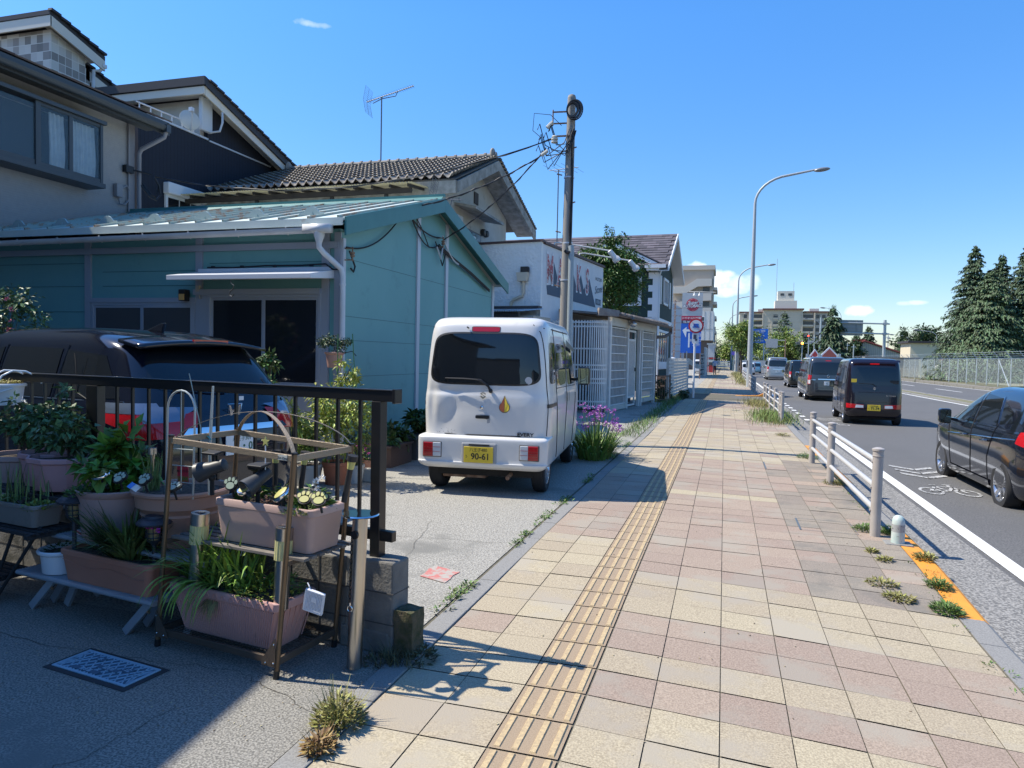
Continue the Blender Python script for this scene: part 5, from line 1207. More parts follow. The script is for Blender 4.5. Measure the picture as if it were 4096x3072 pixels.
# ---------------------------------------------------------------- silver kei van (nearest)
m_silver = paint('silver_white_paint', (.68, .665, .635), .08, .38, .5, var=(1.2, (.63, .618, .59), 1.2), spots=(2.6, (.57, .55, .51), .64))
HD = math.atan2(.996, -.092)
VW = (-2.69, 9.04, 0)
kv = vehicle('silver_kei_van', 'silver white kei van with dented tailgate and yellow plate parked beside the teal shed', 'van', VW, HD); kv.scale = (1, 1, 1.055)
def dent(x, z):
    d = 0
    d += .034*math.exp(-(((x+.47)/.13)**2+((z-.74)/.16)**2)); d += .024*math.exp(-(((x+.33)/.09)**2+((z-.93)/.13)**2)); d -= .014*math.exp(-(((x+.20)/.07)**2+((z-.78)/.18)**2))
    d += .025*math.exp(-(((x+.60)/.05)**2+((z-.95)/.2)**2)); d += .02*math.exp(-(((x+.40)/.2)**2+((z-1.09)/.035)**2))
    if .6 < z < 1.13: d += .006*math.exp(-((z-.885)/.012)**2)
    return d
kr = [(.27, .66, -1.58, 1.60), (.30, .70, -1.62, 1.64), (.40, .715, -1.635, 1.66), (.62, .725, -1.64, 1.67), (.90, .7375, -1.638, 1.64), (1.02, .735, -1.63, 1.56), (1.12, .725, -1.615, 1.44), (1.40, .705, -1.595, 1.16), (1.62, .685, -1.57, .98), (1.74, .668, -1.545, .86), (1.81, .648, -1.51, .78), (1.86, .605, -1.43, .68), (1.885, .50, -1.25, .5), (1.895, .30, -.9, .2), (1.897, .1, -.5, -.1)]
C = Car(kr, 6.5, 16, 6, 150, dent)
bo_ = obj('body', C.body(), m_silver, kv, smooth=True); cutwheels(bo_, (-1.2, 1.2), .275, .7)
for x in (-.60, .60):
    for y in (-1.2, 1.2): wheel(kv, x, y, .275, .15, 'alloy', 1 if x > 0 else -1, 10)
b = Car([(.28, .66, -1.665, -1.2), (.31, .715, -1.70, -1.2), (.345, .735, -1.712, -1.2), (.36, .735, -1.700, -1.2), (.56, .738, -1.700, -1.2), (.605, .735, -1.69, -1.2), (.625, .70, -1.66, -1.2)], 8, 14, 4, 150).body(); bp = obj('rear_bumper', b, m_silver, kv, smooth=True)
RB = lambda x, z, o=.004: Vector((x, -1.704-o+.02*abs(x/.7)**6, z))
def boxlamp(x0, x1, z0, z1, y=-1.715, nm='tail_lamp'):
    out_ = x0 if x0 < 0 else x1
    b = B(); b.bb(x0-.012, y+.008, z0-.012, x1+.012, y+.04, z1+.012); hz = obj(nm, b, mat('lamp_surround', (.09, .085, .085), .5), kv, bevel=.012)
    mid = (x0+x1)/2+(-.0 if x0 < 0 else .0); a_, c_ = (x0, mid+.01) if x0 < 0 else (mid-.01, x1)
    b = B(); b.bb(a_, y-.002, z0, c_, y+.02, z1); obj('red_lens', b, m_red, hz, bevel=.006)
    a2, c2 = (mid+.01, x1) if x0 < 0 else (x0, mid-.01)
    b = B(); b.bb(a2, y-.002, z0, c2, y+.02, z1); obj('clear_lens', b, m_clear, hz, bevel=.006)
    b = B()
    for k in range(4): b.bb(a_+.004, y-.005, z0+.01+k*.026, c_-.004, y-.001, z0+.014+k*.026)
    b.bb(a2+.004, y-.005, z0+(z1-z0)*.66, c2-.004, y-.001, z0+(z1-z0)*.66+.004); b.bb(a2+.004, y-.005, z0+(z1-z0)*.33, c2-.004, y-.001, z0+(z1-z0)*.33+.004)
    obj('lens_ribs', b, mat('lens_rib', (.25, .02, .02), .3), hz)
boxlamp(-.655, -.455, .40, .545); boxlamp(.44, .64, .40, .545)
b = B(); b.bb(-.22, -1.712, .335, .185, -1.66, .56); obj('plate_recess', b, mat('recess_grey', (.30, .31, .32), .5), kv, bevel=.02)
plate(kv, Vector((-.02, -1.722, .435)), 0, .33, .165, m_py, m_pk, '八王子480', '90-61', 'う')
b = B(); b.bb(-.13, -1.726, .53, .10, -1.71, .545); obj('plate_lamp', b, m_trimb, kv)
rw = obj('rear_window', C.patch(C.rear, 0, 1.435, .625, .262, e=6, tap=.10), m_cglass, kv, smooth=True, fixn=True)
b = B()
R_ = []
for k, o_ in ((1.035, .002), (1.0, .006)):
    row = []
    for j in range(72):
        th = 2*pi*j/72; c, t = cos(th), sin(th); u = (1 if c >= 0 else -1)*abs(c)**(2/6)*k; w_ = (1 if t >= 0 else -1)*abs(t)**(2/6)*(k+.03*(k-1)/.035)
        row.append(b.v(C.rear(u*.625*(1-.10*(w_+1)/2), 1.435+w_*.262, o_)))
    R_.append(row)
for j in range(72): b.face([R_[0][j], R_[0][(j+1) % 72], R_[1][(j+1) % 72], R_[1][j]])
obj('window_seal', b, m_trimb, rw)
b = B(); b.M = Matrix.Translation(C.rear(.50, 1.215, .008)); b.lathe([(.04, 0), (.04, .002)], (0, 0, 0), 20, 'Y', sy=1.0); obj('window_sticker', b, mat('pale_sticker', (.45, .47, .48), .6), rw)
b = obj('stop_lamp', C.patch(C.rear, 0, 1.745, .155, .024, e=8), m_red, kv, smooth=True); b2 = obj('lamp_bezel', C.patch(lambda x, z: C.rear(x, z, .002), 0, 1.745, .165, .031, e=8), mat('lamp_surround', (.09, .085, .085), .5), b)
b = B(); p0 = C.rear(.085, 1.10, .02)
b.tube([p0, C.rear(.06, 1.15, .045), C.rear(-.02, 1.205, .05), C.rear(-.06, 1.215, .05)], [.016, .014, .012, .010], 8); b.tube([C.rear(-.02, 1.212, .045), C.rear(-.22, 1.222, .04), C.rear(-.44, 1.222, .025)], [.009, .009, .006], 6); b.sphere(p0, .024, 10, 6); wp_ = obj('wiper', b, m_trimb, kv, smooth=True)
b = C.patch(C.rear, 0, .805, .085, .045, e=8); hd_ = obj('handle_recess', b, mat('recess_silver', (.34, .35, .36), .4), kv, smooth=True)
b = C.patch(lambda x, z: C.rear(x, z, .018), 0, .825, .078, .018, e=6); obj('handle', b, m_trimb, hd_, smooth=True)
b = B(); b.M = Matrix.Translation(C.rear(-.01, .925, .006)); b.lathe([(.016, 0), (.016, -.006), (.006, -.010)], (0, 0, 0), 14, 'Y'); obj('lock', b, m_chrome, kv, smooth=True)
# stylised S emblem
b = B(); e0 = C.rear(0, 1.055, .008)
S_ = [(-.036, .012), (0, .038), (.036, .012), (.022, .002), (0, .018), (-.012, .010), (.036, -.018), (.0, -.042), (-.036, -.014), (-.022, -.005), (0, -.020), (.012, -.012)]
b.prism([(e0.x+x, e0.y, e0.z+z) for x, z in S_], (0, -.008, 0)); obj('emblem', b, m_chrome, kv)
# beginner mark : teardrop in two halves
def tear(sg, k=1.0, y=.010):
    pts = [(0, .085*k)]
    for i in range(13):
        a = pi*.30-(pi*.30+pi/2)*i/12; pts.append((sg*.055*k*cos(a), -.03*k+.052*k*sin(a)))
    return pts
bm_c = (.245, .965)
mk = B(); pts = [(x, z) for x, z in tear(1, 1.1)]+[(x, z) for x, z in tear(-1, 1.1)[::-1][:-1]]
mk.poly([C.rear(bm_c[0]+x, bm_c[1]+z, .008) for x, z in pts]); mo = obj('beginner_mark', mk, mat('mark_edge', (.10, .11, .10), .5), kv)
for sg, c_ in ((-1, (.52, .13, .05)), (1, (.66, .50, .05))):
    mk = B(); mk.poly([C.rear(bm_c[0]+x, bm_c[1]+z, .014) for x, z in tear(sg)]); obj('mark_half', mk, mat('mark_orange' if sg < 0 else 'mark_yellow', c_, .5), mo)
text('lettering', 'EVERY', .052, mat('badge_grey', (.06, .06, .065), .3, .7), kv, frameM(C.rear(.485, .655, .014), (1, 0, 0), (0, 0, 1)), .002, sx=1.25, bold=.0015)
text('lettering', '最大積載量350', .018, m_pk, kv, frameM(C.rear(.49, .605, .014), (1, 0, 0), (0, 0, 1)), .0008)
obj('tailgate_gap', C.line(C.rear, [(-.70, .635), (.70, .635)], .005), m_gap, kv)
obj('tailgate_gap', C.line(lambda x, z: C.side(1, -1.50+.0*x, z, .001), [(0, .64), (0, 1.80)], .006, 14), m_gap, kv)
for x_, z_ in ((-.49, .66), (-.43, .655), (-.36, .655)):
    pass
b = B()
rr = random.Random(2)
for i in range(16):
    x = -.53+rr.random()*.22; z = .645+rr.random()*.05*(1-abs(x+.42)*3); p = [C.rear(x+rr.uniform(-.012, .012), z+rr.uniform(-.006, .006), .003) for _ in range(4)]; b.poly(p)
obj('chipped_paint', b, mat('chip_dark', (.10, .11, .13), .7), kv)
# sides
S1 = lambda y, z, o=.004: C.side(1, y, z, o); SL = lambda y, z, o=.004: C.side(-1, y, z, o)
for fn in (S1, SL):
    obj('side_window', C.patch(fn, -1.22, 1.40, .18, .22, skew=.12), m_cglass, kv, smooth=True); obj('side_window', C.patch(fn, -.52, 1.38, .42, .235), m_cglass, kv, smooth=True); obj('side_window', C.patch(fn, .42, 1.36, .42, .235, skew=-.25, tap=.12), m_cglass, kv, smooth=True)
    for L_ in ([(-1.02, 1.78), (-1.0, .95), (-.86, .62), (-.80, .33)], [(-.06, 1.78), (-.06, .33)], [(.92, 1.0), (.90, .65), (.80, .35)], [(-.99, 1.12), (.9, 1.10)]): obj('door_gap', C.line(fn, L_, .004), m_gap, kv)
    obj('sliding_rail', C.quad(fn, [(-1.52, .93), (-1.02, .93), (-1.02, .97), (-1.52, .97)]), m_trimb, kv)
    for y in (-.15, .05): obj('door_handle', C.quad(lambda y_, z_: fn(y_, z_, .02), [(y-.03, .93), (y+.03, .93), (y+.03, 1.05), (y-.03, 1.05)], 3, 3), m_trimb, kv)
    obj('window_visor', C.quad(lambda y_, z_: fn(y_, z_, .035), [(-.1, 1.60), (.85, 1.52), (.78, 1.58), (-.1, 1.68)], 8, 2), m_trimb, kv)
obj('windscreen', C.patch(lambda x, z: Vector((x, C.at(z)[2]*1.0-.02+.0*x+.012, z)), 0, 1.42, .60, .24), m_cglass, kv)
b = B(); b.box((0, -.02, .24), (1.1, 2.9, .12)); obj('chassis', b, m_under, kv)
b = B(); b.tube([(.3, -1.68, .2), (.3, -1.3, .22)], .022, 8); b.box((-.25, -1.3, .2), (.5, .3, .1)); obj('exhaust', b, m_rust, kv)
mirror(kv, m_trimb, (.86, .92, 1.22), 1, 1.35); mirror(kv, m_trimb, (-.86, .92, 1.22), -1, 1.35)
for fn in (S1, SL): obj('roof_gutter', C.line(fn, [(-1.45, 1.765), (.75, 1.765)], .008), m_trimb, kv)
b = B(); p = C.rear(-.2, 1.755, .01); b.tube([p, p+Vector((-.01, -.03, .01))], .008, 6); obj('washer_nozzle', b, m_trimb, kv)
# ---------------------------------------------------------------- generic traffic
def boxvan(name, label, x, y, mpaint, L=3.4, Wd=1.475, H=1.9, heading=pi/2, wb=2.45, r=.28, kind='kei', plate_=None, group=None, z=RZ, hood=.0, lampc='tall', roofc=None):
    v = vehicle(name, label, 'van', (x, y, z), heading, group); hw = Wd/2; h = L/2
    rows = [(.22, hw*.92, -h+.10, h-.10), (.27, hw*.97, -h+.03, h-.04), (.40, hw, -h, h), (.62, hw, -h+.01, h), (.9*H/1.9, hw, -h+.03, h-.06-hood*.1), (1.08*H/1.9, hw*.985, -h+.05, h-.20-hood), (1.42*H/1.9, hw*.94, -h+.09, h-.52-hood), (1.68*H/1.9, hw*.90, -h+.14, h-.76-hood), (1.80*H/1.9, hw*.86, -h+.20, h-.86-hood), (1.865*H/1.9, hw*.78, -h+.30, h-.98-hood), (1.893*H/1.9, hw*.6, -h+.5, h-1.2-hood), (H, hw*.2, -h+1.0, h-1.6-hood)]
    c = Car(rows, 6.5, 18, 3, 72); k = H/1.9
    o = obj('body', c.body(), mpaint, v, smooth=True); cutwheels(o, (-wb/2, wb/2), r, hw)
    for sx in (-1, 1):
        for yy in (-wb/2, wb/2): wheel(v, sx*(hw-.09), yy, r, .17, 'alloy' if kind != 'steel' else 'steel', sx, 6)
    obj('rear_window', c.patch(c.rear, 0, 1.40*k, hw*.83, .27*k, e=7, tap=.08), m_cglass, v, smooth=True)
    obj('stop_lamp', c.patch(c.rear, 0, 1.735*k, .12, .018), m_red, v)
    for sg in (-1, 1):
        fn = lambda y_, z_, o_=.004, sg=sg: c.side(sg, y_, z_, o_)
        w0 = -h+.22; w1 = h-.75-hood
        n = 3
        for q in range(n):
            a = w0+(w1-w0)*q/n; e = w0+(w1-w0)*(q+1)/n; obj('side_window', c.patch(fn, (a+e)/2, 1.38*k, (e-a)/2-.03, .22*k, skew=-.2 if q == n-1 else 0), m_cglass, v)
            if q: obj('door_gap', c.line(fn, [(a, 1.7*k), (a, .35)], .004), m_gap, v)
        obj('door_gap', c.line(fn, [(w0, 1.1*k), (w1+.3, 1.08*k)], .004), m_gap, v)
        mirror(v, m_trimb if kind != 'same' else mpaint, (sg*(hw+.10), h-.85-hood*.6, 1.08*k), sg, 1.1)
        if lampc == 'tall':
            l = obj('tail_lamp', c.quad(lambda x_, z_: c.rear(x_, z_, .012), [(sg*hw*.84, .72*k), (sg*hw*.97, .72*k), (sg*hw*.95, 1.12*k), (sg*hw*.86, 1.12*k)], 4, 6), m_red, v)
            obj('clear_lens', c.quad(lambda x_, z_: c.rear(x_, z_, .016), [(sg*hw*.85, .74*k), (sg*hw*.96, .74*k), (sg*hw*.96, .90*k), (sg*hw*.85, .90*k)], 3, 3), m_clear, l)
            obj('side_lens', c.quad(lambda y_, z_: c.side(sg, y_, z_, .008), [(-h+.06, .74*k), (-h+.16, .74*k), (-h+.15, 1.1*k), (-h+.08, 1.1*k)], 3, 6), m_red, l)
        else:
            l = obj('tail_lamp', c.quad(lambda x_, z_: c.rear(x_, z_, .016), [(sg*.26, .47), (sg*hw*.95, .47), (sg*hw*.95, .60), (sg*.26, .57)], 10, 3), m_red, v)
            obj('clear_lens', c.quad(lambda x_, z_: c.rear(x_, z_, .020), [(sg*.27, .485), (sg*.48, .485), (sg*.46, .565), (sg*.27, .555)], 6, 2), m_clear, l)
    zz = .74*k if lampc == 'tall' else .50
    if plate_: plate(v, c.rear(0, plate_[5] if len(plate_) > 5 else zz, .02), 0, .33, .165, plate_[0], plate_[1], plate_[2], plate_[3], plate_[4])
    obj('tailgate_gap', c.line(c.rear, [(-hw*.92, .66 if lampc != 'tall' else .60), (hw*.92, .66 if lampc != 'tall' else .60)], .006), m_gap, v)
    obj('waist_crease', c.line(lambda x_, z_: c.rear(x_, z_, -.002), [(-hw*.9, .93*k), (hw*.9, .93*k)], .008), mpaint, v)
    b = B(); b.tube([c.rear(.05, 1.10*k, .02), c.rear(-.05, 1.17*k, .04), c.rear(-.4, 1.18*k, .03)], .008, 6); obj('wiper', b, m_trimb, v)
    b = B(); b.box((0, 0, .2), (Wd*.8, L*.85, .12)); obj('chassis', b, m_under, v)
    return v, c
m_kblack = paint('aubergine_black_paint', (.010, .006, .010), .0, .15, .45)
v, c = boxvan('black_kei_van', 'aubergine black kei van with yellow plate and red lamp strip, last in the traffic queue', 4.10, 23.6, m_kblack, 3.4, 1.475, 1.88, pi/2-.03, 2.43, .28, 'kei', (m_py, m_pk, '八王子500', '71-74', 'と', .49), None, lampc='low')
text('lettering', 'PZ TURBO', .05, m_chrome, v, frameM(c.rear(.42, .83, .006), (1, 0, 0), (0, 0, 1)), .002); 
b = B(); b.box(tuple(c.rear(-.52, 1.24, .012)), (.14, .006, .10)); obj('window_label', b, m_py, v); b = B(); q = c.rear(.5, 1.22, .01)
b.box(tuple(q), (.22, .004, .10)); obj('window_label', b, m_pk, v); b = B(); e0 = c.rear(0, 1.03, .008); b.prism([(e0.x+x, e0.y, e0.z+z) for x, z in S_], (0, -.008, 0)); obj('emblem', b, m_chrome, v)
b = B(); b.grid(lambda u, w_: c.warp(Vector((-.62+1.24*u, -1.60-.10*(1-w_)+.0*u, 1.78+.06*w_-.02*abs(u-.5)))), 8, 3); obj('roof_spoiler', b, m_kblack, v, smooth=True)
m_grey = paint('dark_grey_paint', (.060, .062, .066), .4, .2, 1.0)
v, c = boxvan('grey_van', 'large dark grey van with chrome tailgate bar and white plate in the traffic queue', 4.45, 36.6, m_grey, 4.7, 1.72, 1.98, pi/2+.0, 2.6, .34, 'same', (m_pw, m_pg, '八王子300', '53-11', 'ひ', .80), None)
obj('chrome_bar', c.quad(lambda x, z: c.rear(x, z, .03), [(-.42, .96), (.42, .96), (.42, 1.0), (-.42, 1.0)], 8, 2), m_chrome, v); b = B(); b.M = Matrix.Translation(c.rear(0, 1.12, .01)); b.lathe([(.07, 0), (.07, -.01), (.05, -.012)], (0, 0, 0), 16, 'Y', sx=1, sy=.7, cap=(False, False)); obj('emblem', b, m_chrome, v)
obj('bumper_slot', c.quad(lambda x, z: c.rear(x, z, .006), [(-.5, .40), (.5, .40), (.46, .5), (-.46, .5)], 8, 2), m_trimb, v)
for sg in (-1, 1): obj('chrome_strip', c.quad(lambda x, z: c.rear(x, z, .01), [(sg*.52, .94), (sg*.75, .94), (sg*.75, .96), (sg*.52, .96)], 4, 1), m_chrome, v)
m_bk2 = paint('black_minivan_paint', (.012, .014, .013), .2, .15, 1.0)
v, c = boxvan('black_minivan', 'black minivan with chrome trimmed lamps between the grey van and the silver van', 5.0, 53.0, m_bk2, 4.6, 1.70, 1.85, pi/2+.0, 2.8, .32, 'same', (m_pw, m_pg, '多摩300', '25-41', '', .92), None)
obj('chrome_bar', c.quad(lambda x, z: c.rear(x, z, .03), [(-.42, 1.03), (.42, 1.03), (.42, 1.08), (-.42, 1.08)], 8, 2), m_chrome, v)
m_slv2 = paint('silver_paint', (.38, .40, .41), .5, .3, .8)
v, c = boxvan('silver_van', 'silver high roof van ahead of the black minivan in the queue', 4.75, 72.5, m_slv2, 4.84, 1.88, 2.12, pi/2, 3.1, .34, 'same', (m_pw, m_pg, '多摩400', '24-83', '', .80), None)
obj('chrome_bar', c.quad(lambda x, z: c.rear(x, z, .03), [(-.42, .99), (.42, .99), (.42, 1.03), (-.42, 1.03)], 8, 2), m_chrome, v); obj('roof_spoiler', c.quad(lambda x, z: c.rear(x, z, .03), [(-.7, 1.97), (.7, 1.97), (.7, 2.02), (-.7, 2.02)], 8, 2), m_trimb, v)
m_lblue = paint('light_blue_paint', (.17, .33, .42), .4, .25, .9)
v, c = boxvan('blue_minivan', 'light blue compact car ahead of the silver van', 4.15, 107, m_lblue, 4.2, 1.70, 1.62, pi/2, 2.6, .31, 'same', (m_pw, m_pg, '多摩500', '10-72', '', .80), None, hood=.3)
v, c = boxvan('white_wagon', 'distant white wagon at the kerb behind the first lamp post', 2.9, 96, paint('white_paint', (.62, .63, .63), 0, .3, .8), 4.5, 1.7, 1.55, pi/2, 2.7, .31, 'same', None, None, hood=.4)
v, c = boxvan('dark_hatchback', 'distant dark car seen far down the road between the rails', 3.2, 128, m_bk2, 4.2, 1.7, 1.6, pi/2, 2.6, .31, 'same', None, None, hood=.4)
# ---------------------------------------------------------------- black hatchback on the right
m_nb = paint('blue_black_paint', (.009, .011, .018), .1, .10, .8)
hb = vehicle('black_hatchback', 'glossy blue black hatchback cut by the right edge of the frame', 'car', (4.17, 11.42, RZ-.05), pi/2+.0)
hr = [(.17, .76, -1.80, 1.84), (.20, .80, -1.88, 1.90), (.30, .83, -1.94, 1.96), (.52, .845, -1.97, 1.98), (.70, .8475, -1.98, 1.955), (.82, .845, -1.97, 1.88), (.90, .835, -1.95, 1.66), (.96, .82, -1.93, 1.38), (1.005, .80, -1.91, 1.12), (1.10, .765, -1.88, .92), (1.24, .71, -1.82, .62), (1.36, .655, -1.73, .34), (1.44, .60, -1.60, .10), (1.49, .53, -1.42, -.12), (1.515, .42, -1.15, -.35), (1.525, .22, -.85, -.6)]
c = Car(hr, 5, 9, 6, 120)
o = obj('body', c.body(), m_nb, hb, smooth=True); cutwheels(o, (-1.24, 1.25), .305, .8)
for sx in (-1, 1):
    for yy in (-1.24, 1.25): wheel(hb, sx*.75, yy, .305, .185, 'alloy', sx, 7)
for sg in (-1, 1):
    fn = lambda y_, z_, o_=.004, sg=sg: c.side(sg, y_, z_, o_)
    w1 = obj('front_window', c.quad(fn, [(-.02, 1.00), (.98, .985), (.40, 1.34), (.02, 1.40)], 12, 8), m_cglass, hb, smooth=True)
    obj('rear_window', c.quad(fn, [(-.92, 1.02), (-.14, 1.005), (-.10, 1.40), (-.74, 1.36)], 12, 8), m_cglass, hb, smooth=True)
    obj('quarter_window', c.quad(fn, [(-1.38, 1.08), (-1.0, 1.04), (-.84, 1.33), (-1.22, 1.22)], 6, 6), m_cglass, hb, smooth=True)
    for nm, L_ in (('door_gap', [(-.08, 1.42), (-.10, 1.0), (-.14, .6), (-.12, .28)]), ('door_gap', [(.90, .98), (.86, .70), (.78, .28)]), ('door_gap', [(-.98, 1.05), (-.90, .82), (-.78, .60), (-.80, .28)])): obj(nm, c.line(fn, L_, .004), m_gap, hb)
    obj('chrome_line', c.line(lambda a, z_: fn(a, z_, .008), [(-.74, 1.385), (-.98, 1.03)], .006), m_chrome, hb)
    obj('sill', c.quad(lambda a, z_: fn(a, z_, .02), [(-.88, .20), (.90, .20), (.88, .30), (-.86, .30)], 12, 3), m_nb, hb)
    obj('body_crease', c.line(lambda a, z_: fn(a, z_, .0), [(-1.6, .90), (-.9, .86), (.2, .80), (.9, .76)], .010, 8), m_nb, hb)
    for y in (-.72, .10):
        b = B(); b.tube([fn(y-.11, .80+.01, .012), fn(y-.08, .80+.01, .040), fn(y+.08, .80, .040), fn(y+.11, .80, .012)], .015, 8); obj('door_handle', b, m_nb, hb, smooth=True)
    obj('tail_lamp', c.quad(lambda a, z_: fn(a, z_, .012), [(-1.93, .80), (-1.62, .86), (-1.66, 1.0), (-1.88, 1.02)], 8, 5), m_red, hb, smooth=True)
    mirror(hb, m_nb, (sg*.98, .62, 1.02), sg, 1.25)
    text('lettering', 'HYBRID', .028, m_chrome, hb, frameM(fn(1.05, .86, .006), (0, -sg*-1 if sg > 0 else -1, 0), (0, 0, 1)), .001)
obj('windscreen', c.patch(lambda x, z: Vector((x, c.at(z)[2]+.012-.18*(x/.7)**2, z)), 0, 1.20, .60, .17, tap=.12), m_cglass, hb)
obj('rear_screen', c.patch(c.rear, 0, 1.20, .55, .16, tap=.1), m_cglass, hb)
b = B(); b.box((0, 0, .2), (1.3, 3.3, .1)); obj('chassis', b, m_under, hb)
# ---------------------------------------------------------------- black minivan behind the fence
m_mv = paint('minivan_black_paint', (.006, .008, .016), .0, .1, .5)
hd = radians(167)
mv = vehicle('parked_black_minivan', 'low black minivan with big red and clear tail lamps parked behind the black fence', 'car', (-6.44, 5.86, 0), hd); mv.scale = (1, 1, 1.03)
mr = [(.19, .80, -2.26, 2.28), (.22, .86, -2.34, 2.34), (.35, .895, -2.40, 2.38), (.60, .90, -2.42, 2.40), (.80, .90, -2.40, 2.34), (.92, .895, -2.36, 2.1), (.99, .88, -2.32, 1.7), (1.05, .865, -2.27, 1.35), (1.16, .83, -2.19, 1.42), (1.32, .775, -2.06, 1.15), (1.45, .73, -1.93, .95), (1.54, .69, -1.80, .8), (1.60, .64, -1.62, .65), (1.65, .56, -1.35, .45), (1.68, .44, -1.0, .2), (1.69, .22, -.7, -.2)]
c = Car(mr, 4.6, 9, 6, 120)
o = obj('body', c.body(), m_mv, mv, smooth=True); cutwheels(o, (-1.42, 1.42), .33, .85)
for sx in (-1, 1):
    for yy in (-1.42, 1.42): wheel(mv, sx*.80, yy, .33, .2, 'alloy', sx, 8)
obj('rear_window', c.patch(c.rear, 0, 1.32, .66, .17, e=5, tap=.16), m_cglass, mv, smooth=True)
b = B(); b.grid(lambda u, w_: Vector((-.66+1.32*u, -1.68-.30*(1-w_)-.05*(1-(2*u-1)**2), 1.575+.055*w_-.05*(2*u-1)**2)), 14, 4); sp_ = obj('roof_spoiler', b, m_mv, mv, smooth=True); md = sp_.modifiers.new('thick', 'SOLIDIFY'); md.thickness = .03
b = B(); b.box((0, -2.015, 1.575), (.36, .02, .028)); obj('stop_lamp', b, m_red, sp_)
b = B(); b.prism([(0, -1.30, 1.655), (0, -1.34, 1.745), (0, -1.28, 1.74), (0, -1.05, 1.672)], (.03, 0, 0)); obj('shark_fin_aerial', b, mat('fin_paint', (.02, .022, .03), .05, .4, coat=1), mv, bevel=.008)
for sg in (-1, 1):
    l = obj('tail_lamp', c.quad(lambda x_, z_: c.rear(x_, z_, .02), [(sg*.40, .82), (sg*.86, .78), (sg*.86, .97), (sg*.34, 1.0)], 12, 5), m_red, mv, smooth=True)
    obj('clear_lens', c.quad(lambda x_, z_: c.rear(x_, z_, .022), [(sg*.46, .985), (sg*.86, .965), (sg*.85, 1.05), (sg*.34, 1.03)], 12, 4), m_clear, l, smooth=True)
    obj('clear_lens', c.quad(lambda x_, z_: c.rear(x_, z_, .026), [(sg*.52, .93), (sg*.84, .91), (sg*.85, .98), (sg*.48, .99)], 12, 4), m_clear, l, smooth=True)
    fn = lambda y_, z_, o_=.006, sg=sg: c.side(sg, y_, z_, o_)
    obj('side_lens', c.quad(lambda a, z_: fn(a, z_, .02), [(-2.34, .80), (-1.80, .93), (-1.72, 1.00), (-2.26, 1.0)], 10, 5), m_red, l, smooth=True)
    obj('side_clear_lens', c.quad(lambda a, z_: fn(a, z_, .022), [(-2.28, .985), (-1.66, .99), (-1.80, 1.07), (-2.2, 1.07)], 10, 4), m_clear, l, smooth=True)
    obj('quarter_window', c.quad(fn, [(-1.95, 1.10), (-1.08, 1.08), (-1.05, 1.48), (-1.62, 1.44)], 8, 6), m_cglass, mv, smooth=True)
    obj('side_window', c.quad(fn, [(-1.0, 1.08), (-.05, 1.06), (-.05, 1.50), (-.96, 1.49)], 8, 6), m_cglass, mv, smooth=True)
    obj('side_window', c.quad(fn, [(.02, 1.06), (1.1, 1.05), (.5, 1.38), (.05, 1.50)], 8, 6), m_cglass, mv, smooth=True)
    obj('door_gap', c.line(fn, [(-1.04, 1.52), (-1.04, .4)], .004), m_gap, mv); obj('door_gap', c.line(fn, [(0, 1.52), (0, .4)], .004), m_gap, mv)
    obj('chrome_line', c.line(lambda a, z_: fn(a, z_, .004), [(-2.0, 1.075), (1.0, 1.045)], .006), m_chrome, mv)
    mirror(mv, m_mv, (sg*1.0, .95, 1.1), sg)
obj('tailgate_gap', c.line(c.rear, [(-.80, 1.45), (-.86, 1.05), (-.70, .66), (.70, .66), (.86, 1.05), (.80, 1.45)], .005), m_gap, mv)
obj('chrome_bar', c.quad(lambda x, z: c.rear(x, z, .035), [(-.55, .82), (.55, .82), (.50, .87), (-.50, .87)], 10, 2), m_chrome, mv, smooth=True)
plate(mv, c.rear(0, .70, .02), 0, .33, .165, m_pw, m_pg, '八王子301', '・・02', 'す')
b = B(); q = c.rear(0, .98, .01)
pr = [(-.062, .05), (-.045, -.05), (-.028, -.05), (-.022, -.008), (.022, -.008), (.028, -.05), (.045, -.05), (.062, .05), (.044, .05), (.03, .012), (-.03, .012), (-.044, .05)]
b.prism([(q.x+x, q.y, q.z+z) for x, z in pr], (0, -.01, 0)); b.tube([(q.x-.075, q.y-.005, q.z+.062), (q.x-.055, q.y-.005, q.z-.06), (q.x+.055, q.y-.005, q.z-.06), (q.x+.075, q.y-.005, q.z+.062)], .006, 6, closed=True); obj('emblem', b, m_chrome, mv)
b = B(); b.box(tuple(c.rear(.14, 1.075, .006)), (.05, .003, .05)); obj('sticker', b, m_pw, mv)
b = B(); b.tube([c.rear(.0, 1.14, .02), c.rear(-.1, 1.165, .05), c.rear(-.5, 1.17, .03)], .010, 6); obj('wiper', b, m_trimb, mv)
b = B(); b.box((0, 0, .22), (1.4, 4.0, .1)); obj('chassis', b, m_under, mv)
m_cl2 = mat('smoky_clear_lens', (.20, .25, .32), .1, .5, coat=.5)  # blue-silver of the reflected sky put into the lens colour
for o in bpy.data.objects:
    if o.parent and o.parent.parent == mv and 'clear_lens' in o.name: o.data.materials[0] = m_cl2
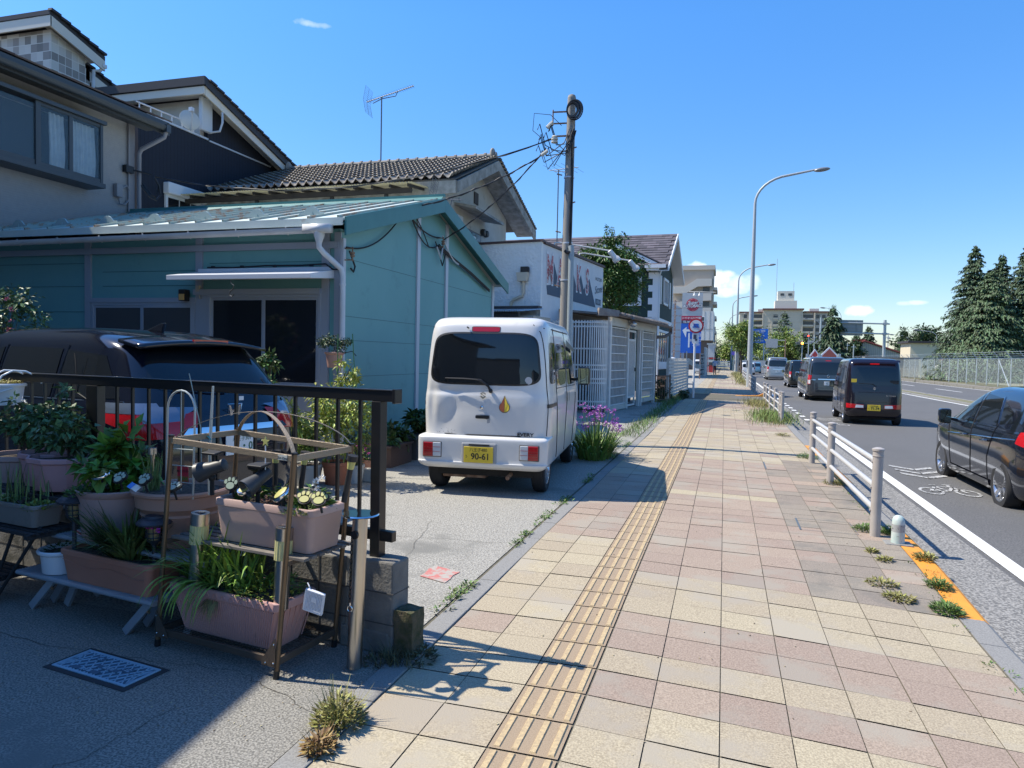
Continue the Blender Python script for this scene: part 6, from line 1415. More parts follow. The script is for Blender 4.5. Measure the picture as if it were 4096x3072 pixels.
# ================================================================= right hand side: base fence, conifers, gantries
m_galv = mat('galvanised', (.42, .46, .46), .45, .35); m_mesh = mat('chain_link', (.42, .47, .46), .6, alpha=.34)
FX = 19.5
ft = thing('base_fence', 'long chain link security fence with slanted barbed wire arms beyond the far road', 'fence', (FX, 44, .0))
b = B(); b.grid(lambda u, v: (0, 180*u, .18+1.95*v), 60, 1); mo = obj('chain_link_mesh', b, None, ft, fixn=False)
m = bpy.data.materials.new('chain_link_mesh'); m.use_nodes = True; t_ = m.node_tree; bs = t_.nodes['Principled BSDF']; bs.inputs['Base Color'].default_value = (.46, .52, .50, 1); bs.inputs['Roughness'].default_value = .6
c_n = t_.nodes.new('ShaderNodeTexCoord'); sp_n = t_.nodes.new('ShaderNodeSeparateXYZ'); t_.links.new(c_n.outputs['Object'], sp_n.inputs[0])
acc = None
for sg in (1, -1):
    a1 = t_.nodes.new('ShaderNodeMath'); a1.operation = 'MULTIPLY_ADD'; t_.links.new(sp_n.outputs['Z'], a1.inputs[0]); a1.inputs[1].default_value = sg; t_.links.new(sp_n.outputs['Y'], a1.inputs[2])
    m1 = t_.nodes.new('ShaderNodeMath'); m1.operation = 'MULTIPLY'; m1.inputs[1].default_value = 13; t_.links.new(a1.outputs[0], m1.inputs[0])
    f1 = t_.nodes.new('ShaderNodeMath'); f1.operation = 'FRACT'; t_.links.new(m1.outputs[0], f1.inputs[0])
    l1 = t_.nodes.new('ShaderNodeMath'); l1.operation = 'LESS_THAN'; l1.inputs[1].default_value = .13; t_.links.new(f1.outputs[0], l1.inputs[0])
    if acc is None: acc = l1
    else:
        x1 = t_.nodes.new('ShaderNodeMath'); x1.operation = 'MAXIMUM'; t_.links.new(acc.outputs[0], x1.inputs[0]); t_.links.new(l1.outputs[0], x1.inputs[1]); acc = x1
t_.links.new(acc.outputs[0], bs.inputs['Alpha']); mo.data.materials.append(m)
for i in range(61):
    y = i*2.4; b = B(); b.tube([(0, y, 0), (0, y, 2.15)], .035, 6); b.tube([(0, y, 2.15), (-.38, y, 2.62)], .025, 5); obj('post', b, m_galv, ft, smooth=True)
b = B(); b.tube([(0, 0, 2.13), (0, 150, 2.13)], .03, 6); obj('top_rail', b, m_galv, ft)
for k in range(3): b = B(); b.tube([(-.1-.12*k, 0, 2.28+.15*k), (-.1-.12*k, 150, 2.28+.15*k)], .012, 4); obj('barbed_wire', b, m_galv, ft)
b = B(); b.tube([(0, 16.8, 2.0), (0, 14.6, .1)], .03, 6); obj('brace', b, m_galv, ft); b = B(); b.tube([(0, 16.8, 2.0), (0, 19.2, .1)], .02, 6); obj('brace', b, m_galv, ft)
# cross fence closing the base at the junction
f2 = thing('cross_fence', 'pale barbed wire fence running across behind the waiting vehicles', 'fence', (4, 150, 0))
for i in range(16): b = B(); b.tube([(i*2.6, 0, -.2), (i*2.6, 0, 2.1)], .05, 5); b.tube([(i*2.6, 0, 2.1), (i*2.6-.3, -.3, 2.6)], .04, 4); obj('post', b, m_galv, f2)
b = B(); b.bb(-1, -.06, -.2, 42, .06, 1.7); obj('wall_panel', b, mat('pale_fence_panel', (.47, .47, .44), .8), f2)
# conifers
con = []
for i, (lab, px, ty, w, rad, sd) in enumerate((('tallest dark cedar at the left of the group behind the base fence', 3903, 987, 70, 4.3, 1), ('broad cedar in front of the tallest one behind the base fence', 3965, 1080, 66, 4.6, 2), ('thin topped cedar at the right of the tallest', 4010, 1022, 74, 4.2, 3), ('cedar cut by the right edge of the frame', 4115, 975, 70, 4.4, 4))):
    p = W(px, ty, w); conifer('cedar_tree', lab, (p.x, p.y, -.1), p.z+.1, rad, sd, 70, 8, 80, m_need if i != 1 else mat('cedar_needles_light', (.08, .13, .055), .65, rnd=.45), 'tall cedars behind the base fence', .06, .40)
for lab, px, ty, w, rad, sd in (('tall narrow cedar behind the grey overhead sign back', 3333, 1228, 92, 3.0, 11), ('cedar in front of the distant flats', 3139, 1246, 205, 7.0, 12), ('spindly cedar above the red roofed building', 3476, 1307, 152, 3.6, 13), ('short cedar left of the spindly one', 3427, 1338, 145, 4.0, 14), ('small cedar beside the round tree', 3617, 1320, 165, 4.6, 15)):
    p = W(px, ty, w); conifer('cedar_tree', lab, (p.x, p.y, -.2), p.z+.2, rad, sd, 34, 6, 30, m_need, None, .08, .8)
for lab, px, cy, w, r, sd, mm in (('round dark leafed tree right of the red roofed building', 3690, 1372, 120, (3.8, 3.8, 3.0), 21, m_leafd), ('bright green round tree beside the blue guide sign', 3110, 1395, 172, (5.6, 5, 4.5), 22, m_leafy), ('lower bushy tree left of the traffic light', 3180, 1395, 168, (4, 4, 3.2), 23, m_leafy), ('dark bush behind the traffic light', 3245, 1395, 150, (3.3, 3, 2.6), 24, m_leafd), ('leafy tree behind the tall cedar', 3395, 1395, 140, (2.6, 3, 2.4), 25, m_leafd), ('tree right of the street lamps', 3660, 1385, 150, (4, 4, 2.5), 26, m_leafd), ('tree behind the kerb tree crown', 2985, 1375, 180, (5, 4, 4.2), 27, m_leaf), ('hedge tree at the end of the pavement', 2860, 1400, 200, (5, 4, 3.0), 28, m_leaf), ('bush behind the cross fence left part', 2935, 1415, 165, (3.2, 3, 1.6), 29, m_leafy)):
    p = W(px, cy, w); tree('broadleaf_tree', lab, 'tree', (p.x, p.y, -.1), (p.x, p.y, p.z), r, 3200, .55, .28, 40, mm, .22, sd)
p = W(2952, 1352, 82); tree('kerb_tree', 'broad leafed kerb tree with dark trunk growing by the rail beside the lamp post', 'tree', (1.75, 82, -.1), (p.x+.2, 82, p.z+.1), (1.9, 1.7, 1.5), 5200, .26, .12, 50, m_leafy, .13, 31)
# low scrub and objects behind the fence
b = B(); rr = random.Random(8)
for i in range(5000): y = rr.uniform(50, 150); x = rr.uniform(29, 36); leaf(b, (x, y, rr.random()**1.3*2.6), Vector((rr.uniform(-1, 1), rr.uniform(-1, 1), rr.uniform(-.2, 1))), Vector((rr.random(), .3, 1)), rr.uniform(.4, .9), .3)
hd_ = obj('hedge', b, m_leafd, fixn=False); tag(hd_, 'dark scrubby undergrowth below the cedars behind the base fence', 'hedge', None, 'stuff')
for lab, px, py, w, sx, sz in (('beige slab building part seen through the fence, left one', 3560, 1490, 82, 5.5, 2.2), ('low beige block seen through the fence under the cedars', 3850, 1488, 68, 1.2, 1.6), ('pale block beside it behind the fence', 3815, 1495, 68, 1.0, 1.3)):
    p = W(px, py, w); t = thing('storage_block', lab, 'shed', (p.x, p.y, 0)); b = B(); b.bb(-sx/2, -.8, 0, sx/2, .8, sz); obj('wall', b, mat('pale_block_paint', (.50, .47, .40), .8, spots=(3, (.3, .28, .24), .6)), t, bevel=.05); b = B(); b.bb(-sx/2-.1, -.9, sz, sx/2+.1, .9, sz+.12); obj('roof', b, m_kerb, t)
p = W(3842, 1432, 78); t = thing('red_roof_hut', 'small hut with faded red roof behind the fence below the cedars', 'hut', (p.x, p.y, 0))
b = B(); b.bb(-2.2, -1.2, 0, 2.2, 1.2, 1.7); obj('wall', b, mat('pale_block_paint', (.50, .47, .40), .8), t); b = B(); b.prism([(-2.5, -1.5, 1.6), (2.5, -1.5, 1.6), (2.2, 0, 2.4), (-1.8, 0, 2.4)], (0, .1, .1)); obj('roof', b, mat('faded_red_roof', (.27, .07, .07), .7), t)
p = W(3800, 1405, 100); t = thing('cream_house', 'cream two storey building half hidden behind the cedars', 'house', (p.x, p.y, 0)); b = B(); b.bb(-5, 0, 0, 4, 6, 4.6); obj('wall', b, mat('cream_wall', (.60, .52, .38), .8), t); b = B(); b.bb(-5.4, -.4, 4.6, 4.4, 6.4, 4.9); obj('roof', b, m_rf, t)
# red roofed building
t = thing('red_roof_hall', 'wide beige ribbed hall with shallow red roof across the road', 'building', (0, 154, 0))
b = B(); b.prism([(20.8, 0, 0), (33.2, 0, 0), (33.2, 0, 3.4), (26.4, 0, 5.75), (20.8, 0, 2.9)], (0, 14, 0)); obj('wall', b, banded('ribbed_beige', (.47, .43, .36), (.36, .33, .27), 3, .8, 'X', .4), t)
b = B(); b.prism([(20.3, -.4, 2.75), (26.4, -.4, 5.85), (26.4, 14.4, 5.85), (20.3, 14.4, 2.75)], (0, 0, .28)); b.prism([(26.4, -.4, 5.85), (33.6, -.4, 3.35), (33.6, 14.4, 3.35), (26.4, 14.4, 5.85)], (0, 0, .28)); b.bb(24.5, .5, 5.6, 26.6, 1.5, 6.3); obj('roof', b, mat('brick_red_roof', (.26, .06, .045), .7), t)
b = B(); b.bb(23.2, -.08, 2.6, 27.2, 0, 3.3); obj('shutter', b, mat('salmon_panel', (.45, .27, .2), .8), t)
# gantry with the grey back of a direction sign
t = thing('overhead_sign', 'grey back of a large overhead direction sign on a thick double arm post', 'sign', (19.75, 102.0, 0))
b = B(); b.tube([(0, 0, -.2), (0, 0, 7.2)], [.20, .18], 14); obj('post', b, m_galv, t, smooth=True)
for z in (6.72, 5.42): b = B(); b.tube([(.55, .05, z-.02), (-6.3, -1.7, z+.04)], .10, 10); obj('arm', b, m_galv, t, smooth=True)
b = B(); b.M = Matrix.Translation((-4.55, -1.15, 6.12)) @ Matrix.Rotation(math.atan2(1.7, 6.3), 4, 'Z'); b.box((0, 0, 0), (3.85, .06, 2.0)); 
for z in (-.8, -.4, 0, .4, .8): b.box((0, -.05, z), (3.8, .05, .05))
for x in (-1.1, 1.1): b.box((x, -.09, 0), (.08, .05, 2.0))
obj('sign_back', b, mat('sign_back_grey', (.27, .29, .29), .5, .3), t)
b = B()
for z in (6.72, 5.42): b.box((0, 0, z), (.5, .5, .28))
obj('clamp', b, m_galv, t)
# blue guide sign
t = thing('guide_sign', 'blue overhead guide sign with white arrow and Japanese place names beside the lamp post', 'sign', (4.9, 159, 0))
b = B(); b.tube([(3.0, .1, -.2), (3.0, .1, 8.4)], .13, 8); obj('post', b, m_galv, t); b = B(); b.box((2.1, 0, 6.85), (3.3, .1, 3.0)); pn = obj('panel', b, mat('guide_blue', (.01, .13, .52), .5), t, bevel=.03)
FM = frameM((2.1, -.06, 6.85), (1, 0, 0), (0, 0, 1)); m_sw = mat('sign_white', (.68, .70, .72), .5)
text('lettering', '川越 瑞穂', .52, m_sw, pn, FM @ Matrix.Translation((0, 1.05, 0)), .01); text('lettering', 'Kawagoe  Mizuho', .24, m_sw, pn, FM @ Matrix.Translation((0, .68, 0)), .01)
b = B(); b.box((2.2, -.07, 6.3), (.16, .02, 1.5)); b.box((2.2, -.07, 5.85), (1.3, .02, .16)); b.prism([(1.98, -.06, 7.05), (2.42, -.06, 7.05), (2.2, -.06, 7.4)], (0, -.02, 0)); b.box((1.25, -.065, 5.85), (1.0, .02, .3)); obj('arrow', b, m_sw, pn)
# older bare frame sign
t = thing('overhead_sign', 'smaller grey sign back on a thin two bar frame beyond the silver van', 'sign', (9.8, 128.3, 0))
b = B(); b.tube([(0, 0, -.2), (0, 0, 5.4)], .10, 8); obj('post', b, m_rust, t)
for z in (5.15, 4.15): b = B(); b.tube([(0, 0, z), (-3.1, -.1, z)], .06, 6); obj('arm', b, m_galv, t)
b = B(); b.box((-2.2, -.15, 4.62), (1.9, .06, 1.5)); obj('sign_back', b, mat('sign_back_pale', (.42, .42, .40), .6), t)
# traffic light (amber lit) on its arm
t = thing('traffic_light', 'traffic light with its amber lamp lit on an arm above the queue', 'traffic light', (14.1, 119.2, 0))
b = B(); b.tube([(0, 0, -.2), (0, 0, 8.5)], [.14, .09], 8); b.tube([(0, 0, 4.45), (-3.6, -.8, 4.5)], .06, 6); b.tube([(-2.6, -.6, -.2), (-2.6, -.6, 5.0)], .07, 6); obj('post', b, m_galv, t)
b = B(); b.box((-2.95, -.75, 4.45), (1.15, .22, .42)); hs = obj('housing', b, mat('signal_housing', (.10, .11, .10), .5), t, bevel=.05)
b = B(); b.lathe([(.17, 0), (.15, -.03)], (-2.62, -.87, 4.46), 16, 'Y'); b.bm.normal_update(); obj('amber_lamp', b, mat('amber_glow', (.9, .35, .05), .3, emit=((1.0, .32, .03), 7)), hs)
b = B(); b.box((-1.0, -.3, 4.75), (1.6, .08, .3)); obj('name_plate', b, mat('sign_back_pale', (.42, .42, .40), .6), t)
t = thing('traffic_light', 'second small red lit signal on the post right of the amber one', 'traffic light', (13.6, 130, 0))
b = B(); b.tube([(0, 0, -.2), (0, 0, 6.5)], .08, 8); obj('post', b, m_galv, t); b = B(); b.box((-.35, -.2, 6.0), (.9, .2, .35)); hs = obj('housing', b, mat('signal_housing', (.10, .11, .10), .5), t, bevel=.04); b = B(); b.lathe([(.12, 0), (.1, -.03)], (-.1, -.31, 6.0), 12, 'Y'); obj('red_lamp', b, mat('red_glow', (.8, .05, .03), .3, emit=((1, .06, .03), 4)), hs)
# red diamond roofed gate markers
for lab, x, y, h, w_, em in (('small red gabled marker board with white emblem', 9.75, 86.5, 3.05, .62, True), ('larger plain red gabled marker board', 10.6, 81.5, 3.22, .82, False)):
    t = thing('gate_marker', lab, 'sign', (x, y, 0)); b = B(); b.prism([(-w_, 0, 0), (w_, 0, 0), (w_, 0, h-.85), (0, 0, h), (-w_, 0, h-.85)], (0, .25, 0)); obj('border', b, m_sw, t); b = B(); b.prism([(-w_+.14, -.02, 0), (w_-.14, -.02, 0), (w_-.14, -.02, h-.93), (0, -.02, h-.2), (-w_+.14, -.02, h-.93)], (0, -.02, 0)); obj('panel', b, mat('brick_red_panel', (.42, .05, .05) if em else (.33, .10, .08), .6) if em else mat('dull_red_panel', (.33, .09, .07), .7), t)
    for sx in (-1, 1): b = B(); b.box((sx*(w_+.18), .1, 1.3), (.22, .3, 2.4)); obj('side_column', b, m_galv, t)
    if em: b = B(); b.prism([(-.32, -.05, h-.75), (-.2, -.05, h-.8), (0, -.05, h-1.1), (.2, -.05, h-.8), (.32, -.05, h-.75), (.12, -.05, h-1.15), (0, -.05, h-1.3), (-.12, -.05, h-1.15)], (0, -.02, 0)); obj('emblem', b, m_sw, t)
for lab, px, ty, w in (('tall floodlight mast right of the overhead sign post', 3553, 1341, 140), ('short mast with twin lamps before the red roofed hall', 3415, 1378, 120), ('thin pole before the red roofed hall', 3390, 1372, 125), ('bare pole left of the twin lamp mast', 3258, 1342, 125)):
    p = W(px, ty, w); t = thing('mast', lab, 'pole', (p.x, p.y, -.2)); b = B(); b.tube([(0, 0, 0), (0, 0, p.z+.2)], .09, 6); obj('shaft', b, m_galv, t); b = B(); b.box((0, 0, p.z-.2), (.7, .12, .12)); b.box((0, 0, p.z+.1), (.4, .12, .1)) if False else None; obj('crossbar', b, m_galv, t)
# far flats with tower
fl = thing('distant_flats', 'long distant block of beige flats with brown roof edge and white rooftop tower', 'building', (7, 391, 0))
m_ap = mat('beige_concrete', (.56, .49, .38), .85, var=(.4, (.5, .44, .35), 1.3)); m_ap2 = mat('grey_concrete', (.40, .375, .33), .85); m_brw = mat('brown_edge', (.16, .075, .06), .7); m_win = mat('far_window', (.05, .055, .06), .2)
b = B(); b.bb(0, 0, 0, 11.5, 14, 26.6); b.bb(11.5, -1.2, 0, 30.5, 14, 28); b.bb(42, 0, 0, 43.6, 14, 26.8); obj('wall', b, m_ap, fl); b = B(); b.bb(30.5, 0, 0, 42, 14, 26.8); obj('grey_wall', b, m_ap2, fl)
b = B(); b.bb(-.3, -1, 26.6, 11.5, 14, 27.2); b.bb(11.2, -2.2, 28, 31, 14, 28.8); b.bb(31, -1, 26.8, 44.2, 14, 27.5); obj('roof_edge', b, m_brw, fl)
b = B(); b.bb(18.5, 2, 28.5, 26.5, 9, 38.0); b.bb(17.2, 1, 28.8, 27.8, 10, 33.0); b.bb(9, 2, 27, 12, 6, 28.6); b.bb(34, 2, 27, 38.5, 6, 29.0); tw = obj('rooftop_tower', b, mat('tower_white', (.62, .58, .50), .8), fl)
for x in (20.6, 24.4): b = B(); b.bb(x-.9, 1.9, 35.6, x+.9, 2, 36.8); obj('window', b, m_win, tw)
b = B(); b.tube([(17.8, 4, 30), (17.8, 4, 55)], .12, 5); b.tube([(26.2, 4, 38), (26.2, 4, 42.5)], .12, 5); obj('mast', b, m_galv, tw)
b = B()
for k in range(7):
    z = 26.0-k*3.35
    b.bb(5.2, -1.3, z-3.2, 11.3, -.05, z-2.2); b.bb(30.7, -1.3, z-3.0, 35.8, -.05, z-2.1); b.bb(16.2, -1.5, z-2.9, 19, -1.25, z-1.9)
obj('balconies', b, m_ap, fl)
for k in range(7):
    z = 26.0-k*3.35
    for (x0, x1, y) in ((5.4, 11, -.03), (30.9, 35.6, -.03), (37, 38.6, -.03), (39.8, 41.4, -.03), (2, 3.6, -.03), (16.5, 18.6, -1.23)): b = B(); b.bb(x0, y-.04, z-2.1, x1, y, z-.3); obj('window', b, m_win, fl)
b = B()
for x in (4.8, 11.4, 15.8, 19.4, 30.4, 36.2): b.bb(x-.25, -1.5, 0, x+.25, -.05, 26.6)
for k in range(7): b.bb(12, -1.28, 25.2-k*3.35, 30, -1.21, 25.4-k*3.35)
obj('pilasters', b, m_ap, fl)
# ================================================================= left hand side beyond the green house
# brown apartments with outside stairs
t = thing('stair_apartments', 'tall grey brown apartment block with zigzag outside stair balconies', 'building', (-17.0, 154.5, 0))
b = B(); b.bb(0, 0, 0, 14.3, 12, 20.4); obj('wall', b, mat('mushroom_render', (.40, .35, .29), .85, var=(.8, (.36, .32, .27), 1.3)), t)
b = B(); b.bb(-.3, -.3, 20.4, 14.6, 12, 21.3); b.bb(4.5, 1, 21.3, 6.2, 3, 24.2); obj('parapet', b, mat('pale_mushroom', (.52, .47, .40), .85), t)
m_bal = mat('pale_balcony', (.56, .51, .44), .85)
for k in range(5):
    z = 18.4-k*3.0; b = B(); b.prism([(14.0, -1.4, z), (14.0, -1.4, z-1.5), (11.2, -1.4, z-1.6), (8.8, -1.4, z-3.0), (6.2, -1.4, z-3.0), (6.2, -1.4, z-1.6), (8.6, -1.4, z-1.6), (11, -1.4, z)], (0, 1.35, 0)); obj('stair_flight', b, m_bal, t)
    b = B(); b.bb(12.2, -.05, z-2.6, 13.6, .0, z-1.6); b.bb(2.4, -.05, z-2.3, 4.2, 0, z-.9); obj('window', b, m_win, t); b = B(); b.bb(-.5, -1.2, z-3.2, 4.4, -.0, z-2.2); obj('balcony', b, m_bal, t)
    b = B(); b.bb(14.3, .5, z-2.2, 15.1, 11, z-1.6); obj('side_balcony', b, m_bal, t)
# white panelled building
t = thing('panelled_building', 'white three storey building with vertical panel joints below the apartment block', 'building', (-9.0, 114.2, 0))
b = B(); b.bb(0, 0, 4.6, 7.2, 14, 9.1); obj('wall', b, mat('off_white_panel', (.56, .56, .53), .7), t); b = B(); b.bb(0, .6, 0, 7.0, 14, 4.6); obj('ground_floor', b, mat('brown_dark', (.10, .08, .07), .8), t)
b = B()
for k in range(9): b.bb(.4+k*.78, -.03, 4.6, .44+k*.78, 0, 9.1)
b.bb(0, -.03, 6.3, 7.2, 0, 6.35); obj('panel_joints', b, mat('joint_grey', (.2, .2, .2), .7), t)
b = B(); b.bb(4.0, -.04, 6.7, 5.9, .0, 8.3); f = obj('window', b, m_trim, t); 
for q in ((4.1, 6.8, 4.9, 7.5), (5.0, 6.8, 5.8, 7.5), (4.1, 7.6, 4.9, 8.2), (5.0, 7.6, 5.8, 8.2)): b = B(); b.bb(q[0], -.06, q[1], q[2], -.04, q[3]); obj('pane', b, m_win, f)
# low white/blue-grey building behind the sign + its lintel number
t = thing('plain_white_building', 'plain white building with rusty sign frame behind the tall advertising board', 'building', (-9.5, 62, 0), radians(-4))
b = B(); b.bb(0, 0, 0, 5.0, 10, 6.4); obj('wall', b, mat('blueish_white', (.50, .52, .55), .8), t); b = B(); b.bb(4.2, -.04, 3.3, 4.8, 0, 4.9); obj('window', b, m_win, t); b = B(); b.bb(1.5, -.7, 1.9, 5.3, 0, 2.05); obj('canopy', b, m_pls, t)
text('lettering', '319 BT', .45, m_ink, t, frameM((4.0, -.05, 3.0), (1, 0, 0), (0, 0, 1)), .01)
# advertising board
t = thing('advertising_board', 'tall advertising board with round car shop logo above a blue left turn arrow panel', 'sign', (-3.45, 59.8, 0), radians(2))
m_bg = mat('board_grey', (.40, .43, .45), .6); m_bb = mat('board_blue', (.012, .11, .48), .6); m_br = mat('board_red', (.40, .02, .06), .6); m_bn = mat('board_navy', (.05, .06, .10), .6)
def panel(z0, z1, m, dx=0.0, nm='panel'): b = B(); b.bb(0+dx, 0, z0, 1.62+dx, .12, z1); return obj(nm, b, m, t)
panel(5.12, 7.0, m_bg); panel(4.75, 5.12, m_br, -.02); panel(4.5, 4.75, m_bn, -.02); pb = panel(2.1, 4.5, m_bb, -.04)
b = B(); b.lathe([(.52, 0), (.52, -.02)], (.84, 0, 6.02), 32, 'Y'); lg = obj('logo_disc', b, m_br, t)
for r_ in (.44, .30): b = B(); b.tube([(.84+r_*cos(a*pi/16), -.022, 6.02+r_*sin(a*pi/16)) for a in range(32)], .012, 4, closed=True); obj('logo_ring', b, m_lred, lg)
FMt = lambda x, z, y=-.03: frameM((x, y, z), (1, 0, .05), (-.05, 0, 1))
text('logo_lettering', 'Super', .34, m_bn, lg, FMt(.85, 6.2), .006, shear=.25, bold=.022); text('logo_lettering', 'Super', .34, m_sw, lg, FMt(.85, 6.2, -.045), .004, shear=.25, bold=.006)
text('logo_lettering', 'AUTOBACS', .36, m_bn, lg, FMt(.82, 5.92), .006, sx=.82, shear=.25, bold=.028); text('logo_lettering', 'AUTOBACS', .36, m_sw, lg, FMt(.82, 5.92, -.045), .004, sx=.82, shear=.25, bold=.008)
text('lettering', 'スーパーオートバックス羽村', .21, m_sw, t, frameM((.79, -.01, 4.93), (1, 0, 0), (0, 0, 1)), .004, sx=.56, bold=.006); text('lettering', 'TEL 042-555-5101', .25, m_sw, t, frameM((.79, -.01, 4.62), (1, 0, 0), (0, 0, 1)), .004, sx=.72, bold=.004)
b = B(); b.prism([(.56, -.01, 2.55), (.68, -.01, 2.55), (.68, -.01, 3.72), (.56, -.01, 3.72)], (0, -.02, 0)); b.prism([(.08, -.01, 3.95), (.42, -.01, 4.22), (.40, -.01, 4.02), (.70, -.01, 4.02), (.70, -.01, 3.85), (.42, -.01, 3.85), (.38, -.01, 3.35)], (0, -.02, 0)); obj('arrow', b, m_sw, pb)
text('lettering', '5丁目', .30, m_sw, pb, frameM((1.22, -.01, 3.55), (1, 0, 0), (0, 0, 1)), .004); text('lettering', '東町入口', .24, m_sw, pb, frameM((1.13, -.01, 3.12), (1, 0, 0), (0, 0, 1)), .004); text('lettering', '左折', .30, m_sw, pb, frameM((1.2, -.01, 2.78), (1, 0, 0), (0, 0, 1)), .004)
b = B()
for k in range(8): b.bb(-.75, .05, 2.2+k*.58, .1, .09, 2.25+k*.58)
b.bb(-.62, .0, 0, -.48, .14, 6.4); b.bb(-.05, .12, 0, .05, .2, 2.2); b.bb(1.5, .12, 0, 1.6, .2, 2.2); obj('rusty_frame', b, mat('frame_rust', (.27, .12, .06), .8, var=(8, (.36, .34, .32), 1.8)), t)
b = B(); b.tube([(.5, -.6, 7.05), (2.6, -.6, 6.98)], .02, 5); b.tube([(.9, 0, 7.0), (.9, -.6, 7.05)], .02, 5); arm = obj('lamp_arm', b, m_lw, t)
for x in (.95, 1.35): b = B(); b.lathe([(.02, .2), (.05, .1), (.12, -.08)], (x, -.6, 6.8), 10, cap=(True, False)); obj('lamp_shade', b, m_lw, t)
# no-entry sign for big vehicles on its white pole
t = thing('road_sign', 'round red rimmed no lorries sign on a white pole at the crossing', 'sign', (-1.17, 29.75, 0))
b = B(); b.tube([(0, 0, 0), (.0, 0, 3.0)], .045, 10); obj('pole', b, m_trim, t, smooth=True); b = B(); b.lathe([(.30, 0), (.30, -.02)], (.03, -.06, 2.92), 28, 'Y', sx=1); dk = obj('sign_disc', b, mat('sign_red', (.50, .02, .03), .5), t)
b = B(); b.lathe([(.235, 0), (.235, -.006)], (.03, -.081, 2.92), 28, 'Y'); obj('sign_face', b, m_sw, dk); b = B(); b.box((.03, -.09, 2.95), (.20, .008, .12)); b.box((.03, -.09, 2.87), (.26, .008, .05)); obj('lorry_symbol', b, mat('guide_blue', (.01, .13, .52), .5), dk); b = B(); b.beam((-.14, -.097, 3.09), (.20, -.097, 2.75), .006, .035, up=(0, 1, 0)); obj('red_bar', b, mat('sign_red', (.50, .02, .03), .5), dk)
b = B(); b.box((.02, -.06, 2.42), (.26, .02, .42)); sb = obj('lower_plate', b, m_sw, t); b = B(); b.box((.0, -.075, 2.48), (.12, .01, .18)); b.box((.05, -.075, 2.36), (.08, .01, .08)); obj('arrow_mark', b, m_bn, sb)
# white slatted fence
t = thing('slatted_fence', 'weathered white horizontal slat fence with rounded top pickets before the crossing', 'fence', (-1.95, 26.2, 0), math.atan2(8.6, .3))
mfw = mat('chalky_white_board', (.58, .56, .52), .8, var=(7, (.50, .47, .42), 1.6), spots=(8, (.32, .30, .24), .64))
for y in (0, 2.9, 5.8, 8.4): b = B(); b.box((y, 0, .8), (.09, .09, 1.6)); obj('post', b, mfw, t)
for k in range(11):
    b = B(); b.bb(.05, -.04+(.0 if k % 2 else .0), .14+k*.125, 8.4, -.015, .235+k*.125); obj('slat', b, mfw, t)
for k in range(18): b = B(); b.bb(.3+k*.46, .0, .12, .42+k*.46, .03, 1.60); obj('picket', b, mfw, t, bevel=.03)
# iron gate bit, garden patch between house and slat fence
t = thing('iron_gate', 'low rusty iron gate between the lattice annex and slatted fence', 'gate', (-2.5, 25.9, 0), radians(5))
for k in range(9): b = B(); b.tube([(k*.08, 0, 0), (k*.08, 0, .95)], .009, 5); obj('bar', b, m_rust, t)
b = B(); b.box((.32, 0, .95), (.75, .03, .04)); b.box((.32, 0, .1), (.75, .03, .03)); b.box((.0, 0, .5), (.06, .06, 1.0)); b.box((.66, 0, .5), (.06, .06, 1.0)); obj('gate_frame', b, m_rust, t)
b = B(); b.poly([(-3.2, 26, .01), (-2.1, 26, .01), (-1.9, 34, .01), (-3.0, 34, .01)]); struct('front_lawn', b, mat('sunny_lawn', (.20, .24, .05), .9, var=(3, (.14, .18, .04), 1.6)))
# graffiti block wall and things beyond the crossing
t = thing('block_wall', 'pale concrete block wall with dark scribbled graffiti beyond the crossing', 'wall', (-2.25, 69, 0))
b = B(); b.bb(0, 0, 0, .55, .16, 2.15); b.bb(.40, .16, 0, .55, 9.5, 2.75); obj('wall', b, mat('pale_block', (.47, .47, .44), .85, spots=(5, (.36, .36, .33), .58)), t)
rr = random.Random(5)
for k in range(6):
    b = B(); z = 1.95-k*.34; pts = [(.28+rr.uniform(-.2, .2), -.012, z+rr.uniform(-.13, .13)) for _ in range(9)]; b.tube(pts, .013, 4); b.tube([(.28+.16*cos(a), -.012, z+.1*sin(a)) for a in (0, 1, 2, 3, 4, 5)], .011, 4); obj('graffiti', b, mat('graffiti_black', (.04, .045, .045), .8), t)
t = thing('roadside_shrine_sign', 'small grey roofed notice stand in front of a dark entrance', 'sign', (-1.9, 88, 0)); b = B(); b.bb(0, 0, 1.9, .75, .2, 3.4); obj('panel', b, m_bg, t); b = B(); b.bb(-.15, -.1, 3.4, .9, .3, 3.55); obj('cap', b, m_galv, t); b = B(); b.bb(0, .02, 1.3, .75, .16, 1.6); b.bb(.05, .05, 0, .12, .12, 1.9); b.bb(.63, .05, 0, .7, .12, 1.9); obj('legs', b, m_galv, t)
t = thing('red_vending_machine', 'red vending machine shape beside the walking man', 'machine', (-2.0, 92, 0)); b = B(); b.bb(0, 0, 0, .9, .7, 1.85); obj('case', b, mat('vending_red', (.36, .03, .03), .4), t, bevel=.03); b = B(); b.bb(.08, -.02, .9, .82, 0, 1.7); obj('window', b, m_win, t)
t = thing('control_cabinet', 'green graffitied roadside control cabinet at the kerb', 'cabinet', (1.55, 120, 0)); b = B(); b.bb(-.45, 0, 0, .35, .4, 1.65); obj('case', b, mat('cabinet_green', (.14, .19, .15), .6), t, bevel=.02); text('lettering', 'NO!', .5, m_win, t, frameM((-.05, -.01, .9), (0, 0, 1), (-1, 0, 0)), .004)
t = thing('concrete_pole', 'thick pale concrete pole at the kerb beside the kerb tree', 'pole', (1.62, 95, 0)); b = B(); b.tube([(0, 0, 0), (0, 0, 4.2)], .2, 10); obj('shaft', b, m_pole, t, smooth=True)
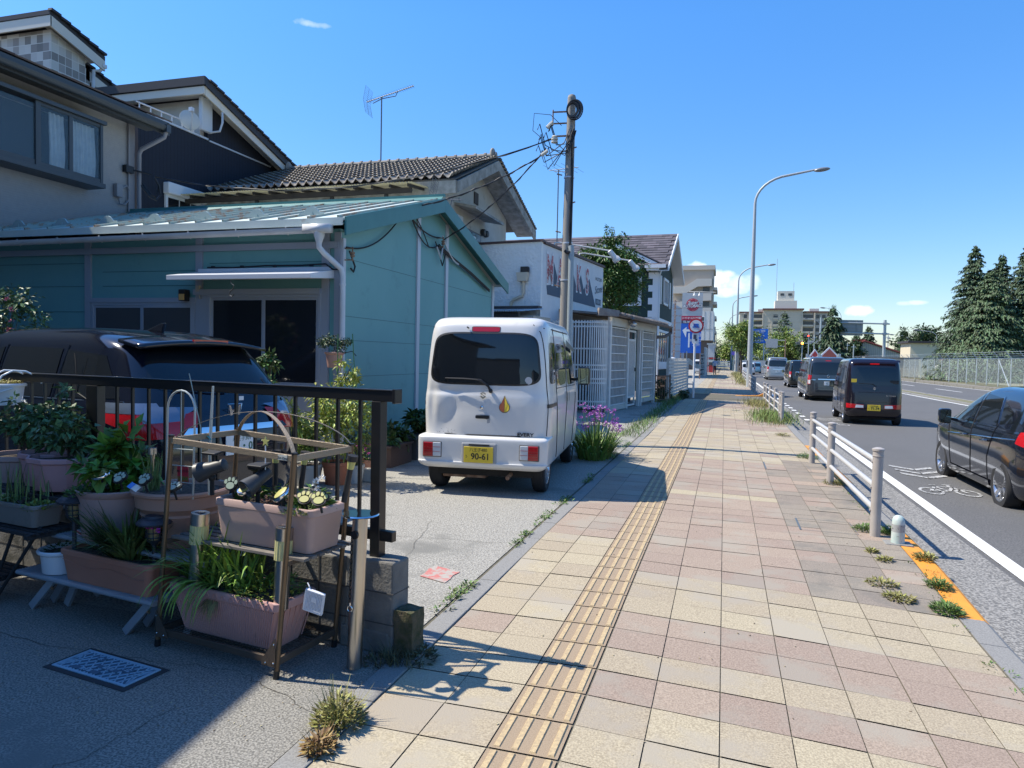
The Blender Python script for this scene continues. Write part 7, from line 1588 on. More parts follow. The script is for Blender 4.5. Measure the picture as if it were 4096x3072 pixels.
t = thing('road_sign', 'distant round no parking sign beyond the man', 'sign', (1.25, 108, 0)); b = B(); b.tube([(0, 0, 0), (0, 0, 2.6)], .04, 6); obj('pole', b, m_galv, t); b = B(); b.lathe([(.3, 0), (.3, -.03)], (0, -.05, 2.6), 20, 'Y'); obj('sign_disc', b, mat('noparking_blue', (.10, .07, .38), .5), t)
for lab, x, y, w_, d_, h, cc in (('low pale shop building at the far end of the pavement', -13, 200, 9, 12, 5.5, (.42, .40, .36)), ('dark fronted building beyond the panelled one', -8.2, 130, 6.0, 15, 3.6, (.12, .10, .09)), ('pale wall block far left of the road end', -3.8, 235, 2.5, 10, 3.5, (.45, .42, .36)), ('beige wall behind the kerb tree', 2, 215, 14, 3, 5.4, (.45, .37, .27))):
    t = thing('low_building', lab, 'building', (x, y, 0)); b = B(); b.bb(0, 0, 0, w_, d_, h); obj('wall', b, mat('lb_%d' % int(cc[0]*100), cc, .85), t); b = B(); b.bb(-.2, -.3, h, w_+.2, d_, h+.25); obj('roof', b, m_kerb, t); b = B(); b.bb(w_*.2, -.04, 1, w_*.6, 0, 2.4); obj('window', b, m_win, t)
t = thing('white_barrier', 'white horizontal barrier rails closing the far end of the pavement', 'barrier', (-1.2, 140, 0))
for k in range(4): b = B(); b.bb(0, 0, .3+k*.32, 2.4, .08, .46+k*.32); obj('rail', b, m_trim, t)
for x in (0, 1.2, 2.4): b = B(); b.bb(x-.05, 0, 0, x+.05, .1, 1.6); obj('post', b, m_trim, t)
for lab, x, y, h in (('slim utility pole far down the left pavement', -2.2, 165, 9.0), ('second slim utility pole far down the left pavement', -2.4, 205, 9.5)):
    t = thing('utility_pole', lab, 'pole', (x, y, 0)); b = B(); b.tube([(0, 0, 0), (0, 0, h)], .13, 6); b.box((0, 0, h-.6), (1.6, .08, .08)); obj('shaft', b, m_pole, t)
v, c = boxvan('white_kei_car', 'white small car parked beside the slatted fence end', -3.6, 47, MATS['white_paint'], 3.4, 1.475, 1.7, pi/2, 2.4, .28, 'same', None, None, hood=.3, z=0)
v, c = boxvan('white_kei_car', 'white car nose peeping past the graffiti wall', -2.6, 84, MATS['white_paint'], 3.4, 1.475, 1.6, pi/2, 2.4, .28, 'same', None, None, hood=.3, z=0)
# white flag / cloth on its stick
t = thing('cloth_flag', 'small pale cloth tied to a thin stick behind the slatted fence', 'flag', (-1.72, 34.9, 0)); b = B(); b.tube([(0, 0, 0), (-.02, 0, 1.95)], .03, 6); obj('stick', b, mfw, t); b = B(); b.grid(lambda u, v_: (.05+.62*u, .05*sin(u*6), 1.62-.35*u-.28*v_*(1-.3*u)+.03*sin(u*8)), 8, 5); obj('cloth', b, mat('pale_cloth', (.46, .46, .40), .9), t, fixn=False)
# ================================================================= the walking man
def person(loc, hd_):
    t = thing('person', 'man seen from behind in a pale blue shirt and dark trousers walking away', 'person', loc, hd_)
    me = bpy.data.meshes.new('body'); V = [(0, 0, .95), (0, 0, 1.15), (0, .01, 1.40), (0, .02, 1.50), (0, .03, 1.60), (.09, 0, .90), (.10, .10, .50), (.10, .02, .10), (.10, .13, .04), (-.09, 0, .90), (-.10, -.04, .48), (-.10, -.22, .12), (-.10, -.14, .04),
             (.19, .0, 1.40), (.25, -.05, 1.14), (.26, .03, .88), (.26, .06, .80), (-.19, 0, 1.40), (-.25, .03, 1.14), (-.25, .10, .90), (-.25, .13, .82), (0, .04, 1.68)]
    E_ = [(0, 1), (1, 2), (2, 3), (3, 4), (4, 21), (0, 5), (5, 6), (6, 7), (7, 8), (0, 9), (9, 10), (10, 11), (11, 12), (2, 13), (13, 14), (14, 15), (15, 16), (2, 17), (17, 18), (18, 19), (19, 20)]
    Rr = [.15, .14, .16, .065, .095, .10, .065, .045, .04, .10, .065, .045, .04, .07, .048, .036, .03, .07, .048, .036, .03, .085]
    me.from_pydata(V, E_, []); o = bpy.data.objects.new('body', me); COL.objects.link(o); o.modifiers.new('s', 'SKIN'); 
    for i, r_ in enumerate(Rr): me.skin_vertices[0].data[i].radius = (r_*(1.12 if i in (0, 1, 2) else 1), r_*(.75 if i in (0, 1, 2) else 1)); 
    me.skin_vertices[0].data[0].use_root = True
    md = o.modifiers.new('sub', 'SUBSURF'); md.levels = 2; md.render_levels = 2
    dg = bpy.context.evaluated_depsgraph_get(); m2 = bpy.data.meshes.new_from_object(o.evaluated_get(dg)); bpy.data.objects.remove(o)
    o = bpy.data.objects.new('body', m2); COL.objects.link(o); o.parent = t
    for mm in (mat('skin', (.42, .27, .19), .6), mat('shirt_blue', (.36, .42, .52), .85), mat('trousers_dark', (.02, .022, .03), .8), mat('hair_black', (.015, .013, .012), .7)): m2.materials.append(mm)
    for f in m2.polygons:
        c_ = f.center; f.use_smooth = True
        f.material_index = 3 if (c_.z > 1.63 or (c_.z > 1.56 and c_.y < .04)) else (0 if c_.z > 1.47 or (abs(c_.x) > .2 and c_.z < .93) else (1 if c_.z > .97 or (abs(c_.x) > .19 and c_.z > .8) else (2 if c_.z > .09 else 3)))
    return t
person((-.93, 77.4, 0), radians(4))
# ================================================================= flower stand beside the pavement (its own frame, turned 8.5 degrees)
GO = Vector((-1.66, 3.27, 0)); GT = Vector((.989, -.147, 0)); GN = Vector((.147, .989, 0)); GA = math.atan2(-.147, .989)
def gw(x, y, z=0): return GO+GT*x+GN*y+Vector((0, 0, z))       # local -> world (x right, y back)
def LP(px, py, v):                                              # local point on the upright plane y=v
    d = ray(px, py); t = ((GO-CAMP).dot(GN)+v)/d.dot(GN); p = CAMP+d*t; return Vector(((p-GO).dot(GT), v, p.z))
def c4(x, y): return (x/2.074, 1400+y/2.074)
def c5(x, y): return (600+x/2.074, 1400+y/2.074)
def c6(x, y): return (x/2.074, 2000+y/2.074)
def c7(x, y): return (600+x/1.844, 1900+y/1.844)
def gthing(name, label, cat, x, y, z=0, group=None, rz=0): return thing(name, label, cat, tuple(gw(x, y, z)), GA+rz, group)
m_blk = mat('grey_concrete_block', (.20, .19, .17), .9, var=(6, (.12, .115, .105), 1.6), bump=(70, .7, .006), spots=(3, (.06, .06, .05), .57))
m_soil2 = mat('potting_soil', (.055, .042, .032), .95, var=(60, (.13, .10, .075), 2.2), bump=(90, 1.0, .02))
m_fblack = mat('black_fence_paint', (.010, .010, .011), .3, spec=.6)
# block wall
t = gthing('block_wall', 'low dark grey concrete block wall under the black railing', 'wall', 0, 0)
b = B(); b.bb(-3.75, 0, 0, .06, .13, .47); b.bb(-.22, -.006, 0, .085, .14, .485); b.prism([(-.25, -.01, .12), (.06, -.01, .12), (.075, -.01, 0), (-.25, -.01, 0)], (0, .12, 0)); obj('wall', b, m_blk, t, bevel=.012)
b = B()
for k in range(2): b.bb(-3.7, -.003, .155+k*.16, -.02, .0, .162+k*.16); b.bb(-.22, -.009, .16+k*.16, .0865, .141, .165+k*.16)
for k in range(9): b.bb(-3.6+k*.4+(.2 if k % 2 else 0), -.003, 0, -3.592+k*.4+(.2 if k % 2 else 0), 0, .47)
obj('joints', b, mat('joint_dark', (.07, .065, .06), .95), t)
# black railing
t = gthing('black_railing', 'black aluminium railing with thin upright bars on the block wall', 'fence', 0, .07, .47)
b = B(); b.bb(-4.6, -.025, .83, .03, .025, .89); b.bb(-4.6, -.03, .885, .03, .03, .893); obj('top_rail', b, m_fblack, t, bevel=.004)
b = B(); b.bb(.03, -.032, .822, .05, .032, .897); obj('rail_end_cap', b, m_fblack, t, bevel=.003); b = B(); b.bb(-4.6, -.02, .10, .035, .02, .155); obj('bottom_rail', b, m_fblack, t, bevel=.004)
b = B(); b.bb(-.10, -.03, 0, -.04, .03, .83); obj('post', b, m_fblack, t, bevel=.004); b = B(); b.bb(-2.38, -.03, 0, -2.27, .03, .83); obj('post', b, m_fblack, t, bevel=.004)
for k in range(26):
    x = -.19-k*.148
    if abs(x+2.325) < .09: continue
    b = B(); b.bb(x-.008, -.008, .15, x+.008, .008, .84); obj('bar', b, m_fblack, t)
# stainless bollard with chain
m_ss = mat('stainless_steel', (.55, .53, .49), .28, 1.0, var=(3, (.46, .43, .39), 1.3)); m_ss2 = mat('polished_steel', (.75, .76, .78), .08, 1.0)
t = gthing('chain_bollard', 'stainless steel bollard with round cap and hanging black chain', 'bollard', -.005, -.20)
b = B(); b.tube([(0, 0, 0), (.022, .005, .755)], .037, 28); obj('tube', b, m_ss, t, smooth=True)
b = B(); b.lathe([(.035, 0), (.085, .004), (.092, .010), (.088, .016), (.055, .014), (.02, .016), (.001, .016)], (.022, .005, .755), 36); obj('cap', b, m_ss2, t, smooth=True)
b = B(); b.lathe([(.022, 0), (.020, -.008), (.016, -.008)], (.020, -.034, .672), 20, 'Y'); hp = obj('chain_port', b, m_black, t)
b = B()
for k in range(15):
    z = .655-k*.0215; x = .020-.010*k/15-.004; y = -.050+.0*k; ax = k % 2
    pts = []
    for a in range(10):
        ca, sa = cos(a*pi/5), sin(a*pi/5); pts.append((x+(.006*ca if ax else 0), y+(0 if ax else .006*ca), z+.0145*sa))
    b.tube(pts, .0021, 5, closed=True)
obj('chain', b, mat('chain_black', (.03, .028, .026), .4, .6), t, smooth=True)
b = B(); b.tube([(.008+.014*cos(a*pi/8), -.050, .315+.014*sin(a*pi/8)) for a in range(16)], .0022, 6, closed=True); b.tube([(.009, -.05, .33), (.009, -.05, .345)], .004, 6); obj('ring', b, m_ss2, t, smooth=True)
b = B(); b.lathe([(.055, 0), (.05, .004), (.037, .006)], (0, 0, 0), 24); obj('base_flange', b, m_blk, t)
# mossy boundary stone
t = gthing('boundary_stone', 'mossy brown square boundary stone at the end of the block wall', 'stone', .145, .055)
b = B(); b.prism([(-.055, -.06, 0), (.055, -.06, 0), (.05, .06, 0), (-.05, .06, 0)], (0, 0, .245)); bmesh.ops.subdivide_edges(b.bm, edges=b.bm.edges[:], cuts=4, use_grid_fill=True)
for v_ in b.bm.verts: v_.co += Vector((noise.noise(v_.co*22), noise.noise(v_.co*22+Vector((5, 0, 0))), noise.noise(v_.co*22+Vector((0, 9, 0)))))*.008
obj('stone', b, mat('mossy_stone', (.11, .085, .05), .95, var=(22, (.05, .055, .02), 1.8), bump=(90, .8, .008)), t, smooth=60)
# ---- plant rack
m_brz = mat('bronze_tube', (.19, .13, .075), .38, .5, var=(6, (.13, .085, .05), 1.4)); m_brzd = mat('bronze_dark', (.10, .075, .055), .55, .3, bump=(160, .6, .003))
t = gthing('plant_rack', 'bronze metal plant stand frame with crossed arch strips and wire shelf', 'rack', -.62, -.25)
def rk(u, v, z): return (-u+.62+.10*(z/1.08)*1.0-.10, v+.25, z)      # the frame leans a little
LEG = {'a': (.26, -.46), 'b': (1.07, -.46), 'c': (1.05, -.04), 'd': (.26, -.04)}
LEG = {k: (u-.10, v) for k, (u, v) in LEG.items()}
for k, (u, v) in LEG.items():
    b = B(); b.tube([rk(u, v, .03), rk(u, v, 1.075+(.03 if u > .5 else 0))], .0125, 14); l = obj('leg', b, m_brz, t, smooth=True); b = B(); b.tube([rk(u, v, 0), rk(u, v, .04)], .015, 12); obj('rubber_foot', b, m_black, l); b = B(); b.tube([rk(u, v, 1.075+(.03 if u > .5 else 0)), rk(u, v, 1.083+(.03 if u > .5 else 0))], .0155, 12); obj('leg_cap', b, m_black, l)
def rbar(a, c, z1, z2, w, h, nm, m): b = B(); b.beam(rk(LEG[a][0], LEG[a][1], z1), rk(LEG[c][0], LEG[c][1], z2), w, h); return obj(nm, b, m, t, bevel=.002)
m_brs = mat('hammered_bronze', (.32, .25, .17), .45, .4, bump=(190, .9, .004))
for a, c, z1, z2 in (('a', 'b', 1.055, 1.085), ('b', 'c', 1.085, 1.09), ('c', 'd', 1.09, 1.055), ('d', 'a', 1.055, 1.055)):
    rbar(a, c, z1, z2, .018, .030, 'top_rail', m_brs)
for a, c in (('a', 'b'), ('b', 'c'), ('c', 'd'), ('d', 'a')): rbar(a, c, .085, .085, .016, .034, 'bottom_rail', m_brzd)
for a, c in (('b', 'c'), ('d', 'a')): rbar(a, c, .555, .555, .016, .022, 'mid_rail', m_brzd)
for a, sg in (('a', 1), ('b', -1)):
    u, v = LEG[a]; b = B(); x, y, z = rk(u, v, .075); b.prism([(x, y-.016, .06), (x-sg*.085, y-.016, .06), (x-sg*.085, y-.016, .085), (x, y-.016, .20)], (0, .003, 0)); g = obj('gusset', b, m_brzd, t)
    b = B(); b.sphere((x-sg*.01, y-.018, .08), .004, 6, 4); b.sphere((x-sg*.06, y-.018, .075), .004, 6, 4); b.sphere((x-sg*.008, y-.018, .17), .004, 6, 4); obj('rivets', b, m_ss2, g)
Ppk = Vector(rk(.50, -.25, 1.235))
def arch(a, c):
    b = B(); A = Vector(rk(LEG[a][0], LEG[a][1], 1.07)); Cc = Vector(rk(LEG[c][0], LEG[c][1], 1.075)); d = (Cc-A); n = Vector((-d.y, d.x, 0)).normalized()*.010
    pts = []
    for i in range(25): s_ = i/24; p = A.lerp(Cc, s_); p.z += .165*(4*s_*(1-s_))**.75; pts.append(p)
    L_ = [(b.v(p+n), b.v(p-n)) for p in pts]; M_ = [(b.v(p+n+Vector((0, 0, .003))), b.v(p-n+Vector((0, 0, .003)))) for p in pts]
    for i in range(24):
        b.face([L_[i][0], L_[i][1], L_[i+1][1], L_[i+1][0]]); b.face([M_[i][0], M_[i][1], M_[i+1][1], M_[i+1][0]]); b.face([L_[i][0], L_[i+1][0], M_[i+1][0], M_[i][0]]); b.face([L_[i][1], L_[i+1][1], M_[i+1][1], M_[i][1]])
    return obj('arch_strip', b, m_brs, t, smooth=True)
arch('a', 'c'); arch('b', 'd')
b = B(); p = Vector(rk(.22, -.46, 1.055)); b.box((p.x, p.y-.010, p.z+.002), (.055, .002, .024)); pl_ = obj('name_plate', b, mat('label_cream', (.50, .50, .44), .5), t)
text('plate_lettering', 'Sun Dyna', .016, m_pk, pl_, frameM((p.x, p.y-.0115, p.z), (1, 0, -.04), (.04, 0, 1)), .0003, shear=.3)
m_wire = mat('shelf_wire', (.09, .075, .06), .5, .5)
b = B()
for k in range(24): x = -.30+.60*k/23+.10*.08; b.tube([(x-.07, -.20, .088), (x-.07, .21, .088)], .0017, 4)
for k in range(9): y = -.20+.41*k/8; b.tube([(-.44, y, .090), (.36, y, .090)], .0017, 4)
for k in range(20): x = -.42+.04*k; b.tube([(x, -.205, .10), (x+.02, -.205, .062), (x+.04, -.205, .10)], .0016, 4)
obj('wire_shelf', b, m_wire, t)
b = B()
for k in range(7): b.bb(-.40, -.17+k*.055, .565, .49, -.135+k*.055, .580)
obj('slat_shelf', b, mat('grey_weathered_wood', (.20, .175, .15), .8, var=(12, (.13, .115, .10), 1.5)), t, bevel=.002)
# ---- pots and planters
def trough(name, label, x0, x1, y0, y1, z0, z1, m, taper=.06, rim=.02, ribs=0, group=None, soil=.02, rr_=.04, ornate=False, wave=False):
    t = gthing(name, label, 'planter', (x0+x1)/2, (y0+y1)/2, z0, group); hx, hy, h = (x1-x0)/2, (y1-y0)/2, z1-z0
    def ringpts(sx, sy, z, r, n=10):
        out = []
        for (cx, cy, a0) in ((sx-r, sy-r, 0), (-sx+r, sy-r, pi/2), (-sx+r, -sy+r, pi), (sx-r, -sy+r, 1.5*pi)):
            for k in range(n+1): a = a0+pi/2*k/n; out.append((cx+r*cos(a), cy+r*sin(a), z))
        return out
    prof = [(1-taper*1.0, 0), (1-taper*.9, .02), (1-taper*.25, h*.80), (1-taper*.22, h*.82), (1-.012/hx*0, h*.84), (1.0, h*.98), (.985, h), (.93, h), (.91, h*.93), (.88, h*.5)]
    b = B(); R = []
    for k, z in prof:
        mod = []
        for p in ringpts(hx*k if k <= 1 else hx, hy*(1-(1-k)*1.0*hx/hy*.6), z, rr_*(.7 if k < .95 else 1)): mod.append(Vector(p))
        R.append([b.v(p) for p in mod])
    n = len(R[0])
    for A, C_ in zip(R, R[1:]):
        for j in range(n): b.face([A[j], A[(j+1) % n], C_[(j+1) % n], C_[j]])
    b.face(R[0][::-1]); b.face(R[-1])
    sh_ = obj('pot', b, m, t, smooth=True)
    b = B(); pts = ringpts(hx*.90, hy*(1-.10*hx/hy*.6), h-soil, rr_*.7); c_ = b.v((0, 0, h-soil+.008)); vs = [b.v(p) for p in pts]
    for j in range(n): b.face([c_, vs[j], vs[(j+1) % n]])
    obj('soil', b, m_soil2, t)
    if ribs:
        b = B()
        for k in range(ribs):
            x = -hx*.93+2*hx*.93*(k+.5)/ribs; zz = h*.80; b.tube([(x*(1-taper*.9), -hy*(1-taper*hx/hy*.55)-.001, .012), (x*.985, -hy*(1-taper*.15*hx/hy)-.001, zz)], .0035, 5)
        for sx in (1,):
            for k in range(7): y = -hy*.8+2*hy*.8*k/6; b.tube([(sx*hx*(1-taper*.95), y*.85, .012), (sx*hx*(1-taper*.2), y, h*.8)], .0035, 5)
        obj('ribs', b, m, sh_)
    if ornate:
        b = B()
        for k in range(12):
            x = -hx*.9+2*hx*.9*(k+.5)/12; b.tube([(x-.02, -hy-.001, h*.86), (x-.012, -hy-.003, h*.95), (x+.004, -hy-.003, h*.96), (x+.012, -hy-.002, h*.89), (x+.004, -hy-.002, h*.86)], .003, 5)
        obj('rim_pattern', b, m, sh_)
    if wave:
        b = B(); b.tube([(-hx*.9+2*hx*.9*k/30, -hy*.99+.004, h*(.62+.06*cos(k*.35)-.05*k/30)) for k in range(31)], .0022, 4); obj('wave_line', b, m, sh_)
    return t
m_pinkp = mat('dusty_pink_plastic', (.52, .30, .265), .55, var=(5, (.47, .27, .24), 1.3), bump=(60, .1, .003), spots=(7, (.30, .19, .165), .64))
m_terra = mat('terracotta_plastic', (.44, .19, .125), .6, var=(6, (.39, .17, .11), 1.3), spots=(9, (.24, .13, .10), .66))
m_mauve = mat('mauve_clay', (.42, .28, .25), .65, var=(4, (.36, .24, .22), 1.4), spots=(6, (.20, .15, .14), .62)); m_clay = mat('ridged_clay', (.44, .26, .19), .65, var=(5, (.37, .22, .165), 1.4), spots=(8, (.22, .15, .12), .64))
m_gplan = mat('grey_taupe_plastic', (.20, .19, .175), .6, spots=(5, (.14, .135, .125), .6)); m_whitep = mat('white_plastic_pot', (.66, .69, .72), .4, spots=(9, (.5, .5, .48), .72)); m_beigep = mat('beige_mauve_planter', (.46, .32, .27), .6, var=(3, (.41, .28, .24), 1.3), spots=(8, (.27, .2, .175), .66))
lp_ = trough('window_box', 'ribbed pink planter with strappy leaves on the rack bottom shelf', -1.03, -.27, -.44, -.15, .095, .345, m_pinkp, .20, ribs=46, ornate=True)
up_ = trough('window_box', 'long beige pink planter of small lights on the rack upper shelf', -.77, -.12, -.38, -.12, .585, .80, m_beigep, .10)
bp_ = trough('window_box', 'brown planter with dark spiky plant and pink flowers on the low bench', -1.84, -1.10, -.49, -.25, .245, .42, m_terra, .10, wave=True)
gp_ = trough('window_box', 'grey planter full of spring onions on the dark stand', -2.52, -2.04, -.50, -.30, .50, .63, m_gplan, .14)
def rpot(name, label, x, y, z, r, h, m, prof=None, n=32, sides=None, group=None, soilh=.03, cat='flower pot'):
    t = gthing(name, label, cat, x, y, z, group)
    prof = prof or [(r*.80, 0), (r*.82, .01), (r*.93, h*.82), (r*.96, h*.83), (r, h*.86), (r, h*.985), (r*.985, h), (r*.93, h), (r*.92, h*.9), (r*.85, h*.55)]
    b = B(); b.lathe(prof, (0, 0, 0), sides or n, cap=(True, True)); obj('pot', b, m, t, smooth=(30 if sides else True))
    b = B(); c_ = b.v((0, 0, h-soilh+.01)); vs = [b.v((r*.92*cos(2*pi*j/24), r*.92*sin(2*pi*j/24), h-soilh)) for j in range(24)]
    for j in range(24): b.face([c_, vs[j], vs[(j+1) % 24]])
    obj('soil', b, m_soil2, t); return t
b1 = rpot('flower_pot', 'large straight sided mauve pot with a big leafy green plant', -1.66, -.25, .465, .215, .285, m_mauve, [(.17, 0), (.185, .02), (.205, .24), (.206, .245), (.212, .25), (.222, .272), (.224, .28), (.215, .286), (.205, .28), (.19, .2)])
b2_ = rpot('flower_pot', 'large round ridged terracotta pot holding hoop trellis and black spotlight', -1.225, -.175, .465, .255, .315, m_clay, [(.16, 0), (.17, .02), (.21, .17), (.216, .178), (.212, .19), (.228, .215), (.238, .222), (.238, .235), (.246, .285), (.262, .292), (.265, .306), (.255, .315), (.236, .312), (.22, .25)])
m_pk8 = mat('pink_octagon_plastic', (.52, .28, .28), .55, var=(6, (.46, .25, .25), 1.3), spots=(8, (.27, .17, .165), .66))
o1 = rpot('flower_pot', 'octagonal pink pot with dark leafy shrub, nearest to the railing post', -2.22, -.18, .68, .225, .20, m_pk8, sides=10)
o2 = rpot('flower_pot', 'octagonal pink pot with the tallest shrub, middle of three', -2.52, -.06, .66, .22, .21, m_pk8, sides=10)
o3 = rpot('flower_pot', 'octagonal mauve pot at the left edge of the frame', -2.86, -.08, .62, .21, .21, m_mauve, sides=10)
w1 = rpot('flower_pot', 'small white bucket pot with seedling label on the low bench', -1.965, -.38, .248, .125, .135, m_whitep, [(.10, 0), (.103, .004), (.112, .10), (.114, .108), (.128, .115), (.130, .128), (.124, .134), (.114, .132), (.11, .1)])
w2 = rpot('hanging_pot', 'white bucket pot hooked over the black railing at the left edge', -3.13, -.04, 1.14, .13, .155, m_whitep, [(.10, 0), (.104, .004), (.118, .12), (.12, .126), (.132, .13), (.134, .142), (.128, .15), (.12, .148), (.112, .11)])
b = B()
for x in (.03, .13): b.tube([(x-.02, -.13, .02), (x-.02, -.12, .12), (x-.01, -.08, .205), (x+.01, -.02, .24), (x+.03, .05, .235), (x+.05, .13, .19), (x+.055, .14, .15)], .006, 7)
b.tube([(-.13, -.04, .03), (-.03, -.14, .035), (.10, -.10, .09), (.14, -.02, .12)], .006, 7); obj('hook_wire', b, m_whitep, w2, smooth=True)
# benches and stands
m_al = mat('ribbed_aluminium', (.42, .47, .52), .4, .5, var=(9, (.36, .40, .45), 1.4))
def bench(label, x0, x1, y0, y1, z, feet):
    t = gthing('step_bench', label, 'bench', (x0+x1)/2, (y0+y1)/2, 0); hx, hy = (x1-x0)/2, (y1-y0)/2
    b = B(); b.bb(-hx, -hy, z-.028, hx, hy, z-.006)
    k = 0; y = -hy+.006
    while y < hy-.008: b.bb(-hx, y, z-.006, hx, y+.009, z); y += .016
    b.tube([(-hx, -hy, z-.014), (hx, -hy, z-.014)], .014, 8); obj('seat', b, m_al, t, bevel=.0015)
    for x in feet:
        b = B(); b.beam((x-.12, -hy*.5, .012), (x+.06, -hy*.2, z-.03), .045, .02, up=(0, 1, 0)); l = obj('leg', b, m_al, t, bevel=.002); b = B(); b.beam((x-.12, hy*.6, .012), (x+.06, hy*.5, z-.03), .045, .02, up=(0, 1, 0)); obj('leg', b, m_al, t, bevel=.002)
        b = B(); b.beam((x+.04, -hy*.3, z*.55), (x-.08, -hy*.3, z-.03), .012, .012); obj('brace', b, m_rust, t)
    return t
bench('low ribbed aluminium bench carrying the white pot and brown planter', -2.21, -1.06, -.49, -.26, .245, (-.42, .40)); bench('upper ribbed aluminium bench under the two big round pots', -2.02, -.80, -.40, -.06, .465, (-.5, .5))
t = gthing('folding_stand', 'dark slatted folding stand on the left holding pots and the grey planter', 'rack', -2.5, -.25)
m_dst = mat('dark_stand_wood', (.028, .027, .028), .7)
for nm, x0, x1, y0, y1, z in (('upper_shelf', -.75, .55, -.12, .24, .66), ('front_shelf', -.6, .52, -.30, -.02, .49), ('low_shelf', -1.2, .1, -.30, -.05, .17)):
    b = B(); y = y0
    while y < y1: b.bb(x0, y, z-.018, x1, y+.03, z); y += .048
    b.bb(x0, y0-.02, z-.03, x0+.03, y1, z-.005); b.bb(x1-.03, y0-.02, z-.03, x1, y1, z-.005); obj(nm, b, m_dst, t)
for x0, y0, x1, y1, z1 in ((.02, -.22, .44, -.20, .50), (.06, .10, .50, .10, .66), (-.75, -.2, -.5, -.2, .66), (-.7, .1, -.5, .1, .66)): b = B(); b.tube([(x0, y0, 0), (x1, y1, z1)], .010, 8); obj('strut', b, m_dst, t)
b = B(); b.tube([(.30, -.20, .66), (.05, -.20, .2)], .010, 8); obj('strut', b, m_dst, t)
# ---- solar lamps
m_lantern = mat('slate_blue_plastic', (.030, .036, .048), .5); m_gold = mat('gold_mesh', (.40, .31, .16), .4, .4); m_frostg = mat('yellowed_frosted_plastic', (.60, .56, .26), .35, var=(30, (.50, .47, .22), 1.4)); m_solar = mat('solar_cell', (.10, .12, .14), .15)
def cage(label, x, y, z, zb, s=1.0):
    t = gthing('lantern_light', label, 'garden light', x, y, zb, 'slate caged solar lanterns'); h = z-zb
    b = B(); b.tube([(0, 0, -.01), (0, 0, h-.145)], .0115, 10); b.lathe([(.012, h-.16), (.030, h-.14), (.036, h-.13)], (0, 0, 0), 16, cap=(False, True)); obj('stake', b, m_lantern, t, smooth=True)
    b = B(); b.lathe([(.028, h-.13), (.033, h-.05), (.035, h-.04)], (0, 0, 0), 20); obj('mantle', b, m_gold, t, smooth=True)
    b = B()
    for k in range(8): a = k*pi/4; b.tube([(.036*cos(a), .036*sin(a), h-.135), (.044*cos(a), .044*sin(a), h-.07), (.040*cos(a), .040*sin(a), h-.03)], .003, 5)
    for zz in (.115, .09, .06): b.tube([(.043*cos(a*pi/10), .043*sin(a*pi/10), h-zz) for a in range(20)], .0028, 5, closed=True)
    obj('cage', b, m_lantern, t, smooth=True)
    b = B(); b.lathe([(.045, h-.040), (.088, h-.045), (.090, h-.036), (.078, h-.024), (.060, h-.014), (.050, h-.012), (.046, h), (.02, h+.002)], (0, 0, 0), 28); obj('cap', b, m_lantern, t, smooth=True); return t
cage('caged slate lantern leaning in the brown planter, left one', -1.80, -.42, .72, .40); cage('caged slate lantern behind the rack leg, right one', -1.17, -.40, .665, .40)
def tubel(label, x, y, zb, zt, lean=0, r=.038):
    t = gthing('tube_light', label, 'garden light', x, y, zb, 'steel tube solar lights in the pink planter'); h = zt-zb; b = B(); b.tube([(0, 0, -.02), (lean*.55, 0, h*.60)], r*.86, 24); obj('tube', b, m_ss, t, smooth=True)
    b = B(); q0 = Vector((lean*.55, 0, h*.60)); q1 = Vector((lean*.86, 0, h*.86))
    ring = []
    for k, s_ in ((0, .80), (0, 1.0), (1, 1.0), (1, .8)): ring.append([b.v(q0.lerp(q1, k)+Vector((r*s_*(1.0 if j % 2 else .95)*cos(2*pi*j/36), r*s_*(1 if j % 2 else .95)*sin(2*pi*j/36), 0))) for j in range(36)])
    for A, C_ in zip(ring, ring[1:]):
        for j in range(36): b.face([A[j], A[(j+1) % 36], C_[(j+1) % 36], C_[j]])
    obj('diffuser', b, m_frostg, t)
    b = B(); b.tube([q1, q1.lerp(q1+(q1-q0), .62)], r, 28); b2 = obj('cap', b, m_ss, t, smooth=True); b = B(); q2 = q1.lerp(q1+(q1-q0), .63); b.box(q2+Vector((0, 0, .001)), (.04, .04, .002)); obj('solar_panel', b, m_solar, b2); return t
tubel('steel tube light with yellow diffuser at the left of the pink planter', -.86, -.40, .33, .71, .03, .045); tubel('steel tube light with yellow diffuser behind the front rack leg', -.30, -.39, .33, .70, .02, .042)
m_glow = mat('pale_glow_plastic', (.46, .44, .15), .4); m_glow2 = mat('greenish_glow_plastic', (.36, .43, .33), .4); m_blkr = mat('black_rubber', (.014, .014, .015), .6)
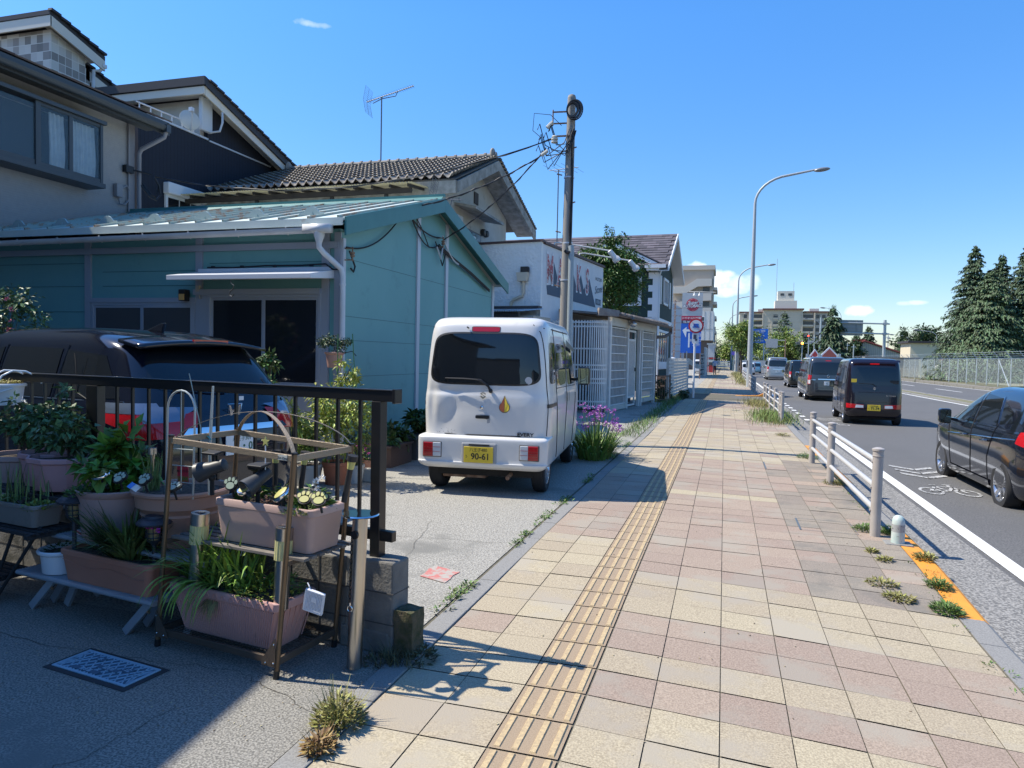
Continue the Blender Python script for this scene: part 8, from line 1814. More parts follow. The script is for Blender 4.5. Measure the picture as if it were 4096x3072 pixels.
def paw(label, p, face, s=1.0, m=None, grp='paw print garden lights'):
    """paw shaped disc light; face = direction it looks towards (local)"""
    t = gthing('paw_light', label, 'garden light', p[0], p[1], p[2], grp); f = Vector(face).normalized(); x = f.cross(Vector((0, 0, 1))).normalized()*-1; y = f.cross(x)
    if y.z < 0: y = -y
    def pt(a, c, h=0): return x*a*s+y*c*s+f*h
    b = B(); shapes = [(0, -.012, .034, .026)]+[(-.036, .012, .013, .017), (-.014, .028, .012, .016), (.014, .028, .012, .016), (.036, .012, .013, .017)]
    for (cx, cy, rx, ry) in shapes: b.prism([pt(cx+(rx+.006)*cos(k*pi/10), cy+(ry+.006)*sin(k*pi/10), -.010) for k in range(20)], f*.012)
    bs_ = obj('backing', b, m_blkr, t); b = B()
    for (cx, cy, rx, ry) in shapes: b.prism([pt(cx+rx*.86*cos(k*pi/10), cy+ry*.86*sin(k*pi/10), .003) for k in range(20)], f*.003)
    obj('pads', b, m or m_glow, t); b = B(); b.tube([pt(0, -.01, -.01), (0, .02, -.07)], .006, 6); obj('stake', b, m_blkr, t); return t
fc = (.35, -1, .9)
paw('yellow paw light at the left of the front pair', LP(*c5(1285, 1225), -.34), fc, .80); paw('yellow paw light at the right of the front pair', LP(*c5(1405, 1235), -.36), fc, .84)
paw('pale green paw light at the left end of the upper planter', LP(*c5(672, 1110), -.33), (.2, -1, .35), .8, m_glow2); paw('paw light in front of the leafy mauve pot', LP(*c4(990, 1060), -.44), (.1, -1, .9), .8, m_glow2)
paw('paw light between the two big round pots', LP(*c4(1195, 1075), -.44), (0, -1, .8), .8, m_glow2); paw('paw light lying in the ridged pot', LP(*c4(1440, 1135), -.42), (0, -.8, 1.2), .8, m_glow2)
def disc(label, p, r, nrm, m2, cat='garden light'):
    t = gthing('disc_light', label, cat, p[0], p[1], p[2], 'round flat solar disc lights'); M_ = Vector(nrm).to_track_quat('Z', 'Y').to_matrix().to_4x4()
    b = B(); b.M = M_; b.lathe([(r*.9, -.012), (r, -.006), (r, .002), (r*.95, .006), (r*.72, .007)], (0, 0, 0), 28); obj('ring', b, m_ss2, t, smooth=True); b = B(); b.M = M_; b.lathe([(r*.72, .0075), (r*.68, .009), (.001, .010)], (0, 0, 0), 24, cap=(False, False)); obj('lens', b, m2, t, smooth=True); b = B(); b.tube([(0, 0, -.01), (0, .02, -.08)], .008, 6); obj('stake', b, m_blkr, t); return t
disc('silver rimmed disc light on the edge of the mauve pot', LP(*c4(835, 1025), -.42), .052, (.1, -.5, 1), m_glow); disc('tilted silver rimmed disc light in the middle of the upper planter', LP(*c5(1090, 1190), -.37), .052, (-.5, -.7, 1), m_glow)
disc('small yellow disc light beside the black spotlight', LP(*c5(775, 1165), -.36), .032, (.1, -.5, 1), m_glow)
def spot(label, p, aim, s=1.0):
    t = gthing('spot_light', label, 'garden light', p[0], p[1], p[2], 'black solar spotlights'); q = Vector(aim).normalized(); M_ = q.to_track_quat('Z', 'Y').to_matrix().to_4x4()
    b = B(); b.M = M_; b.lathe([(.018*s, -.085*s), (.028*s, -.08*s), (.030*s, -.02*s), (.042*s, .03*s), (.046*s, .055*s), (.043*s, .056*s), (.036*s, .03*s)], (0, 0, 0), 24, cap=(True, True)); obj('housing', b, mat('spot_grey', (.045, .047, .05), .45), t, smooth=True)
    b = B(); b.M = M_; b.lathe([(.036*s, .032*s), (.001, .036*s)], (0, 0, 0), 20, cap=(False, False)); obj('lens', b, m_clear, t); b = B(); b.tube([(0, 0, 0), (.0, .02, -.04*s), (0, .02, -.12*s)], .010*s, 8); b.sphere((0, .02, -.04*s), .018*s, 10, 6); obj('bracket', b, m_blkr, t, smooth=True)
    b = B(); b.M = Matrix.Translation((0, .03, .075*s)) @ Matrix.Rotation(.15, 4, 'X'); b.box((0, 0, 0), (.085*s, .07*s, .012)); pn = obj('solar_panel', b, m_blkr, t, bevel=.004); b = B(); b.tube([(0, .02, -.04*s), (0, .03, .07*s)], .007*s, 6); obj('panel_arm', b, m_blkr, t); return t
spot('black spotlight on a stake over the ridged pot, facing left', LP(*c5(490, 990), -.33), (-1, -.3, -.35), 1.15); spot('black spotlight facing forward in the upper planter', LP(*c5(870, 1095), -.34), (-.25, -1, -.6), 1.1)
def pathl(label, p0, p1, s=1.0):
    t = gthing('stake_light', label, 'garden light', p0[0], p0[1], p0[2], 'small black stake lights with yellow necks'); d = Vector(p1)-Vector(p0); L_ = d.length; u = d/L_
    b = B(); b.tube([(0, 0, 0), u*(L_-.055)], .0125*s, 12); obj('stake', b, m_blkr, t, smooth=True); b = B(); b.tube([u*(L_-.055), u*(L_-.015)], [.0145*s, .0185*s], 16); obj('neck', b, m_glow, t, smooth=True); b = B(); b.tube([u*(L_-.015), u*(L_+.012)], [.023*s, .023*s], 20); obj('cap', b, m_blkr, t, smooth=True); return t
pathl('stake light leaning at the right end of the upper planter', LP(*c5(1608, 1260), -.26), LP(*c5(1680, 895), -.26), 1.1); pathl('stake light with yellow neck left of the rack corner', LP(*c5(1040, 1120), -.10), LP(*c5(1045, 850), -.10), 1.1); pathl('stake light with yellow neck right of the rack corner', LP(*c5(1250, 1160), -.10), LP(*c5(1288, 862), -.10), 1.1)
p = LP(*c5(885, 960), -.2); t = gthing('stake_light', 'black disc topped stake light above the spotlight', 'garden light', p.x, p.y, p.z-.13, 'small black stake lights with yellow necks'); b = B(); b.lathe([(.02, .10), (.045, .115), (.05, .13), (.045, .14)], (0, 0, 0), 24); b.tube([(0, 0, 0), (0, 0, .11)], .012, 8); obj('body', b, m_blkr, t, smooth=True)
p = LP(*c4(1262, 820), -.25); t = gthing('stake_light', 'steel capped stake light behind the spring onions', 'garden light', p.x, p.y, p.z-.18, 'small black stake lights with yellow necks'); b = B(); b.tube([(0, 0, 0), (0, 0, .11), (0, 0, .15)], [.006, .010, .016], 12); b.tube([(0, 0, .15), (0, 0, .185)], .024, 20); obj('body', b, m_ss, t, smooth=True)
p = LP(*c5(955, 760), -.3); t = gthing('star_pick', 'yellow star on a thin stake', 'ornament', p.x, p.y, p.z-.15); b = B(); b.prism([((.028 if k % 2 == 0 else .0115)*cos(pi/2+k*pi/5), 0, .15+(.028 if k % 2 == 0 else .0115)*sin(pi/2+k*pi/5)) for k in range(10)], (0, .005, 0)); obj('star', b, m_glow, t, bevel=.001); b = B(); b.tube([(0, .003, .13), (0, .003, -.05)], .003, 6); obj('stake', b, m_whitep, t)
# trellis hoop and pole in the ridged pot
t = gthing('trellis_hoop', 'silver arched wire trellis standing in the ridged pot', 'trellis', -1.20, -.30, .79); m_sw2 = mat('silver_wire', (.48, .52, .50), .4, .5)
a0 = LP(*c4(1375, 1050), -.30)-Vector((-1.20, -.30, .79)); a1 = LP(*c4(1600, 1050), -.30)-Vector((-1.20, -.30, .79)); tp_ = LP(*c4(1495, 335), -.30)-Vector((-1.20, -.30, .79)); wx = (a1.x-a0.x)/2; cx_ = (a0.x+a1.x)/2+.015
b = B(); b.tube([(cx_-wx-.015, 0, -.04), (cx_-wx, 0, tp_.z-wx)]+[(cx_-wx*cos(k*pi/10), 0, tp_.z-wx+wx*sin(k*pi/10)) for k in range(1, 10)]+[(cx_+wx, 0, tp_.z-wx), (cx_+wx-.015, 0, -.04)], .0055, 8); obj('hoop', b, m_sw2, t, smooth=True)
b = B()
for k, z in enumerate((.04, .13, .22)): b.tube([(cx_-wx-.01, 0, z), (cx_+wx-.005, 0, z+.005)], .003, 6)
b.tube([(cx_, 0, 0), (cx_, 0, tp_.z)], .0025, 6); obj('cross_wires', b, m_sw2, t)
p0 = LP(*c4(1740, 830), -.24); p1 = LP(*c4(1768, 300), -.24); t = gthing('garden_cane', 'thick silver garden pole rising behind the rack', 'stake', p0.x, p0.y, .80); b = B(); b.tube([(0, 0, -.03), (0, 0, p0.z-.80), (p1.x-p0.x, 0, p1.z-.80)], [.008, .009, .006], 10); obj('pole', b, m_sw2, t, smooth=True); b = B(); b.tube([(-.03, -.01, .29), (0, -.012, .285), (.02, -.01, .27)], .004, 5); obj('green_tie', b, mat('teal_tie', (.12, .38, .33), .6), t)
p0 = LP(*c5(420, 640), -.1); p1 = LP(*c5(325, 195), -.1); t = gthing('garden_cane', 'slim grey stake leaning behind the hoop trellis', 'stake', p0.x, p0.y, p0.z-.3); b = B(); b.tube([(.01, 0, 0), (0, 0, .3), (p1.x-p0.x, 0, p1.z-p0.z+.3)], [.003, .003, .0025], 6); obj('pole', b, mat('grey_green_stake', (.3, .36, .33), .5), t)
# seed packets / labels
def card(label, p, w, h, cols, txt, ink, rz=0, tilt=.15):
    t = gthing('plant_label', label, 'label', p[0], p[1], p[2], None, rz); b = B(); b.box((0, 0, h*.5), (w, .0015, h)); pn = obj('card', b, cols[0], t); b = B(); b.box((0, -.0012, h*.22), (w*.94, .001, h*.40)); obj('picture', b, cols[1], pn); b = B(); b.box((0, -.0012, h*.90), (w, .001, h*.14)); obj('header', b, cols[2], pn)
    text('label_lettering', txt, h*.15, ink, pn, frameM((0, -.0016, h*.70), (1, 0, 0), (0, 0, 1)), .0003, sx=.8, bold=.0006); t.rotation_euler = (0, tilt, GA+rz); return t
m_redc = mat('label_red', (.50, .03, .05), .5); m_pinkc = mat('label_pink', (.62, .25, .32), .5); m_bluec = mat('label_blue', (.05, .22, .60), .5); m_whc = mat('label_white', (.62, .62, .58), .5)
m_pic = mat('tomato_picture', (.42, .05, .03), .5, var=(90, (.08, .20, .04), 2.5)); m_pic2 = mat('melon_picture', (.50, .50, .12), .5, var=(60, (.55, .30, .10), 2.5))
card('red tomato seed card behind the ridged pot rim', LP(*c4(1520, 1110), -.20), .085, .10, (m_redc, m_pic, m_redc), 'からすミニトマト', m_pk, 0, -.05); card('pink and green seedling label in the white pot', LP(*c6(645, 395), -.36), .062, .10, (m_whc, m_pic2, m_redc), 'マリゴールド', m_pk, 0, .2)
p = LP(*c4(1110, 1135), -.47); t = gthing('plant_label', 'small blue and white label hanging off the mauve pot rim', 'label', p.x, p.y, p.z); b = B(); b.M = Matrix.Rotation(.3, 4, 'Y') @ Matrix.Rotation(-.9, 4, 'X'); b.grid(lambda u, v: (-.035+.07*u, .004*sin(u*7), -.018+.036*v), 8, 2); obj('card', b, m_whc, t, fixn=False); b = B(); b.M = Matrix.Rotation(.3, 4, 'Y') @ Matrix.Rotation(-.9, 4, 'X'); b.grid(lambda u, v: (-.035+.03*u, -.001+.004*sin(u*3), -.018+.036*v), 3, 2); obj('print', b, m_bluec, t, fixn=False)
# white mesh basket
p = LP(*c7(1205, 940), -.40); t = gthing('mesh_basket', 'small white plastic mesh basket hanging from the pink planter corner', 'basket', p.x, p.y, p.z); b = B(); R_ = Matrix.Rotation(.28, 4, 'Y') @ Matrix.Rotation(.15, 4, 'X') @ Matrix.Rotation(.25, 4, 'Z'); b.M = R_
for k in range(12): b.box((-.042+k*.0076, 0, 0), (.0028, .004, .105))
for k in range(15): b.box((0, 0, -.049+k*.007), (.088, .004, .0028))
for sx in (-1, 1): b.box((sx*.046, .006, 0), (.006, .016, .112))
for sz in (-1, 1): b.box((0, .006, sz*.054), (.092, .016, .006))
b.box((0, 0, .012), (.026, .0045, .024)); obj('mesh', b, mat('white_mesh_plastic', (.68, .70, .74), .4), t, bevel=.0006, bseg=1); b = B(); b.tube([(-.015, 0, .05), (-.02, -.006, .075), (-.035, .0, .088)], .003, 6); obj('clip', b, m_whitep, t)
# ---- planting
rg = random.Random(12)
def plantobj(parent, name, b, m): return obj(name, b, m, parent, fixn=False)
def toloc(t, p): return Vector(p)
b = B()                                                  # strappy plant in the pink planter
for i in range(230):
    cx = rg.choice((-.24, -.20, -.12, -.03, .06)); a = rg.uniform(0, 2*pi); p = Vector((cx+rg.gauss(0, .03), rg.uniform(-.09, .07), .24)); side = -1 if cx < -.05 else rg.choice((-1, 1))
    d = Vector((cos(a)*.7+side*.25, sin(a)*.7-.25, 1.0+rg.random()*.8)); blade(b, p, d, rg.uniform(.16, .40), rg.uniform(.012, .021), rg.uniform(.10, .40), 6)
for i in range(26): p = Vector((-.18+rg.gauss(0, .09), -.10, .26)); blade(b, p, Vector((rg.uniform(-.6, .4), -1, .8)), rg.uniform(.24, .34), .016, rg.uniform(.4, .65), 7)
plantobj(lp_, 'strappy_leaves', b, mat('strap_leaf', (.18, .29, .05), .45, rnd=.45))
b = B()
for i in range(60): p = Vector((rg.uniform(-.10, -.02), -.13, .20)); blade(b, p, Vector((rg.uniform(-.5, .5), -.5, -.2)), rg.uniform(.05, .14), .004, .4, 4)
plantobj(lp_, 'dead_leaves', b, m_dry)
b = B(); weedy(b, (.20, 0, .24), 420, .16, .10, .028, .014, rg); weedy(b, (.05, -.03, .24), 200, .10, .07, .025, .012, rg); plantobj(lp_, 'low_weeds', b, m_leafy)
b = B()                                                  # spiky dark plant with pink flowers
for i in range(700):
    a = rg.uniform(0, 2*pi); r_ = rg.uniform(0, .12); p = Vector((.05+r_*cos(a)*1.2, r_*sin(a)*.6, .16)); blade(b, p, Vector((cos(a)*rg.uniform(.2, 1.3), sin(a)*rg.uniform(.2, 1.1), 1)), rg.uniform(.18, .36), rg.uniform(.012, .018), rg.uniform(.04, .34), 5)
plantobj(bp_, 'spiky_leaves', b, mat('dark_strap_leaf', (.09, .14, .04), .5, rnd=.5))
def flower(b, c, r, n, rnd=rg):
    for i in range(n): d = Vector((rnd.uniform(-1, 1), rnd.uniform(-1, .6), rnd.uniform(-.5, 1))).normalized(); leaf(b, Vector(c)+d*r*.2, d, rv().normalized(), r, r*.45, .1)
m_mag = mat('magenta_petals', (.50, .03, .32), .5, rnd=.3); m_pur = mat('purple_petals', (.42, .14, .48), .5, rnd=.35); m_wht = mat('white_petals', (.70, .70, .68), .5, rnd=.1)
b = B(); q = LP(*c6(1240, 220), -.45); o_ = Vector((-1.47, -.37, .245)); flower(b, q-o_, .020, 46); q = LP(*c6(1312, 255), -.45); flower(b, q-o_, .014, 30); plantobj(bp_, 'pink_flowers', b, m_mag)
b = B()                                                  # spring onions
for i in range(46): p = Vector((rg.uniform(-.20, .20), rg.uniform(-.06, .06), .11)); blade(b, p, Vector((rg.uniform(-.25, .25), rg.uniform(-.2, .2), 1)), rg.uniform(.12, .27), .008, rg.uniform(0, .09), 5)
for i in range(14): p = Vector((rg.uniform(-.18, .18), -.05, .11)); blade(b, p, Vector((rg.uniform(-.8, .8), -.6, .8)), rg.uniform(.12, .24), .007, rg.uniform(.3, .5), 5)
plantobj(gp_, 'onion_leaves', b, mat('onion_leaf', (.15, .22, .07), .5, rnd=.45))
b = B(); weedy(b, (-.18, -.02, .10), 160, .07, .04, .025, .012, rg); weedy(b, (.17, -.02, .10), 260, .08, .05, .028, .012, rg); plantobj(gp_, 'mossy_weeds', b, m_leafy)
def bush(parent, c, r, n, L, w, m, seed, clumps=16, stems=5):
    b = B(); crown(b, c, r, n, L, w, clumps, 1, seed); plantobj(parent, 'foliage', b, m); b = B(); r_ = random.Random(seed)
    for i in range(stems): q = Vector(c)+Vector((r_.uniform(-.6, .6)*r[0], r_.uniform(-.6, .6)*r[1], r_.uniform(0, .8)*r[2])); b.tube([(r_.uniform(-.02, .02), 0, max(0, c[2]-r[2]-.08)), (q.x*.4, q.y*.4, c[2]-r[2]*.4), q], [.006, .004, .002], 5)
    obj('stems', b, m_bark, parent)
m_rose = mat('rose_leaf', (.075, .14, .05), .5, rnd=.5)
bush(o1, (.02, 0, .33), (.15, .13, .11), 430, .048, .034, m_rose, 41, 22); bush(o2, (.02, 0, .42), (.20, .14, .17), 700, .048, .034, m_rose, 42, 26); bush(o3, (.02, 0, .40), (.19, .14, .17), 560, .048, .034, m_rose, 43, 22)
b = B()
for q in ((.02, .0, .56), (-.2, -.06, .33)): flower(b, q, .02, 20)
plantobj(o3, 'pale_flower', b, m_wht)
bush(b1, (.02, 0, .42), (.20, .17, .14), 520, .085, .055, mat('broad_leaf', (.09, .19, .025), .5, rnd=.45), 44, 18)
b = B(); weedy(b, (-.04, -.14, .26), 260, .12, .05, .03, .016, rg); plantobj(b1, 'low_weeds', b, m_leaf)
b = B()
for i in range(44): p = Vector((-.14+rg.gauss(0, .02), -.08+rg.gauss(0, .02), .29)); blade(b, p, Vector((rg.uniform(-.3, .3), rg.uniform(-.3, .2), 1)), rg.uniform(.10, .25), .005, rg.uniform(0, .12), 4)
plantobj(b2_, 'onion_leaves', b, mat('onion_leaf', (.15, .22, .07), .5, rnd=.45))
b = B(); weedy(b, (.0, 0, .125), 60, .09, .03, .03, .014, rg); plantobj(w1, 'seedlings', b, m_leafd); b = B(); weedy(b, (0, 0, .14), 420, .10, .035, .02, .008, rg); plantobj(w2, 'sedum', b, mat('sedum_ochre', (.30, .26, .06), .6, rnd=.4))
m_lily = mat('glossy_narrow_leaf', (.10, .18, .035), .4, rnd=.45)
for (cx, n_, R_) in ((-.20, 240, .085), (.0, 90, .04), (.20, 320, .10)):
    b = B()
    for i in range(n_):
        a = rg.uniform(0, 2*pi); r_ = R_*sqrt(rg.random()); z = .20+rg.random()*.09*(1.2-r_/R_); leaf(b, (cx+r_*cos(a), .02+r_*sin(a)*.7, z), Vector((cos(a), sin(a), rg.uniform(-.1, 1.1))), Vector((0, rg.uniform(-.5, .5), 1)), rg.uniform(.03, .055), .011, .2, .2)
    plantobj(up_, 'foliage', b, m_lily)
b = B(); weedy(b, (-.01, -.04, .19), 160, .06, .06, .018, .012, rg); plantobj(up_, 'dried_succulent', b, mat('dried_reddish', (.28, .14, .09), .8, rnd=.4)); b = B(); weedy(b, (.22, -.09, .19), 200, .09, .03, .022, .010, rg); plantobj(up_, 'moss', b, m_leafy)
b = B()
for q in ((.235, .0, .33), (.26, -.02, .30), (.21, .02, .31), (.25, -.04, .24), (.27, 0, .35)): flower(b, q, .017, 16)
plantobj(up_, 'white_flowers', b, m_wht)
# ---- pots and shrubs behind the railing
def wp(px, py): p = G(px, py); return p
def pot2(label, p, r, h, m, grp=None): 
    t = thing('flower_pot', label, 'flower pot', (p.x, p.y, 0), 0, grp); b = B(); b.lathe([(r*.72, 0), (r*.74, .01), (r*.94, h*.84), (r, h*.86), (r, h*.98), (r*.96, h), (r*.88, h*.97), (r*.85, h*.8)], (0, 0, 0), 28); obj('pot', b, m, t, smooth=True); b = B(); b.lathe([(r*.86, h*.9), (.001, h*.93)], (0, 0, 0), 20, cap=(False, False)); obj('soil', b, m_soil2, t); return t
A1 = pot2('terracotta coloured pot with tall yellow green shrub behind the railing', wp(1345, 1935), .17, .27, mat('bright_terracotta', (.42, .14, .07), .6)); A2 = pot2('chalky white pot behind the railing right of the terracotta one', wp(1418, 1930), .12, .22, mat('chalk_white_pot', (.50, .49, .46), .7, spots=(6, (.3, .3, .27), .6))); A3 = pot2('wide grey white bowl pot behind the rack corner', wp(1225, 1935), .20, .24, mat('grey_white_pot', (.42, .42, .40), .6))
A4 = pot2('dark nursery pot under the curly leafed plant', wp(1120, 1960), .16, .25, m_blkr)
m_ygl = mat('bright_yellow_green_leaf', (.33, .38, .07), .5, rnd=.4)
bush(A1, (.05, 0, .75), (.36, .25, .44), 2100, .07, .028, m_ygl, 51, 40, 9); bush(A1, (.14, 0, 1.28), (.13, .12, .20), 200, .07, .026, m_ygl, 52, 8, 4); bush(A2, (.1, 0, .45), (.2, .18, .25), 600, .05, .015, mat('sage_leaf', (.10, .15, .06), .6, rnd=.4), 53, 14, 6)
bush(A3, (0, 0, .55), (.22, .2, .30), 620, .075, .035, m_leafy, 54, 18, 6); bush(A4, (0, 0, .72), (.22, .2, .38), 800, .10, .03, m_ygl, 55, 18, 6)
B1 = pot2('small pot of magenta flowers on the ground beside the terracotta pots', wp(1460, 1905), .10, .22, mat('pink_brown_pot', (.38, .2, .15), .6)); bush(B1, (0, 0, .30), (.13, .12, .10), 260, .03, .02, m_leaf, 56, 10, 4); b = B()
for i in range(26): a = rg.uniform(0, 6.28); flower(b, (.12*cos(a)*rg.random()**.5, -.04+.1*sin(a)*rg.random()**.5, .33+rg.uniform(-.03, .08)), .018, 10)
plantobj(B1, 'magenta_flowers', b, m_mag)
p = wp(1478, 1925); t = thing('concrete_block', 'small pale concrete block beside the magenta flowers', 'block', (p.x+.0, p.y, 0)); b = B(); b.bb(-.09, -.06, 0, .10, .08, .15); obj('block', b, mat('pale_concrete', (.40, .38, .34), .9, bump=(60, .5, .006)), t, bevel=.008)
b = B(); 
def boxp(label, x, y, sx, sy, h, m, rz=0): t = thing('window_box', label, 'planter', (x, y, 0), rz); b = B(); b.prism([(-sx/2*.9, -sy/2*.9, 0), (sx/2*.9, -sy/2*.9, 0), (sx/2*.9, sy/2*.9, 0), (-sx/2*.9, sy/2*.9, 0)], (0, 0, h)); b.bb(-sx/2, -sy/2, h-.04, sx/2, sy/2, h); obj('pot', b, m, t, bevel=.008); b = B(); b.bb(-sx/2+.03, -sy/2+.03, h, sx/2-.03, sy/2-.03, h+.006); obj('soil', b, m_soil2, t); return t
p = wp(1560, 1868); C1 = boxp('brown planter of dark leaves against the shed gable', p.x-.1, p.y+.25, .34, .75, .30, mat('brown_planter', (.13, .085, .07), .6)); p = wp(1655, 1850); C2 = boxp('long grey black planter of strawberry like leaves left of the silver van', p.x-.22, p.y+1.0, .36, 1.7, .34, mat('slate_planter', (.09, .10, .115), .6))
m_berry = mat('berry_leaf', (.045, .10, .022), .5, rnd=.45)
for T_, rx, ry, z, n_ in ((C1, .2, .4, .42, 260), (C2, .25, .85, .50, 620)): b = B(); crown(b, (0, 0, z), (rx, ry, .14), n_, .11, .085, 22, 1, int(n_)); plantobj(T_, 'foliage', b, m_berry)
for lab, px, py, top, w_ in (('thin green garden cane right of the hanging pot', 1440, 1905, (1410, 1335), 0), ('thin green garden cane left of the hanging pot', 1345, 1925, (1352, 1335), 0), ('short green cane in the shrub by the minivan', 1085, 1950, (1085, 1410), 0)):
    p = wp(px, py); d = ray(*top); w0 = (p-CAMP).dot(_f); q = CAMP+d*w0; t = thing('garden_cane', lab, 'stake', (p.x, p.y, 0), 0, 'green garden canes'); b = B(); b.tube([(0, 0, 0), (q.x-p.x, q.y-p.y, q.z)], .006, 6); obj('cane', b, mat('green_cane', (.03, .12, .04), .5), t)
p = wp(1075, 1960); t = thing('leafy_shrub', 'tall thin leafy shrub beside the minivan tail', 'plant', (p.x, p.y, 0)); bush(t, (0, 0, .95), (.14, .14, .35), 300, .07, .035, m_leafy, 61, 12, 6); bush(t, (.02, 0, 1.42), (.14, .12, .11), 160, .065, .035, m_leaf, 62, 8, 4)
# hanging pot on the shed corner
p = W(1338, 1428, 9.3); t = thing('hanging_pot', 'dusty pink pot of tiny leafed plant hooked on the shed downpipe', 'flower pot', (p.x, p.y, p.z-.14)); b = B(); b.lathe([(.085, 0), (.09, .01), (.11, .17), (.125, .18), (.13, .20), (.12, .205), (.10, .19)], (0, 0, 0), 24); obj('pot', b, mat('pale_pink_pot', (.42, .24, .2), .6), t, smooth=True); b = B(); crown(b, (0, 0, .30), (.21, .18, .13), 1100, .03, .018, 22, 1, 71); plantobj(t, 'foliage', b, mat('tiny_dark_leaf', (.045, .085, .03), .5, rnd=.5))
b = B(); b.tube([(.12, .02, .19), (.20, .10, .22), (.24, .14, .16)], .006, 6); obj('hook', b, m_blkr, t)
p = W(25, 1255, 8.2); t = thing('flowering_shrub', 'dark shrub with pink flowers above the minivan roof at the left edge', 'plant', (p.x, p.y, 0)); bush(t, (0, 0, p.z-.1), (.35, .3, .42), 1200, .06, .035, m_rose, 72, 26, 8); b = B()
for i in range(16): a = rg.uniform(0, 6.28); flower(b, (.28*cos(a), -.15, p.z-.05+.3*sin(a)), .035, 12)
plantobj(t, 'pink_flowers', b, mat('pink_petals', (.62, .18, .24), .5, rnd=.3)); p = W(140, 1255, 8.4); t = thing('garden_cane', 'dark cane standing behind the minivan roof', 'stake', (p.x, p.y, 0), 0, 'green garden canes'); b = B(); b.tube([(0, 0, 0), (0, 0, p.z)], .008, 6); obj('cane', b, mat('green_cane', (.03, .12, .04), .5), t)
# blue water meter lid
t = thing('water_meter_lid', 'light blue lattice patterned water meter lid in the dark paving', 'cover', (-2.81, 2.675, 0), math.atan2(-.07, .53)); m_lid = mat('lid_blue', (.34, .52, .64), .5, .1, var=(20, (.28, .45, .57), 1.5)); m_lidd = mat('lid_recess', (.07, .13, .19), .7)
b = B(); b.prism([(-.285, -.125, .001), (.285, -.125, .001), (.285, .125, .001), (-.285, .125, .001)], (0, 0, .004)); obj('surround', b, mat('lid_surround', (.035, .036, .04), .8), t, bevel=.003)
b = B(); b.bb(-.255, -.098, .005, .255, .098, .0075); lid = obj('plate', b, m_lidd, t)
b = B()
for (x0, y0, x1, y1) in ((-.255, -.098, .255, -.084), (-.255, .084, .255, .098), (-.255, -.084, -.241, .084), (.241, -.084, .255, .084)): b.bb(x0, y0, .0075, x1, y1, .0115)
def clipline(x0, y0, x1, y1): b.beam((x0, y0, .0092), (x1, y1, .0092), .0055, .0034)
k = -.42
while k < .44:
    for sg in (1, -1):
        pts = []
        for (yy) in (-.084, .084):
            pts.append((k+sg*yy*.75, yy))
        (xa, ya), (xb, yb) = pts; xa, xb = max(-.241, min(.241, xa)), max(-.241, min(.241, xb))
        if abs(k) < .30: clipline(xa, ya, xb, yb)
    k += .048
obj('lattice', b, m_lid, lid)
for (x, y, w_, h_, s_) in ((-.06, -.062, .18, .026, '量水器'), (.03, -.01, .14, .026, '福生市'), (-.10, .045, .06, .032, '水'), (.13, .02, .06, .04, '止')): b = B(); b.bb(x-w_/2, y-h_/2, .009, x+w_/2, y+h_/2, .0125); pn = obj('name_block', b, m_lidd, lid); text('lid_lettering', s_, h_*.95, m_lid, pn, Matrix.Translation((x, y, .013)), .001)
# ================================================================= weeds along the joints
def weed(label, x, y, r, h, n, m, z=None, L=.03, w=.012, name='weed_tuft', grp='weeds in the paving joints'):
    z = zs(x, y) if z is None else z; t = thing(name, label, 'weed', (x, y, z), 0, grp); b = B(); weedy(b, (0, 0, .004), n, r, h, L, w, rg); tuft(b, (0, 0, 0), int(n*.12), h*1.25, r*.6, .004, .12, rg); obj('leaves', b, m, t, fixn=False)
m_wy = mat('weed_yellowish', (.22, .21, .06), .6, rnd=.45); m_wg = mat('weed_green', (.10, .17, .035), .6, rnd=.45); m_wr = mat('weed_reddish', (.26, .17, .06), .6, rnd=.45)
def kx(px, py, z=0): q = G(px, py, z); return q.x, q.y
for lab, px, py, r, h, n, m_ in (('feathery yellow weed by the kerb strip in the foreground', 1355, 2900, .10, .14, 620, m_wy), ('reddish weed just left of the feathery one', 1275, 3005, .055, .08, 260, m_wr), ('weed at the foot of the nearest rail post', 3470, 2115, .12, .06, 360, m_wg), ('long weed patch between the first two rail posts', 3350, 1930, .16, .07, 420, m_wy), ('weed at the second rail post foot', 3230, 1825, .16, .10, 380, m_wg), ('thick weed where the orange kerb ends', 3790, 2400, .09, .07, 420, m_wg), ('weed on the orange kerb inner edge', 3700, 2225, .08, .06, 300, m_wy), ('leafy weed in the middle of the orange kerb', 3755, 2320, .07, .08, 260, m_wg), ('moss cushion on a paver joint near the kerb', 3600, 2360, .09, .03, 260, m_wy), ('small moss streak on the next paver joint', 3530, 2310, .10, .025, 200, m_wy), ('weed beside the mint bollard', 3560, 2130, .06, .09, 240, m_wg), ('small weed on the pavers by the bollard', 3490, 2200, .04, .03, 120, m_wy), ('tiny weed left of the bollard', 3540, 2230, .05, .03, 120, m_wy), ('weed at the third rail post foot', 3130, 1740, .14, .09, 240, m_wy), ('grass at the second rail foot near corner', 3130, 1660, .16, .22, 260, m_wg)):
    x, y = kx(px, py); weed(lab, x, y, r, h, n, m_)
b = B()
for i in range(230):
    y = rg.uniform(3.2, 13); x = -1.60+rg.gauss(0, .022)
    if noise.noise((y*1.3, 0, 0)) < .02: continue
    weedy(b, (x, y, 0), 12, .035, .035, .028, .013, rg)
for i in range(70): y = rg.uniform(3.0, 12); x = 1.50+rg.gauss(0, .03); weedy(b, (x, y, zs(x, y)), 9, .05, .025, .02, .009, rg)
o = obj('joint_weeds', b, m_wg, fixn=False); tag(o, 'small weeds growing in the crack along the edge of the pavement', 'weeds', None, 'stuff')
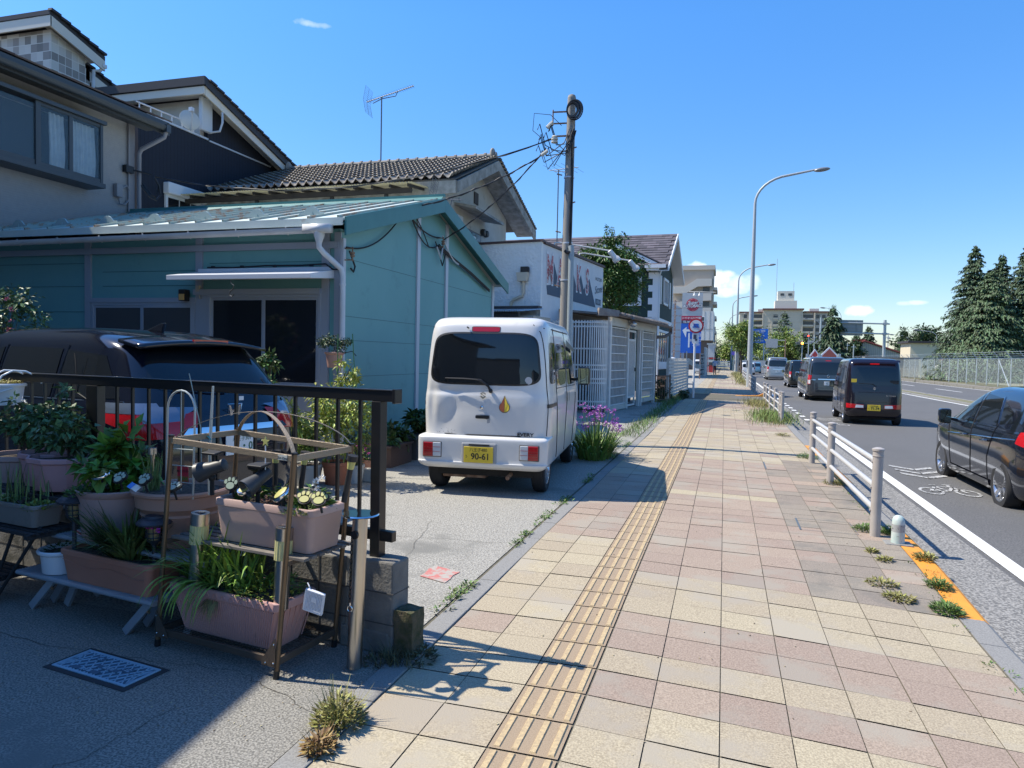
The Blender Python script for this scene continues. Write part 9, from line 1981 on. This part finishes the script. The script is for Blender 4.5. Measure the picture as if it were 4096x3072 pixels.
t = thing('flowering_weeds', 'wiry dark weeds at the foot of the mossy boundary stone', 'weed', tuple(gw(.13, -.07))); b = B()
for i in range(150): a = rg.uniform(0, 6.28); blade(b, (rg.gauss(0, .06), rg.gauss(0, .03), 0), Vector((cos(a)*.5, sin(a)*.5, 1)), rg.uniform(.05, .14), .003, rg.uniform(.1, .5), 4)
weedy(b, (-.06, 0, 0), 200, .09, .03, .02, .008, rg); weedy(b, (.12, .10, 0), 120, .07, .09, .035, .018, rg); obj('leaves', b, mat('weed_dark', (.09, .09, .04), .7, rnd=.5), t, fixn=False)
# tall weeds around the second rail
t = thing('kerb_weeds', 'big clump of long grass and weeds around the second guard rail', 'weed', (1.25, 20.5, -.02)); b = B()
for i in range(1400): x = rg.gauss(0, .28); y = rg.uniform(-2.2, 2.6)*rg.random()**.3; blade(b, (x+.05, y, 0), Vector((rg.uniform(-.7, .7), rg.uniform(-.7, .7), 1)), rg.uniform(.10, .32), .012, rg.uniform(.1, .4), 3)
obj('grass', b, mat('lush_grass', (.13, .20, .04), .6, rnd=.5), t, fixn=False); b = B()
for i in range(220): blade(b, (rg.gauss(0, .3), rg.uniform(-2.6, 4), 0), Vector((rg.uniform(-.5, .5), rg.uniform(-.5, .5), 1)), rg.uniform(.1, .34), .007, rg.uniform(.1, .3), 3)
obj('dry_stalks', b, m_dry, t, fixn=False)
t = thing('kerb_weeds', 'ochre grass tuft further along the second guard rail', 'weed', (1.2, 26.5, -.02)); b = B()
for i in range(700): blade(b, (rg.gauss(0, .25), rg.uniform(-1.3, 1.6), 0), Vector((rg.uniform(-.6, .6), rg.uniform(-.6, .6), 1)), rg.uniform(.1, .35), .012, rg.uniform(.1, .4), 3)
obj('grass', b, m_wy, t, fixn=False)
t = thing('kerb_weeds', 'weeds around the kerb tree and lamp post foot', 'weed', (1.2, 60, -.02)); b = B()
for i in range(900): blade(b, (rg.gauss(.1, .25), rg.uniform(-14, 26), 0), Vector((rg.uniform(-.6, .6), rg.uniform(-.6, .6), 1)), rg.uniform(.2, .6), .03, rg.uniform(.1, .4), 3)
obj('grass', b, m_wy, t, fixn=False)
# purple orchids beside the van
t = thing('orchid_clump', 'clump of long green leaves with purple pink flowers beside the silver van', 'plant', (-1.88, 10.9, 0)); b = B()
for i in range(420): a = rg.uniform(0, 6.28); r_ = rg.random()**.5*.42; blade(b, (r_*cos(a)*.6, r_*sin(a), 0), Vector((cos(a)*rg.uniform(.1, .8), sin(a)*rg.uniform(.1, .8), 1)), rg.uniform(.30, .62), .028, rg.uniform(.15, .42), 6)
obj('leaves', b, mat('orchid_leaf', (.13, .22, .035), .5, rnd=.45), t, fixn=False); b = B(); b2 = B()
for i in range(46):
    a = rg.uniform(0, 6.28); r_ = rg.uniform(.05, .55); p = Vector((r_*cos(a)*.75, r_*sin(a), rg.uniform(.45, .80))); b2.tube([(p.x*.5, p.y*.5, .1), p], .004, 4)
    for k in range(3): flower(b, p+rv(.04), .032, 9)
obj('purple_flowers', b, m_pur, t, fixn=False); obj('stalks', b2, m_leaf, t)
# scrub along the lattice annex, slatted fence
b = B()
for i in range(2600): y = rg.uniform(14, 29.5); x = -1.75+rg.gauss(-.05, .13); blade(b, (x, y, 0), Vector((rg.uniform(-.7, .7), rg.uniform(-.7, .7), 1)), rg.uniform(.04, .15)*(1.8 if y > 24 else 1), .010, rg.uniform(.1, .4), 3)
o = obj('verge_grass', b, m_wg, fixn=False); tag(o, 'short rough grass strip between the pavement edge and the lattice annex', 'grass', None, 'stuff')
t = thing('ivy_bush', 'dark leafy bush in front of the iron gate and slatted fence', 'plant', (-2.15, 27.0, 0)); b = B(); crown(b, (0, 0, .35), (.35, 1.0, .40), 1600, .09, .06, 26, 1, 81); crown(b, (.62, 2.4, .12), (.2, 1.6, .16), 700, .09, .05, 22, 1, 82); obj('foliage', b, m_leafd, t, fixn=False)
b = B()
rr = random.Random(77)
for i in range(240): x = rr.uniform(-3.9, -1.7); y = rr.uniform(2.3, 3.2); s_ = rr.uniform(.002, .006); b.box((x, y, .003), (s_, s_*1.5, .003), rz=rr.uniform(0, 3))
for i in range(90): x = rr.uniform(-1.5, 1.6); y = rr.uniform(1.6, 9); s_ = rr.uniform(.003, .007); b.box((x, y, zs(x, y)+.008), (s_, s_*1.6, .004), rz=rr.uniform(0, 3))
o = obj('litter', b, mat('litter_tan', (.30, .25, .17), .8, rnd=.5)); tag(o, 'tiny bits of grit and leaf litter on the paving', 'litter', None, 'stuff')
